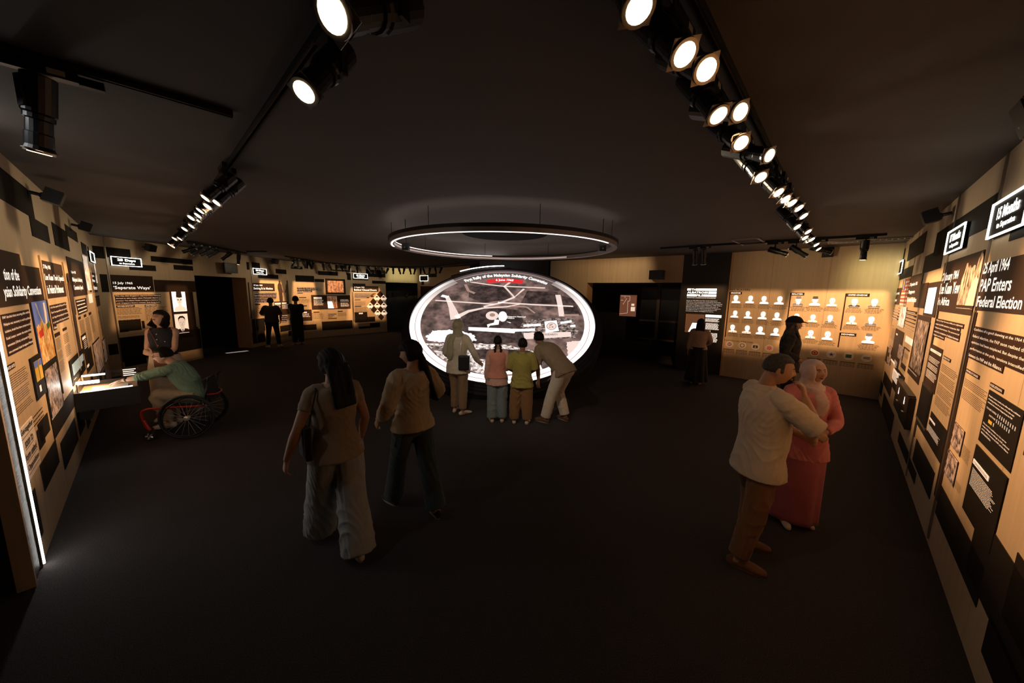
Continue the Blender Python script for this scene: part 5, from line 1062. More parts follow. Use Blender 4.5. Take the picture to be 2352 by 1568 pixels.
# ================================================================== PEOPLE
def skinm(name, c): return mat(name, c, .5, var=.06, scale=30, bump=.03, bscale=200)
SKIN = skinm('skin_warm', (.42, .22, .13)); SKIN2 = skinm('skin_fair', (.60, .36, .24)); SKIN3 = skinm('skin_deep', (.28, .14, .08))
def cloth(name, c, rough=.85, bump=.25, bs=420, var=.07): return mat(name, c, rough, var=var, scale=14, bump=bump, bscale=bs, spec=.2, sheen=.15)
HAIR = mat('black_hair', (.007, .005, .004), .6, var=.4, scale=20, bump=.4, bscale=90, stretch=(3, 3, .25), spec=.18)
GREYHAIR = mat('grey_hair', (.035, .030, .026), .6, var=.5, scale=60, bump=.5, bscale=260)
EYEW = mat('eye_white', (.6, .55, .5), .3); EYEB = mat('eye_dark', (.01, .006, .005), .2); LIP = mat('lips', (.30, .08, .06), .45); BROW = mat('eyebrow', (.015, .01, .008), .8)
def remeshed(mb, name, m, parent, vox, sm=4, disp=None):
    V = np.concatenate(mb.v); me = bpy.data.meshes.new('tmp'); me.from_pydata(V.tolist(), [], mb.f)
    bm = bmesh.new(); bm.from_mesh(me); bmesh.ops.recalc_face_normals(bm, faces=bm.faces); bm.to_mesh(me); bm.free()
    o = bpy.data.objects.new('tmp', me); COL.objects.link(o)
    r_ = o.modifiers.new('r', 'REMESH'); r_.mode = 'VOXEL'; r_.voxel_size = vox
    if sm: s_ = o.modifiers.new('s', 'SMOOTH'); s_.iterations = sm; s_.factor = .5
    bpy.context.view_layer.update()
    dg = bpy.context.evaluated_depsgraph_get(); me2 = bpy.data.meshes.new_from_object(o.evaluated_get(dg)); me2.name = name
    bpy.data.objects.remove(o); bpy.data.meshes.remove(me)
    if disp:
        n = len(me2.vertices); C_ = np.zeros(n * 3); me2.vertices.foreach_get('co', C_); C_ = C_.reshape(-1, 3)
        N_ = np.zeros(n * 3); me2.vertices.foreach_get('normal', N_); N_ = N_.reshape(-1, 3)
        C_ = C_ + N_ * disp(C_, N_)[:, None]; me2.vertices.foreach_set('co', C_.ravel())
    smooth(me2); me2.update(); me2.materials.clear()
    return link_mesh(name, me2, m, parent)
def folds(amp, f=(1, 1, 1), seed=0., grav=0.):
    """cloth folds: warped ridges, about 6 to 16 cm apart"""
    def fn(P, N):
        q = P * np.array(f); x, y, z = q[:, 0], q[:, 1], q[:, 2]; wx = .04 * np.sin(z * 17 + seed * 3.1) + .03 * np.sin(y * 23 + seed); wz = .05 * np.sin(x * 19 + seed * 1.7) + .03 * np.sin(y * 21 + 2.2 * seed)
        r1 = np.sin((x + wx) * 52 + (y - wz) * 31 + seed * 2.3); r2 = np.sin((z + wz) * 44 + (x + wx) * 26 - y * 18 + seed); r3 = np.sin((x - y + wz) * 78 + z * 34 + seed * .7)
        m1 = .5 + .5 * np.sin(z * 9 + x * 5 + seed * 1.3); m2 = .5 + .5 * np.sin(z * 12 - x * 9 + y * 7 + seed * 2.1)
        m3 = .5 + .5 * np.sin(x * 13 - z * 7 + y * 4 + seed * 4.7)
        return amp * (1.3 * m1 * m3 * (1 - np.abs(r1)) ** 1.5 + .9 * m2 * (1 - np.abs(r2)) ** 1.8 + .3 * (1 - np.abs(r3)) - .35)
    return fn
def ik(a, t, l1, l2, pole):
    a = np.array(a, float); t = np.array(t, float); d = t - a; L_ = np.linalg.norm(d); L2 = min(L_, (l1 + l2) * .998); dn = d / L_; t = a + dn * L2
    x = (l1 * l1 - l2 * l2 + L2 * L2) / (2 * L2); h = math.sqrt(max(l1 * l1 - x * x, 0)); p = np.array(pole, float); p = nrm(p - dn * (p @ dn))
    return a + dn * x + p * h, t
def head_shape(scale=1., grow=0., n=40, m=32, feat=True, mask=None, female=False):
    """vertices of a head (face +Y, up +Z, centre = skull centre), grow = shell thickness"""
    V, F = ball((0, 0, 0), 1, n, m); x, y, z = V[:, 0].copy(), V[:, 1].copy(), V[:, 2].copy()
    X = x * .076; Y = y * .094; Z = z * .112
    lo = np.clip(-z, 0, 1); X *= 1 - (.34 if female else .27) * lo ** 1.6; Y = np.where(y < 0, Y * (1 - .42 * lo), Y * (1 - .04 * lo)); X *= 1 + .05 * np.clip(z, 0, 1) * np.clip(-y, 0, 1)
    Y -= .010 * np.clip(-y, 0, 1) * np.clip(z + .3, 0, 1)
    if feat:
        fr = np.clip(y, 0, 1) ** .5; g = lambda cx, cz, sx_, sz: np.exp(-((np.abs(X) - cx) / sx_) ** 2 - ((Z - cz) / sz) ** 2) * (y > 0)
        Y = Y * (1 - .05 * fr * np.clip(1 - np.abs(x), 0, 1))
        Y += .021 * g(0, -.022, .010, .016) + .013 * g(0, -.002, .008, .020) + .004 * g(.011, -.026, .006, .007)
        Y -= .010 * g(.030, .010, .015, .011); Y += .005 * g(.028, .030, .020, .007); Y += .006 * g(0, -.053, .018, .008) - .003 * g(0, -.040, .014, .004) - .004 * g(0, -.066, .02, .005) + .007 * g(0, -.086, .018, .012)
        Y += .003 * g(.042, -.018, .018, .018)
    P = np.stack([X, Y, Z], 1)
    if grow: 
        gr = grow(x, y, z) if callable(grow) else grow; nn = np.stack([x, y, z], 1); P = P + nn * np.asarray(gr).reshape(-1, 1)
    return P * scale, F
def look_rot(d, up=(0, 0, 1)):
    y = nrm(d); x = nrm(np.cross(y, up)); z = np.cross(x, y); return np.array([x, y, z]).T
def sstep(a, b, x): t = np.clip((x - a) / (b - a), 0, 1); return t * t * (3 - 2 * t)
def fdir(loc, ang):
    t = nrm([-loc[0], -loc[1]]); v = -t; r_ = np.array([v[1], -v[0]]); a = R(ang); return math.cos(a) * t + math.sin(a) * r_
class Person:
    def __init__(s, loc, ang, H, label, skin=SKIN, vox=.008, female=False, stout=1.0, group=None, pose=None, face=False, fdirv=None):
        s.k = H / 1.70; f = fdirv if fdirv is not None else fdir(loc, ang); s.yaw = math.atan2(f[1], f[0]) - math.pi / 2
        s.root = empty('person', (loc[0], loc[1], 0), label, 'person', group, s.yaw); s.skin = skin; s.vox = vox; s.fem = female; s.st = stout
        p = dict(pel=(0, 0, .93), che=(0, .0, 1.26), nek=(0, -.01, 1.445), hed=(0, .015, 1.590), look=(0, 1, 0), hl=(-.23, .05, .86), hr=(.23, .05, .86), el=(-.4, -1, 0), er=(.4, -1, 0),
                 al=(-.10, 0, .085), ar=(.10, 0, .085), kl=(-.1, 1, 0), kr=(.1, 1, 0), tl=(-.15, 1, 0), tr=(.15, 1, 0), right=(1, 0, 0), fl=None, fr=None, pl=None, prn=None, curl=.5)
        p.update(pose or {}); s.p = {q: (np.array(v, float) if isinstance(v, tuple) else v) for q, v in p.items()}
        P = s.p; s.leg = P.get('leg', 1.); s.R = nrm(P['right']); sw = (.155 if female else .178); s.sw = sw
        up = nrm(P['nek'] - P['che']); sc = P['che'] + (P['nek'] - P['che']) * .72
        s.shr = sc + s.R * sw - up * .0; s.shl = sc - s.R * sw
        s.elr, s.hr = ik(s.shr, P['hr'], .285, .25, P['er']); s.ell, s.hl = ik(s.shl, P['hl'], .285, .25, P['el'])
        def leg(h, a, pole):
            L_ = np.linalg.norm(np.array(a, float) - h); k = L_ * 1.002 / .85 if .79 < L_ < .86 else 1.; return ik(h, a, .43 * k, .42 * k, pole)
        hr_ = nrm(P.get('hright', P['right'])); s.hipr = P['pel'] + hr_ * .085 - np.array([0, 0, .03]); s.hipl = P['pel'] - hr_ * .085 - np.array([0, 0, .03])
        s.knr, s.anr = leg(s.hipr, P['ar'], P['kr']); s.knl, s.anl = leg(s.hipl, P['al'], P['kl'])
        s.H = look_rot(P['look']); s.mx = lambda V: np.asarray(V, float) * s.k
        s.body()
        if face: s.face()
    def torso(s, g=0., hem=0., hemr=0., belly=0.):
        P = s.p; w = s.st; pel, che, nek = P['pel'], P['che'], P['nek']; up = nrm(che - pel); f = (1, .96) if s.fem else (1, 1.)
        hw = (.168, .118) if s.fem else (.160, .115); ww = (.122, .095) if s.fem else (.145, .108); cw = (.145, .112) if s.fem else (.165, .118)
        fw = np.cross(s.R, up) * -1
        pts = [pel - up * .08, pel, pel + (che - pel) * .42 + fw * -0 + np.array([0, 1, 0]) * belly, che, che + (nek - che) * .55, che + (nek - che) * .88, nek]
        rad = [(hw[0] * .9 * w + g, hw[1] * .9 * w + g), (hw[0] * w + g, hw[1] * w + g), (ww[0] * w + g, (ww[1] + belly) * w + g), (cw[0] * w + g, cw[1] * w + g), (s.sw * .98 + g, .092 * w + g), (.085 + g, .07 + g), (.056 + g * .4, .056 + g * .4)]
        return pts, rad, up
    def hand(s, mb, w, fd, pn, side, curl=.5, sc=1.0):
        """w wrist, fd finger direction, pn palm normal (fingers curl towards it); side +1: thumb on cross(fd,pn) side"""
        fd = nrm(fd); pn = nrm(pn - fd * (np.asarray(pn) @ fd)); ac = np.cross(fd, pn) * side; kn = w + fd * .085 * sc
        mb.tube([w - fd * .02, w + fd * .02, w + fd * .06, kn], [(.024, .019), (.030, .017), (.039, .015), (.037, .012)], 10, ac)
        for i, (o_, l) in enumerate(((.028, .070), (.0095, .078), (-.0095, .073), (-.028, .058))):
            p0 = kn + ac * o_ - fd * .012; d_ = fd + ac * o_ * 1.6; pts = [p0]; a = 0
            for j in range(3):
                a += curl * (.55 if j == 0 else .75) + .05 * i; q = nrm(nrm(d_) * math.cos(a) + pn * math.sin(a)); pts.append(pts[-1] + q * l * sc * (.42, .33, .25)[j])
            mb.tube(pts, [.0098, .0092, .0086, .0075], 8, ac)
        t0 = w + fd * .022 + ac * .026; t1 = t0 + nrm(fd * .7 + ac * .8 + pn * .3) * .04; t2 = t1 + nrm(fd * 1. + ac * .35 + pn * (.3 + curl * .5)) * .032; mb.tube([t0, t1, t2, t2 + nrm(fd + pn * .5) * .022], [.014, .0115, .0105, .008], 8)
    def body(s):
        P = s.p; mb = MB(); pts, rad, up = s.torso()
        mb.tube(pts, rad, 20, s.R, sub=3); mb.tube([P['nek'] - up * .05, P['nek'] + up * .02, P['hed'] + s.H @ np.array([0, -.028, -.05])], [(.058, .056), (.052, .052), (.055, .056)], 14, s.R, sub=2)
        for sh, el, ha, sd, fdk, pnk in ((s.shr, s.elr, s.hr, 1, 'fr', 'prn'), (s.shl, s.ell, s.hl, -1, 'fl', 'pl')):
            inn = sh - s.R * sd * .06; mb.tube([inn, sh, sh + (el - sh) * .35, el, el + (ha - el) * .3, ha], [.052, .050 * s.st ** .5, .045 * s.st ** .5, .036, .039, .025], 12, sub=3)
            fd = P[fdk] if P[fdk] is not None else nrm(ha - el); pn = P[pnk] if P[pnk] is not None else -s.R * sd
            s.hand(mb, ha, fd, pn, sd * -1 if False else (1 if (np.cross(nrm(fd), nrm(pn)) @ (np.array([0, 1, 0]) + .3 * np.array([0, 0, 1]))) > 0 else -1), P['curl'], 1.0)
        for hp, kn, an, t in ((s.hipr, s.knr, s.anr, P['tr']), (s.hipl, s.knl, s.anl, P['tl'])):
            mb.tube([hp + np.array([0, 0, .04]), hp + (kn - hp) * .3, kn, kn + (an - kn) * .3, an], [.088 * s.st ** .5 * s.leg, .082 * s.st ** .5 * s.leg, .055 * s.leg, .055 * s.leg, .036], 14, s.R, sub=3)
            t = nrm([t[0], t[1], 0]); mb.tube([an - t * .03 - np.array([0, 0, .03]), an + t * .06 - np.array([0, 0, .05]), an + t * .15 - np.array([0, 0, .065])], [(.036, .034), (.042, .028), (.036, .014)], 10, np.cross(t, [0, 0, 1]))
        V, F = head_shape(female=s.fem); V = V @ s.H.T + P['hed']; mb.add(V, F)
        for sd in (-1, 1): mb.ball(P['hed'] + s.H @ np.array([sd * .076, -.008, -.005]), (.009, .019, .031), 8, 8, s.H @ np.array([[1, -.25 * sd, 0], [.25 * sd, 1, .15], [0, -.15, 1]]))
        mb.v = [s.mx(v) for v in mb.v]; s.bodyo = remeshed(mb, 'body', s.skin, s.root, s.vox, 3)
    def hp(s, v): return s.mx(s.p['hed'] + s.H @ np.array(v, float))
    def face(s):
        for sd in (-1, 1):
            MB().ball(s.hp((sd * .030, .0765, .008)), np.array((.0120, .0070, .0048)) * s.k, 10, 8, s.H).ball(s.hp((sd * .030, .0815, .008)), np.array((.0056, .0045, .0048)) * s.k, 8, 6, s.H, 1).build('eye', [EYEW, EYEB], s.root, True, True)
            MB().tube([s.hp((sd * .014, .088, .024)), s.hp((sd * .030, .0875, .029)), s.hp((sd * .048, .074, .024))], [.0022, .003, .0018], 6, sub=3).build('eyebrow', BROW, s.root, True, True)
        MB().tube([s.hp((-.021, .079, -.054)), s.hp((-.008, .0915, -.0515)), s.hp((0, .0925, -.0525)), s.hp((.008, .0915, -.0515)), s.hp((.021, .079, -.054))], [.0018, .0036, .0034, .0036, .0018], 6, sub=3).tube([s.hp((-.018, .079, -.057)), s.hp((0, .092, -.0605)), s.hp((.018, .079, -.057))], [.002, .0045, .002], 6, sub=4).build('lips', LIP, s.root, True, True)
    def add(s, mb, name, m, vox=.009, sm=3, disp=None):
        mb.v = [s.mx(v) for v in mb.v]; return remeshed(mb, name, m, s.root, vox * (1.5 if s.vox > .009 else 1), sm, disp)
    def top(s, m, g=.022, hem=.12, flare=.02, sleeve=2.0, sg=.020, name='shirt', cuff=.0, amp=.006, seed=0, belly=0., dropf=(0, 0, -1), collar=False, vneck=0, vox=.009, slv_end=None):
        P = s.p; mb = MB(); pts, rad, up = s.torso(g, belly=belly); pel = P['pel']; dn = nrm(dropf)
        pts = [pel + dn * hem, pel + dn * hem * .5] + pts[1:-1] + [P['nek'] - up * .012]; r0 = rad[1]
        rad = [(r0[0] + flare, r0[1] + flare), (r0[0] + flare * .6, r0[1] + flare * .6)] + rad[1:-1] + [(.066, .064)]
        mb.tube(pts, rad, 24, s.R, sub=3, cap=.05)
        for sh, el, ha, sd in ((s.shr, s.elr, s.hr, 1), (s.shl, s.ell, s.hl, -1)):
            inn = sh - s.R * sd * .07; 
            if sleeve <= 0: mb.tube([inn, sh + s.R * sd * .0], [.062, .050], 12, cap=.1); continue
            q = [inn, sh, sh + (el - sh) * .45]; rr = [.058, .050 + sg * .55, .046 + sg]
            if sleeve < 1: q.append(sh + (el - sh) * max(sleeve, .5)); rr.append(.047 + sg * 1.15)
            else:
                q.append(el); rr.append(.040 + sg)
                e_ = min(sleeve - 1, .96)
                if e_ > .05: q += [el + (ha - el) * e_ * .55, el + (ha - el) * e_]; rr += [.038 + sg * .9, (slv_end or .028) + sg * .5]
            mb.tube(q, rr, 14, sub=3, cap=.05)
        o = s.add(mb, name, m, vox, 3, folds(amp * s.k, seed=seed))
        if collar:
            cb = MB(); n_ = P['nek'] - up * .015; cb.tube([n_ - up * .015, n_ + up * .02, n_ + up * .035], [(.078, .076), (.066, .066), (.064, .064)], 16, s.R, cap=0); s.add(cb, 'collar', m, .008, 2)
        return o
    def pants(s, m, kr=.085, hr_=.08, top=-.01, name='trousers', amp=.006, seed=3, length=.96, tr=.112, vox=.009):
        P = s.p; mb = MB(); pts, rad, up = s.torso(.012)
        mb.tube([P['pel'] + up * (.02 + top), P['pel'], P['pel'] - up * .06, P['pel'] - up * .1], [(rad[1][0] * .97, rad[1][1] * .97), rad[1], (rad[1][0] * .95, rad[1][1] * .98), (rad[1][0] * .8, .10)], 22, s.R, sub=2, cap=.1)
        mb.ball(P['pel'] - np.array([0, 0, .03]), (rad[1][0] * 1.0, rad[1][1] * 1.10, .12), 18, 12)
        for hp, kn, an in ((s.hipr, s.knr, s.anr), (s.hipl, s.knl, s.anl)):
            e = kn + (an - kn) * length; mb.tube([hp + np.array([0, 0, .03]), hp + (kn - hp) * .4, kn, kn + (e - kn) * .5, e], [tr * s.st ** .5, (tr + kr) / 2, kr, (kr + hr_) / 2, hr_], 16, s.R, sub=4, cap=.02)
        return s.add(mb, name, m, vox, 3, folds(amp * s.k, (1, 1, .6), seed))
    def skirt(s, m, hem=.03, r0=.19, r1=.27, fold=.02, nf=13, name='skirt', top=.08, c1=None, amp=.004, d1=None):
        P = s.p; V = []; n = 72; rows = 24; z0 = P['pel'][2] + top; c0 = P['pel']; c1 = np.array(c1 if c1 is not None else (c0[0], c0[1], hem)); F = []
        for i in range(rows):
            t = i / (rows - 1); c = c0 * (1 - t) + c1 * t; z = z0 + (hem - z0) * t; r_ = .175 * (1 - min(t * 4, 1)) + r0 * min(t * 4, 1) * (1 - max(t - .25, 0) / .75) + r1 * max(t - .25, 0) / .75
            for j in range(n):
                a = 2 * math.pi * j / n; q = r_ + fold * t * math.sin(a * nf + 1.2 * math.sin(a * 3)); V.append((c[0] + q * math.cos(a), c[1] + q * .90 * math.sin(a), z))
        for i in range(rows - 1):
            for j in range(n): k = (j + 1) % n; F.append((i * n + j, (i + 1) * n + j, (i + 1) * n + k, i * n + k))
        F.append(tuple(range(n))); F.append(tuple((rows - 1) * n + j for j in range(n - 1, -1, -1)))
        rot = None
        if d1 is not None:
            a = math.atan2(nrm(d1)[1], nrm(d1)[0]) - math.pi / 2
        V = s.mx(np.array(V)); me = bpy.data.meshes.new(name); me.from_pydata(V.tolist(), [], F); smooth(me); return link_mesh(name, me, m, s.root)
    def shoes(s, m, sole=None, h=.055, name='shoe', slim=1.0):
        for an, t in ((s.anr, s.p['tr']), (s.anl, s.p['tl'])):
            t = nrm([t[0], t[1], 0]); sd = np.cross(t, [0, 0, 1]); b0 = np.array([an[0], an[1], an[2] - .085]); mb = MB()
            mb.tube([b0 - t * .065 + np.array([0, 0, .030]), b0 - t * .02 + np.array([0, 0, .040]), b0 + t * .06 + np.array([0, 0, .038]), b0 + t * .13 + np.array([0, 0, .028]), b0 + t * .185 + np.array([0, 0, .020])], [(.033 * slim, .030), (.038 * slim, .040), (.042 * slim, .038), (.047 * slim, .028), (.026 * slim, .018)], 14, sd, sub=3)
            mb.v = [np.column_stack([v[:, :2], np.maximum(v[:, 2], b0[2] + .003)]) for v in mb.v]
            o = s.add(mb, name, m, .007, 2)
            if sole is not None:
                sb = MB(); pl = []
                for i in range(20):
                    a = 2 * math.pi * i / 20; l = .128 * math.cos(a); w_ = (.040 + .008 * math.cos(a)) * math.sin(a) * slim; pl.append(b0 + t * (l + .06) + sd * w_)
                Vv = np.array([q + np.array([0, 0, .001]) for q in pl] + [q + np.array([0, 0, .016]) for q in pl]); sb.add(s.mx(Vv), [tuple(range(19, -1, -1)), tuple(range(20, 40))] + [(i, (i + 1) % 20, 20 + (i + 1) % 20, 20 + i) for i in range(20)]); so = sb.build('sole', sole, o, False, True)
    def hair(s, m=HAIR, th=.016, hl=.25, extra=None, name='hair', side=.12, low=-.35, vox=.008):
        """cap of hair with an open face; extra(mb, f) adds locks, f maps head coordinates to body coordinates"""
        def grow(x, y, z):
            facez = sstep(.15, .42, y) * sstep(hl + .15, hl - .05, z); ears = sstep(low + .12, low - .12, z) ; inner = np.maximum(facez, ears)
            return th * (1 - inner) * (1 + .25 * np.clip(z, 0, 1)) - .018 * inner
        V, F = head_shape(grow=grow, feat=False, female=s.fem); f = lambda v: np.asarray(v) @ s.H.T + s.p['hed']; mb = MB(); mb.add(f(V), F)
        if extra: extra(mb, f)
        return s.add(mb, name, m, vox, 2, lambda P, N: .0016 * np.sin(P[:, 0] * 260 + 3 * np.sin(P[:, 2] * 30)) * s.k)
    def hijab(s, m, th=.017, drape=True, tail=None, wrap=.16):
        def grow(x, y, z):
            fz = sstep(.40, .62, y) * sstep(.62, .48, z) * sstep(-.95, -.82, z) * sstep(.66, .5, np.abs(x)); return th * (1 - fz) - .02 * fz + .006 * np.clip(-y, 0, 1)
        V, F = head_shape(grow=grow, feat=False, female=True, n=48, m=40); f = lambda v: np.asarray(v) @ s.H.T + s.p['hed']; mb = MB(); mb.add(f(V), F); P = s.p
        up = nrm(P['nek'] - P['che'])
        mb.tube([P['hed'] + s.H @ np.array([0, -.02, -.055]), P['nek'] + up * .035, P['nek'] - up * .035, P['nek'] - up * .085], [(.078, .082), (.085, .085), (.125, .105), (wrap, .115)], 20, s.R, sub=3, cap=.1)
        mb.tube([P['nek'] + np.array([-.09, .03, .0]), P['nek'] + np.array([0, .095, -.03]), P['nek'] + np.array([.09, .03, .0])], [.03, .035, .03], 10, sub=3)
        if tail:
            for t_, r_ in tail: mb.tube(t_, r_, 12, s.R, sub=4)
        return s.add(mb, 'headscarf', m, .008, 2, folds(.0045 * s.k, (1.2, 1.2, 1.5), 1.3))
def locks(mb, f, roots, tips, n, r0, r1, wav=.01, seed=0):
    rnd = random.Random(seed)
    for i in range(n):
        t = i / max(n - 1, 1); a = np.array(roots[0]) * (1 - t) + np.array(roots[1]) * t; b = np.array(tips[0]) * (1 - t) + np.array(tips[1]) * t
        mid = (a + b) / 2 + np.array([rnd.uniform(-wav, wav), rnd.uniform(-wav, wav) - .012, 0]); mb.tube([f(a), f(a * .6 + mid * .4 + np.array([0, -.01, 0])), f(mid), f(b)], [r0, r0 * 1.05, (r0 + r1) / 2, r1], 8, sub=3)
# ------------------------------------------------------------------ the visitors
C_CREAM = cloth('cream_linen', (.62, .52, .40)); C_WHITEP = cloth('off_white_cotton', (.70, .62, .50)); C_KHAKI = cloth('khaki_cotton', (.26, .165, .085)); C_BROWN = cloth('brown_cotton', (.20, .10, .045))
C_BLACK = cloth('black_cloth', (.014, .013, .014)); C_SHOEW = cloth('cream_leather', (.62, .52, .40), .5, .05); C_SHOEB = cloth('brown_suede', (.16, .075, .035)); SOLE = mat('sole_rubber', (.35, .30, .25), .7)
METAL = mat('polished_metal', (.75, .72, .68), .3, metal=.6); RUBBER = mat('black_rubber', (.012, .012, .012), .55)
def buttons(p, pts, m, r=.007):
    for q in pts: MB().ball(p.mx(q), (r, r * .5, r), 8, 6).build('button', m, p.root, True, True)
def strap(p, pts, m, r=.008, name='strap', parent=None): return MB().tube([p.mx(q) for q in pts], [(r, r * .4)] * len(pts), 8, None, sub=5).build(name, m, parent or p.root, True, True)
def bagbox(p, c, sz, m, label, strp, name='handbag', rz=0., soft=0., hw=None, thingp=None):
    """a bag is a thing of its own: root at its base, with body, flap, strap"""
    yaw = p.yaw; cw = np.array([[math.cos(yaw), -math.sin(yaw), 0], [math.sin(yaw), math.cos(yaw), 0], [0, 0, 1]]) @ (np.array(c) * p.k) + np.array(p.root.location)
    t = empty(name, cw - np.array([0, 0, sz[2] / 2]), label, 'bag', None, yaw + rz); k = 5
    V = []; F = []
    me = MB(); me.box((0, 0, sz[2] / 2), sz); o = me.build('bag_body', m, t, local=True); bv = o.modifiers.new('b', 'BEVEL'); bv.width = min(sz) * .3; bv.segments = 3
    o2 = MB().box((0, sz[1] * .52, sz[2] * .70), (sz[0] * .96, .012, sz[2] * .5)).build('flap', m, t, local=True)
    W_ = [np.array([[math.cos(yaw), -math.sin(yaw), 0], [math.sin(yaw), math.cos(yaw), 0], [0, 0, 1]]) @ (np.array(q) * p.k) + np.array(p.root.location) for q in strp]
    MB().tube(W_, [(.006, .006)] * len(W_), 8, None, sub=6).build('strap', hw or m, t, True); return t

# 1 man in the cream shirt (right foreground), arm raised to his chin
MAN_ = Person((1.97, 2.56), 122, 1.72, 'older man in cream linen shirt and brown trousers, hand at his chin', SKIN, .0065, stout=1.0,
    pose=dict(look=(.45, 1, -.12), hed=(.03, .045, 1.588), hr=(.10, .20, 1.40), er=(.75, .35, -1), hl=(.10, .24, 1.10), el=(-.8, .1, -1), fr=(-.25, -.1, 1), prn=(-.5, -.6, 0), fl=(1, .2, .05), pl=(0, -1, 0), curl=.7, al=(-.13, .06, .085), ar=(.10, -.12, .085), tr=(.55, 1, 0), tl=(.2, 1, 0)), face=True)
MAN_.top(C_CREAM, .036, .17, .024, 1.02, .032, amp=.008, seed=2.2, belly=.02, collar=True, vox=.008); MAN_.pants(C_BROWN, .082, .075, amp=.008); MAN_.shoes(C_SHOEB, C_SHOEB)
MAN_.hair(GREYHAIR, .007, .48, low=-.22, vox=.006)
# 2 woman in pink with pale headscarf
PINK = cloth('pink_lace_cotton', (.60, .20, .20), .8, .3, 160, .12); PINK2 = cloth('pink_satin', (.50, .14, .17), .6, .1); SCARF = cloth('pale_pink_scarf', (.60, .43, .38), .55, .08)
W2 = Person((2.74, 3.05), 28, 1.58, 'woman in pink tunic and long skirt with pale pink headscarf, hands clasped', SKIN, .0065, female=True, stout=1.02,
    pose=dict(leg=.8, look=(-.35, 1, .15), hl=(-.04, .235, 1.06), hr=(.045, .24, 1.055), el=(-1, -.5, -.6), er=(1, -.5, -.6), fl=(.8, .35, -.5), fr=(-.8, .35, -.5), pl=(.1, -1, -.3), prn=(-.1, -1, -.3), curl=.75, al=(-.10, -.05, .085), ar=(.09, .02, .085)), face=True)
W2.top(PINK, .026, .20, .038, 1.9, .018, name='tunic', amp=.005, seed=1.1, slv_end=.035, vox=.008); W2.skirt(PINK2, .05, .205, .215, .010, 5, c1=(0, -.02, 0)); W2.shoes(C_SHOEW, None, slim=.8)
nk = W2.p['nek']; W2.hijab(SCARF, .016, tail=[([nk + np.array([-.02, .09, -.04]), nk + np.array([-.05, .135, -.14]), nk + np.array([-.03, .14, -.26])], [(.06, .02), (.06, .018), (.05, .012)])], wrap=.165)
# 3 woman in a cap before the portraits
DEN = cloth('dark_patterned_denim', (.030, .026, .024), .9, .5, 80, .6)
W3 = Person((4.93, 6.0), 92, 1.78, 'woman in black cap and dark jacket with long brown hair, before the portraits', SKIN, .009, female=True, pose=dict(hr=(.20, .14, 1.02), er=(.4, -1, 0), look=(0, 1, .02)), face=True)
W3.top(DEN, .035, .12, .03, 1.9, .03, name='jacket', amp=.009); W3.pants(C_BLACK, .09, .09); W3.shoes(C_BLACK, None)
BRN = mat('dark_brown_hair', (.030, .014, .008), .4, var=.5, scale=15, bump=.5, bscale=80, stretch=(2, 2, .3))
W3.hair(BRN, .02, .3, lambda mb, f: (locks(mb, f, [(-.07, -.02, .0), (.07, -.02, .0)], [(-.12, -.12, -.34), (.12, -.12, -.34)], 8, .032, .02, .03, 1), locks(mb, f, [(.075, .02, -.02), (.07, -.02, -.02)], [(.10, .09, -.30), (.11, .0, -.34)], 4, .025, .014, .02, 2)), low=-.5)
def grow_cap(x, y, z): return np.where(z > .28, .028, -.03) + .012 * np.clip(z, 0, 1)
V, F = head_shape(grow=grow_cap, feat=False, female=True); mb = MB(); ff = lambda v: np.asarray(v) @ W3.H.T + W3.p['hed']; mb.add(ff(V), F)
mb.tube([ff((0, .075, .048)), ff((0, .13, .045)), ff((0, .175, .030))], [(.072, .010), (.068, .008), (.045, .005)], 14, W3.R, sub=3); W3.add(mb, 'cap', C_BLACK, .007, 1)
# 4 woman at the black graphic wall
TAUPE = cloth('taupe_satin_blouse', (.42, .28, .21), .45, .05)
W4 = Person((4.50, 8.15), 176, 1.58, 'woman in taupe blouse and long black skirt at the black graphic wall', SKIN, .010, female=True, pose=dict(hl=(-.24, .02, .86), hr=(.10, .25, 1.0), er=(1, -.2, -.6)))
W4.top(TAUPE, .04, .0, .0, 1.85, .03, name='blouse', amp=.009, seed=4); W4.skirt(C_BLACK, .10, .20, .27, .022, 11, top=.06); W4.shoes(C_SHOEW, None, slim=.85)
W4.hair(HAIR, .02, .25, lambda mb, f: locks(mb, f, [(-.06, -.06, .0), (.06, -.06, .0)], [(-.085, -.095, -.20), (.085, -.095, -.20)], 7, .032, .022, .008, 4), low=-.6)
# 5 bending man in beige polo
POLO = cloth('beige_polo_knit', (.30, .225, .15), .9, .3, 500)
M5 = Person((.74, 5.55), -128, 1.74, 'man in beige polo and cream trousers bending forward with hand on his knee', SKIN3, .008, stout=1.12,
    pose=dict(pel=(0, -.16, .90), che=(0, .12, 1.12), nek=(0, .29, 1.235), hed=(.0, .40, 1.33), look=(.15, 1, -.05), al=(-.17, .06, .085), ar=(.15, -.10, .085), hl=(-.19, .20, .60), hr=(.19, .22, .62), el=(-1, .1, .3), er=(1, .1, .3), fl=(0, .1, -1), fr=(0, .1, -1), curl=.4))
M5.top(POLO, .024, .09, .012, .92, .024, name='polo_shirt', dropf=(0, -.6, -1), amp=.006, seed=5, collar=True); M5.pants(C_WHITEP, .088, .082, top=.03, amp=.008, seed=9); M5.shoes(C_SHOEB, SOLE)
M5.hair(HAIR, .012, .42, low=-.25)
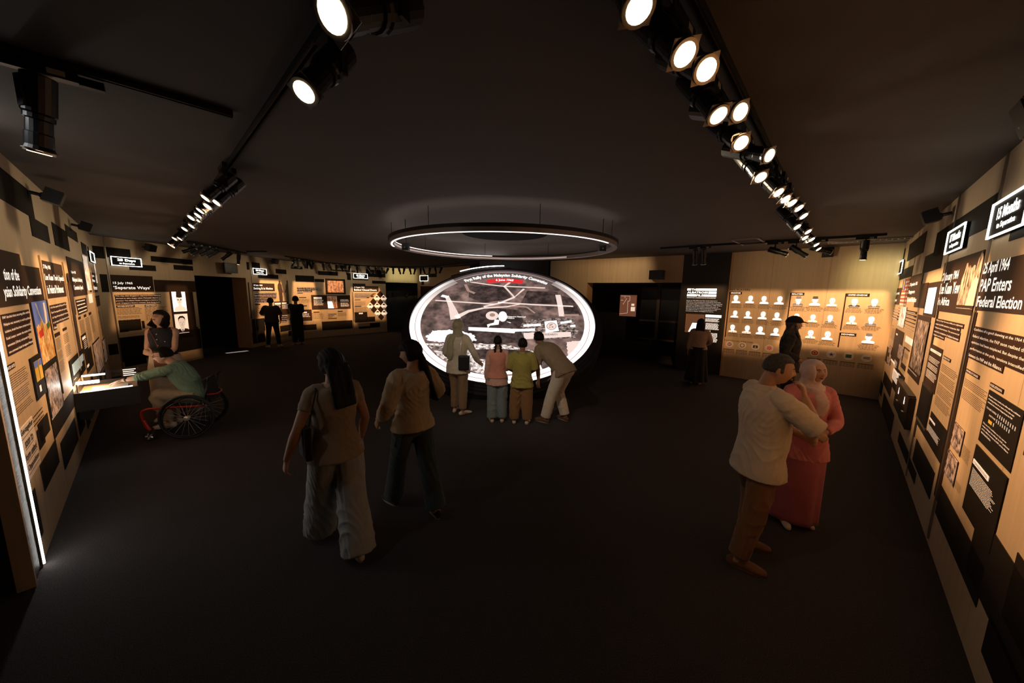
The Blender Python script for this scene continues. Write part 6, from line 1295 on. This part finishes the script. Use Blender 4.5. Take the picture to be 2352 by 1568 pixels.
# 6 boy
LIME = cloth('olive_lime_cotton', (.34, .30, .075)); TAN = cloth('tan_brown_cotton', (.27, .145, .06))
B6 = Person((.17, 5.41), 176, 1.40, 'boy in loose lime-green shirt and wide tan trousers, seen from behind', SKIN3, .008, pose=dict(hl=(-.14, .2, .98), hr=(.14, .2, .98), el=(-.6, -.5, -.6), er=(.6, -.5, -.6), hed=(0, .02, 1.60), al=(-.14, 0, .085), ar=(.12, 0, .085)))
B6.top(LIME, .042, .16, .03, 1.0, .045, amp=.010, seed=6, collar=True); B6.pants(TAN, .125, .095, amp=.011, tr=.13, seed=2); B6.shoes(C_SHOEW, SOLE); B6.hair(HAIR, .020, .3, low=-.4)
# 7 girl with braids
PVEST = cloth('coral_vest', (.62, .27, .19)); PSH = cloth('pale_pink_shirt', (.60, .36, .30)); BJ = cloth('light_blue_jeans', (.20, .25, .26))
G7 = Person((-.23, 5.47), 184, 1.43, 'girl with two black braids, coral vest, pink shirt and light blue jeans', SKIN, .008, female=True, pose=dict(hl=(-.22, .03, .83), hr=(.14, .18, 1.0), hed=(0, .02, 1.60), al=(-.10, 0, .085), ar=(.10, 0, .085)))
G7.top(PSH, .022, .16, .022, 1.93, .018, amp=.007, seed=7, collar=True); G7.top(PVEST, .034, .02, .012, 0, .0, name='vest', amp=.006, seed=8); G7.pants(BJ, .105, .10, amp=.008, tr=.12); G7.shoes(C_SHOEW, SOLE)
G7.hair(HAIR, .012, .3, None, low=-.4)
for sd in (-1, 1):
    mb = MB(); P0 = G7.p['hed'] + np.array([sd * .045, -.085, -.06])
    for i in range(9): mb.ball(P0 + np.array([sd * (.012 * math.sin(i * .5) + (.008 if i % 2 else -.008)), -.01 - .012 * math.sin(i * .35), -.026 * i]), (.020 - .0008 * i, .018, .022), 10, 8)
    b_o = G7.add(mb, 'braid', HAIR, .006, 1); MB().ball(G7.mx(P0 + np.array([0, -.01, -.245])), .013, 8, 6).build('hair_tie', M['whitep'], b_o, True, True)
for i, (x, z, mt) in enumerate(((-.055, .03, 'gold'), (.06, .04, 'red'), (-.06, -.02, 'whitep'), (.058, -.02, 'gold'), (.02, -.05, 'whitep'))):
    MB().ball(G7.hp((x, -.085 if abs(x) < .05 else -.062, z)), .007, 8, 6).build('hair_bead', M[mt], G7.root, True, True)
# 8 woman with olive headscarf and chain bag
OLIVE = cloth('pale_olive_scarf', (.36, .35, .23), .6, .08); IVORY = cloth('ivory_cotton', (.62, .56, .43))
W8 = Person((-.93, 5.83), 158, 1.66, 'woman in pale olive headscarf, ivory shirt and khaki trousers before the round screen', SKIN, .008, female=True, stout=1.05, pose=dict(hr=(.33, .16, .93), er=(.5, -1, 0), fr=(.5, .5, -.4), hl=(-.18, .2, 1.0), look=(.2, 1, -.1), tr=(.8, 1, 0), al=(-.09, .05, .085), ar=(.10, -.05, .085)))
W8.top(IVORY, .030, .16, .020, 1.93, .020, amp=.008, seed=9); W8.pants(C_KHAKI, .078, .070, amp=.006, length=.93); W8.shoes(C_SHOEW, None, slim=.85)
nk = W8.p['nek']; W8.hijab(OLIVE, .016, tail=[([nk + np.array([-.05, -.07, -.01]), nk + np.array([-.08, -.15, -.12]), nk + np.array([-.08, -.165, -.30]), nk + np.array([-.10, -.15, -.42])], [(.05, .03), (.055, .022), (.06, .018), (.045, .012)])])
bagbox(W8, (.17, -.15, .98), (.19, .07, .25), mat('black_quilted_leather', (.014, .013, .013), .4, bump=.4, bscale=70), 'black quilted chain bag on the back of the woman in the olive headscarf',
       [(.13, -.17, 1.08), (.12, -.17, 1.25), (.11, -.10, 1.42), (.11, .0, 1.45), (.12, .13, 1.35), (.2, .16, 1.12), (.22, -.12, 1.07)], 'chain_bag', .25, hw=METAL)
# 9, 10 two women walking (built sharp, not blurred)
SAND = cloth('sand_knit', (.30, .235, .16)); PGREY = cloth('pale_grey_wide_cotton', (.36, .37, .36)); CRT = cloth('cream_blouse', (.46, .36, .24)); TEAL = cloth('dark_teal_denim', (.040, .060, .060))
W9 = Person((-1.40, 2.60), 196, 1.68, 'walking woman in sleeveless sand top and pale grey wide trousers', SKIN, .0065, female=True,
    pose=dict(hl=(-.34, .02, .90), hr=(.24, .10, .90), fl=(-.2, .1, -1), look=(-.35, 1, -.1), al=(-.09, .26, .10), ar=(.06, -.22, .085), kl=(0, 1, 0), tl=(0, 1, 0), tr=(.1, 1, 0), pel=(0, 0, .92)))
W9.top(SAND, .030, .09, .022, .25, .004, name='knit_top', amp=.004, seed=3); W9.pants(PGREY, .115, .135, amp=.010, tr=.12, seed=5, length=1.04); W9.shoes(C_SHOEW, SOLE, slim=.9)
W9.hair(HAIR, .018, .3, lambda mb, f: locks(mb, f, [(-.06, -.06, .0), (.06, -.06, .0)], [(-.07, -.13, -.33), (.07, -.13, -.33)], 7, .034, .022, .012, 5), low=-.6)
bagbox(W9, (-.215, .0, 1.02), (.05, .20, .26), C_BLACK, 'black shoulder bag under the arm of the woman in the sand top', [(-.20, -.05, 1.12), (-.18, -.10, 1.28), (-.135, -.06, 1.42), (-.135, .04, 1.41), (-.18, .09, 1.26), (-.20, .05, 1.12)], 'shoulder_bag')
W10 = Person((-.93, 3.12), 208, 1.68, 'walking woman in loose cream blouse and dark teal jeans with very long hair', SKIN, .0065, female=True,
    pose=dict(hl=(-.30, .08, .98), hr=(.16, .22, 1.08), er=(1, -.5, -.3), look=(-.9, .8, -.25), al=(-.12, .22, .09), ar=(.08, -.26, .11), kl=(0, 1, 0), kr=(0, 1, 0)))
W10.top(CRT, .036, .06, .018, 1.75, .032, name='blouse', amp=.010, seed=12); W10.pants(TEAL, .085, .10, amp=.008, length=1.0); W10.shoes(C_BLACK, SOLE, slim=.9)
W10.hair(HAIR, .018, .3, lambda mb, f: locks(mb, f, [(-.03, -.08, .0), (.08, -.02, .0)], [(.01, -.14, -.50), (.13, -.06, -.50)], 7, .032, .018, .012, 6), low=-.6)
# 11 woman looking up behind the wheelchair
NAVY = cloth('navy_denim', (.020, .022, .030)); OFFW = cloth('cream_skirt_cotton', (.72, .60, .46))
rw = ray(372, 760); pw = (rw / rw[1] * 5.4)[:2]
W11 = Person(tuple(pw), -28, 1.76, 'woman in sleeveless navy top and cream skirt with bobbed black hair, looking up', SKIN2, .0065, female=True,
    pose=dict(leg=.85, look=(.25, 1, .55), hed=(0, .01, 1.585), hl=(.03, .22, 1.06), hr=(.0, .21, 1.01), el=(-1, -.6, -.4), er=(1, -.6, -.3), fl=(.8, .2, .5), fr=(-.9, .2, -.2), pl=(.2, -1, 0), prn=(-.2, -1, 0), curl=.65), face=True)
W11.top(NAVY, .022, .02, .0, 0, .0, name='sleeveless_top', amp=.003, collar=False); W11.skirt(OFFW, .18, .215, .215, .006, 6, top=.10); W11.shoes(C_SHOEW, None, slim=.85)
W11.hair(HAIR, .022, .30, lambda mb, f: (locks(mb, f, [(.078, .02, .0), (.05, -.07, -.02)], [(.088, .045, -.13), (.06, -.06, -.14)], 4, .026, .020, .004, 7), locks(mb, f, [(-.078, .02, .0), (-.05, -.07, -.02)], [(-.088, .045, -.13), (-.06, -.06, -.14)], 4, .026, .020, .004, 8), locks(mb, f, [(-.05, -.075, -.02), (.05, -.075, -.02)], [(-.05, -.075, -.14), (.05, -.075, -.14)], 4, .028, .02, .003, 9)), low=-.55)
PEARL = mat('pearl_button', (.8, .72, .6), .2, metal=.3); buttons(W11, [(0, .135, 1.36), (0, .142, 1.28), (0, .137, 1.19), (0, .132, 1.11)], PEARL, .009); buttons(W11, [(-.085, .125, 1.245)], PEARL, .008)
bg = cloth('brown_leather', (.16, .055, .02), .45, .05)
bagbox(W11, (-.07, .20, .86), (.20, .05, .30), bg, 'brown leather bag held in front of the cream skirt', [(-.07, .20, 1.0), (-.05, .2, 1.05), (.0, .17, 1.25), (.12, .05, 1.43), (.13, -.08, 1.38), (.16, -.12, 1.2), (.18, .05, 1.0)], 'shoulder_bag')
# 12 man in the wheelchair
w1 = onz(436, 1006)[:2]; c1 = onz(352, 1016)[:2]; fw = nrm(c1 - w1); rgt = np.array([fw[1], -fw[0]]); wc = w1 + rgt * .28
CHY = math.atan2(fw[1], fw[0]) - math.pi / 2
ch = empty('wheelchair', (wc[0], wc[1], 0), 'wheelchair with red frame and black wheels facing the display case', 'wheelchair', None, CHY)
REDM = mat('red_enamel', (.50, .025, .015), .3, coat=.4); RIM = mat('dark_rim', (.03, .03, .03), .3, metal=.7); SEATC = cloth('black_seat_fabric', (.015, .015, .015))
def torus(c, r_, rr, n=48, m=8, tilt=0.):
    V = []; F = []
    for i in range(n):
        a = 2 * math.pi * i / n
        for j in range(m):
            b2 = 2 * math.pi * j / m; q = r_ + rr * math.cos(b2); x = rr * math.sin(b2); y = q * math.cos(a); z = q * math.sin(a); V.append((c[0] + x + z * tilt, c[1] + y, c[2] + z))
    for i in range(n):
        for j in range(m): F.append((i * m + j, ((i + 1) % n) * m + j, ((i + 1) % n) * m + (j + 1) % m, i * m + (j + 1) % m))
    return V, F
for sd in (-1, 1):
    c = (sd * .28, 0, .318); ti = -sd * .05
    wh = MB().add(*torus(c, .303, .015, 64, 10, ti)).build('wheel', RUBBER, ch, True, True)
    MB().add(*torus(c, .283, .009, 64, 8, ti)).build('rim', RIM, wh, True, True); MB().add(*torus((c[0] + sd * .035, 0, .305), .255, .009, 64, 8, ti)).build('push_rim', RIM, wh, True, True)
    MB().cyl((c[0] - .03, 0, .305), (c[0] + .03, 0, .305), .026, 16).tube([(c[0] + sd * .03, 0, .305), (c[0] + sd * .036, 0, .305)], [.034, .034], 16, cap=0).build('hub', METAL, wh, True, True)
    for k in range(20):
        a = k * math.pi / 10; e = (c[0] + math.sin(a) * .268 * ti, .268 * math.cos(a), .305 + .268 * math.sin(a)); MB().cyl((c[0] + (.02 if k % 2 else -.02), 0, .305), e, .0016, 5).build('spoke', METAL, wh, False, True)
    cc = (sd * .20, .46, .070); cs = MB().add(*torus(cc, .056, .014, 28, 8)).build('caster', RUBBER, ch, True, True)
    g = MB().cyl((cc[0] - .012, cc[1], cc[2]), (cc[0] + .012, cc[1], cc[2]), .014, 10)
    for k in range(5): a = k * 1.2566; g.tube([(cc[0], cc[1], cc[2]), (cc[0], cc[1] + .050 * math.cos(a), cc[2] + .050 * math.sin(a))], [(.008, .014), (.008, .010)], 6, (1, 0, 0))
    g.build('caster_hub', METAL, cs, False, True); MB().tube([(cc[0] - .022, cc[1], cc[2]), (cc[0] - .022, cc[1] - .02, cc[2] + .06), (cc[0], cc[1] - .03, cc[2] + .09)], [.006] * 3, 6).tube([(cc[0] + .022, cc[1], cc[2]), (cc[0] + .022, cc[1] - .02, cc[2] + .06), (cc[0], cc[1] - .03, cc[2] + .09)], [.006] * 3, 6).build('caster_fork', RIM, cs, True, True)
    MB().tube([(sd * .20, -.18, .44), (sd * .20, .30, .46), (sd * .20, .46, .455), (sd * .19, .515, .40), (sd * .17, .50, .22), (sd * .16, .47, .15)], [.015] * 6, 12, sub=5).build('side_frame', REDM, ch, True, True)
    MB().tube([(sd * .175, .505, .30), (sd * .20, .46, .20), (sd * .20, .44, .155)], [.016, .018, .018], 10, sub=3).build('caster_arm', REDM, ch, True, True)
    MB().cyl((sd * .19, -.17, .42), (sd * .19, -.24, .80), .011, 8).tube([(sd * .19, -.24, .80), (sd * .19, -.255, .85), (sd * .19, -.29, .86)], [.013] * 3, 8, sub=3).build('back_post', RIM, ch, True, True)
    MB().tube([(sd * .20, -.15, .50), (sd * .215, -.05, .585), (sd * .215, .08, .56), (sd * .205, .15, .47)], [(.004, .03), (.004, .05), (.004, .05), (.004, .02)], 8, (0, 0, 1), sub=4).build('side_guard', SEATC, ch, True, True)
MB().box((0, .10, .455), (.38, .42, .04)).build('seat', SEATC, ch, local=True); MB().box((0, -.215, .65), (.38, .03, .34), [[1, 0, 0], [0, .98, .18], [0, -.18, .98]]).build('backrest', SEATC, ch, local=True)
MB().cyl((-.28, 0, .305), (.28, 0, .305), .014, 10).build('axle', RIM, ch, True, True); MB().tube([(-.19, -.22, .60), (-.1, -.30, .58), (.1, -.30, .58), (.19, -.22, .60)], [.012] * 4, 8, sub=4).build('rear_handle_bar', REDM, ch, True, True)
MB().box((0, .33, .125), (.28, .16, .012)).cyl((-.17, .44, .16), (.17, .44, .16), .009, 8).build('footplate', RIM, ch, local=True)
MINT = cloth('mint_linen', (.22, .36, .26)); STONE = cloth('stone_cotton', (.36, .31, .21))
M12 = Person(tuple(wc), 0, 1.70, 'man with glasses and mint shirt in the wheelchair, reaching to the display case', SKIN2, .0065, fdirv=fw,
    pose=dict(pel=(0, -.06, .575), che=(0, .10, .87), nek=(0, .185, 1.05), hed=(-.0, .29, 1.165), look=(-.30, 1, -.05), hl=(-.12, .74, .86), el=(-1, -.1, -.8), fl=(.1, 1, -.25), pl=(0, 0, -1), curl=.22, hr=(.13, .38, .64), er=(1, -.6, -.2), fr=(-.5, 1, 0), prn=(0, 0, -1), al=(-.09, .27, .22), ar=(.09, .27, .22), kl=(-.1, 1, 1), kr=(.1, 1, 1), tl=(-.05, 1, 0), tr=(.05, 1, 0)), face=True)
M12.top(MINT, .026, .05, .01, 1.45, .022, amp=.008, seed=14, collar=True, dropf=(0, -.2, -1), vox=.008); M12.pants(STONE, .082, .072, amp=.007, length=.92); M12.shoes(C_SHOEW, SOLE)
M12.hair(HAIR, .018, .50, low=-.15)
g = MB()
for sd in (-1, 1):
    pts = [M12.hp((sd * .031 + .021 * math.cos(k * .5236), .096, .006 + .016 * math.sin(k * .5236))) for k in range(13)]; g.tube(pts, [.0016] * 13, 5); g.tube([M12.hp((sd * .052, .095, .010)), M12.hp((sd * .077, .06, .012)), M12.hp((sd * .080, -.005, .004))], [.0018] * 3, 5)
g.tube([M12.hp((-.010, .097, .008)), M12.hp((.010, .097, .008))], [.0016] * 2, 5); g.build('glasses', RIM, M12.root, False, True)
dv = nrm(M12.hl - M12.ell); wq = M12.hl - dv * .035; MB().tube([M12.mx(wq - dv * .008), M12.mx(wq + dv * .008)], [(.032 * M12.k, .030 * M12.k)] * 2, 16, cap=0).tube([M12.mx(wq + np.array([-.02, 0, .022])), M12.mx(wq + np.array([-.026, 0, .029]))], [.019, .018], 16, cap=0).build('wristwatch', RUBBER, M12.root, True, True)
# 13, 14 dark figures at the far wall
DGREY = cloth('charcoal_shirt', (.055, .045, .040)); 
M13 = Person((-8.74, 12.40), 178, 1.78, 'man in charcoal shirt and black trousers with pale shoes at the far left wall', SKIN3, .012, stout=1.12, pose=dict(hl=(-.12, .26, 1.08), el=(-1, -.3, -.5), hr=(.25, .06, .92), al=(-.16, 0, .085), ar=(.16, 0, .085), tl=(-.5, 1, 0), tr=(.5, 1, 0)))
M13.top(DGREY, .034, .05, .01, .95, .024, amp=.007); M13.pants(C_BLACK, .075, .065); M13.shoes(C_SHOEW, SOLE); M13.hair(HAIR, .022, .3, low=-.35)
M14 = Person((-8.20, 12.98), 172, 1.84, 'taller man in black shirt and wide black trousers at the far left wall, arms folded', SKIN3, .012, stout=1.05, pose=dict(hl=(.06, .24, 1.15), el=(-1, -.2, -.8), hr=(-.06, .26, 1.12), er=(1, -.2, -.8), look=(-.35, 1, 0)))
M14.top(C_BLACK, .034, .04, .01, .95, .024, amp=.007); M14.pants(C_BLACK, .095, .09); M14.shoes(C_SHOEB, SOLE); M14.hair(HAIR, .026, .3, low=-.35)

# ================================================================== DISPLAY CASE on the left wall
cu0 = WL.uz((172, 935))[0]; cu1 = cu0 + .78; ct_ = .80
cs = empty('display_case', WL.P((cu0 + cu1) / 2, .55, .28), 'black wall-mounted display case with glass and lit interior, beside the wheelchair', 'display case')
wpart(WL, 'case_box', cu0, cu1, ct_ - .24, ct_ - .07, .005, .56, 'blackwall', cs)
for a_ in ((cu0, cu1, .54, .56), (cu0, cu1, .005, .025)): wpart(WL, 'case_rim', a_[0], a_[1], ct_ - .07, ct_, a_[2], a_[3], 'blackwall', cs)
for u_ in (cu0, cu1 - .02): wpart(WL, 'case_rim', u_, u_ + .02, ct_ - .07, ct_, .025, .54, 'blackwall', cs)
M['amberfloor'] = mat('case_lining', (.55, .38, .22), .6)
wpart(WL, 'case_lining', cu0 + .02, cu1 - .02, ct_ - .069, ct_ - .06, .025, .54, 'amberfloor', cs)
wpart(WL, 'lit_paper', cu0 + .03, cu0 + .15, ct_ - .015, ct_ - .008, .05, .50, 'white_e', cs); wpart(WL, 'open_book', cu0 + .2, cu0 + .55, ct_ - .059, ct_ - .04, .12, .45, 'paper', cs)
wpart(WL, 'case_lamp', cu0 + .04, cu0 + .10, ct_ + .10, ct_ + .13, .03, .22, 'led', cs); wpart(WL, 'case_lamp', cu0 + .60, cu0 + .64, ct_ + .10, ct_ + .12, .03, .24, 'white_e', cs)
for u_ in (cu0 + .03, cu1 - .20): wpart(WL, 'lamp_arm', u_, u_ + .015, ct_, ct_ + .11, .03, .045, 'alu', cs)
for a_ in ((cu0, cu1, ct_, ct_ + .14, .552, .558), (cu1 - .006, cu1, ct_, ct_ + .14, .01, .552)): wpart(WL, 'glass_pane', *a_, 'glass', cs)
p0 = WL.P(cu1 - .012, ct_ + .13, .36); wpart(WL, 'caption_plate', cu1 - .016, cu1 - .008, ct_ + .01, ct_ + .135, .38, .545, 'strip', cs)
for k in range(4): wpart(WL, 'caption_line', cu1 - .018, cu1 - .0161, ct_ + .11 - k * .028, ct_ + .122 - k * .028, .40, .53 - .02 * (k % 2), 'letter_e', cs)
wpart(WL, 'case_bracket', cu0 + .2, cu1 - .2, ct_ - .40, ct_ - .24, .003, .10, 'blackwall', cs)
ld2 = bpy.data.lights.new('case_glow', 'AREA'); ld2.shape = 'RECTANGLE'; ld2.size = .5; ld2.size_y = .08; ld2.energy = 3.5; ld2.color = (1, .60, .28); lo = bpy.data.objects.new('case_lamp_light', ld2); COL.objects.link(lo); lo.location = WL.P(cu0 + .45, ct_ + .125, .14); lo.rotation_euler = (R(25), 0, math.atan2(WL.d[1], WL.d[0]))
# small lit phone-like display held in the wall recess beside the charcoal-shirt man
MB().box((-8.98, 12.45, 1.18), (.09, .05, .05)).build('hand_light', M['white_e'], label='tiny bright light in front of the man in the charcoal shirt', cat='lamp')
# soft fill spots added under the ceiling to brighten the visitors, no fixture shown
projector((.2, 1.6, HH - .3), (2.3, 2.7, 1.1), 5, .5, .5, .6, (1, .62, .36))
projector((-.6, 2.6, HH - .2), (-.1, 5.5, .9), 26, .34, .3, .5, (1, .80, .62)); projector((-2.6, 1.5, HH - .2), (-1.2, 2.9, 1.2), 3.2, .5, .5, .6, (.85, .85, .85))
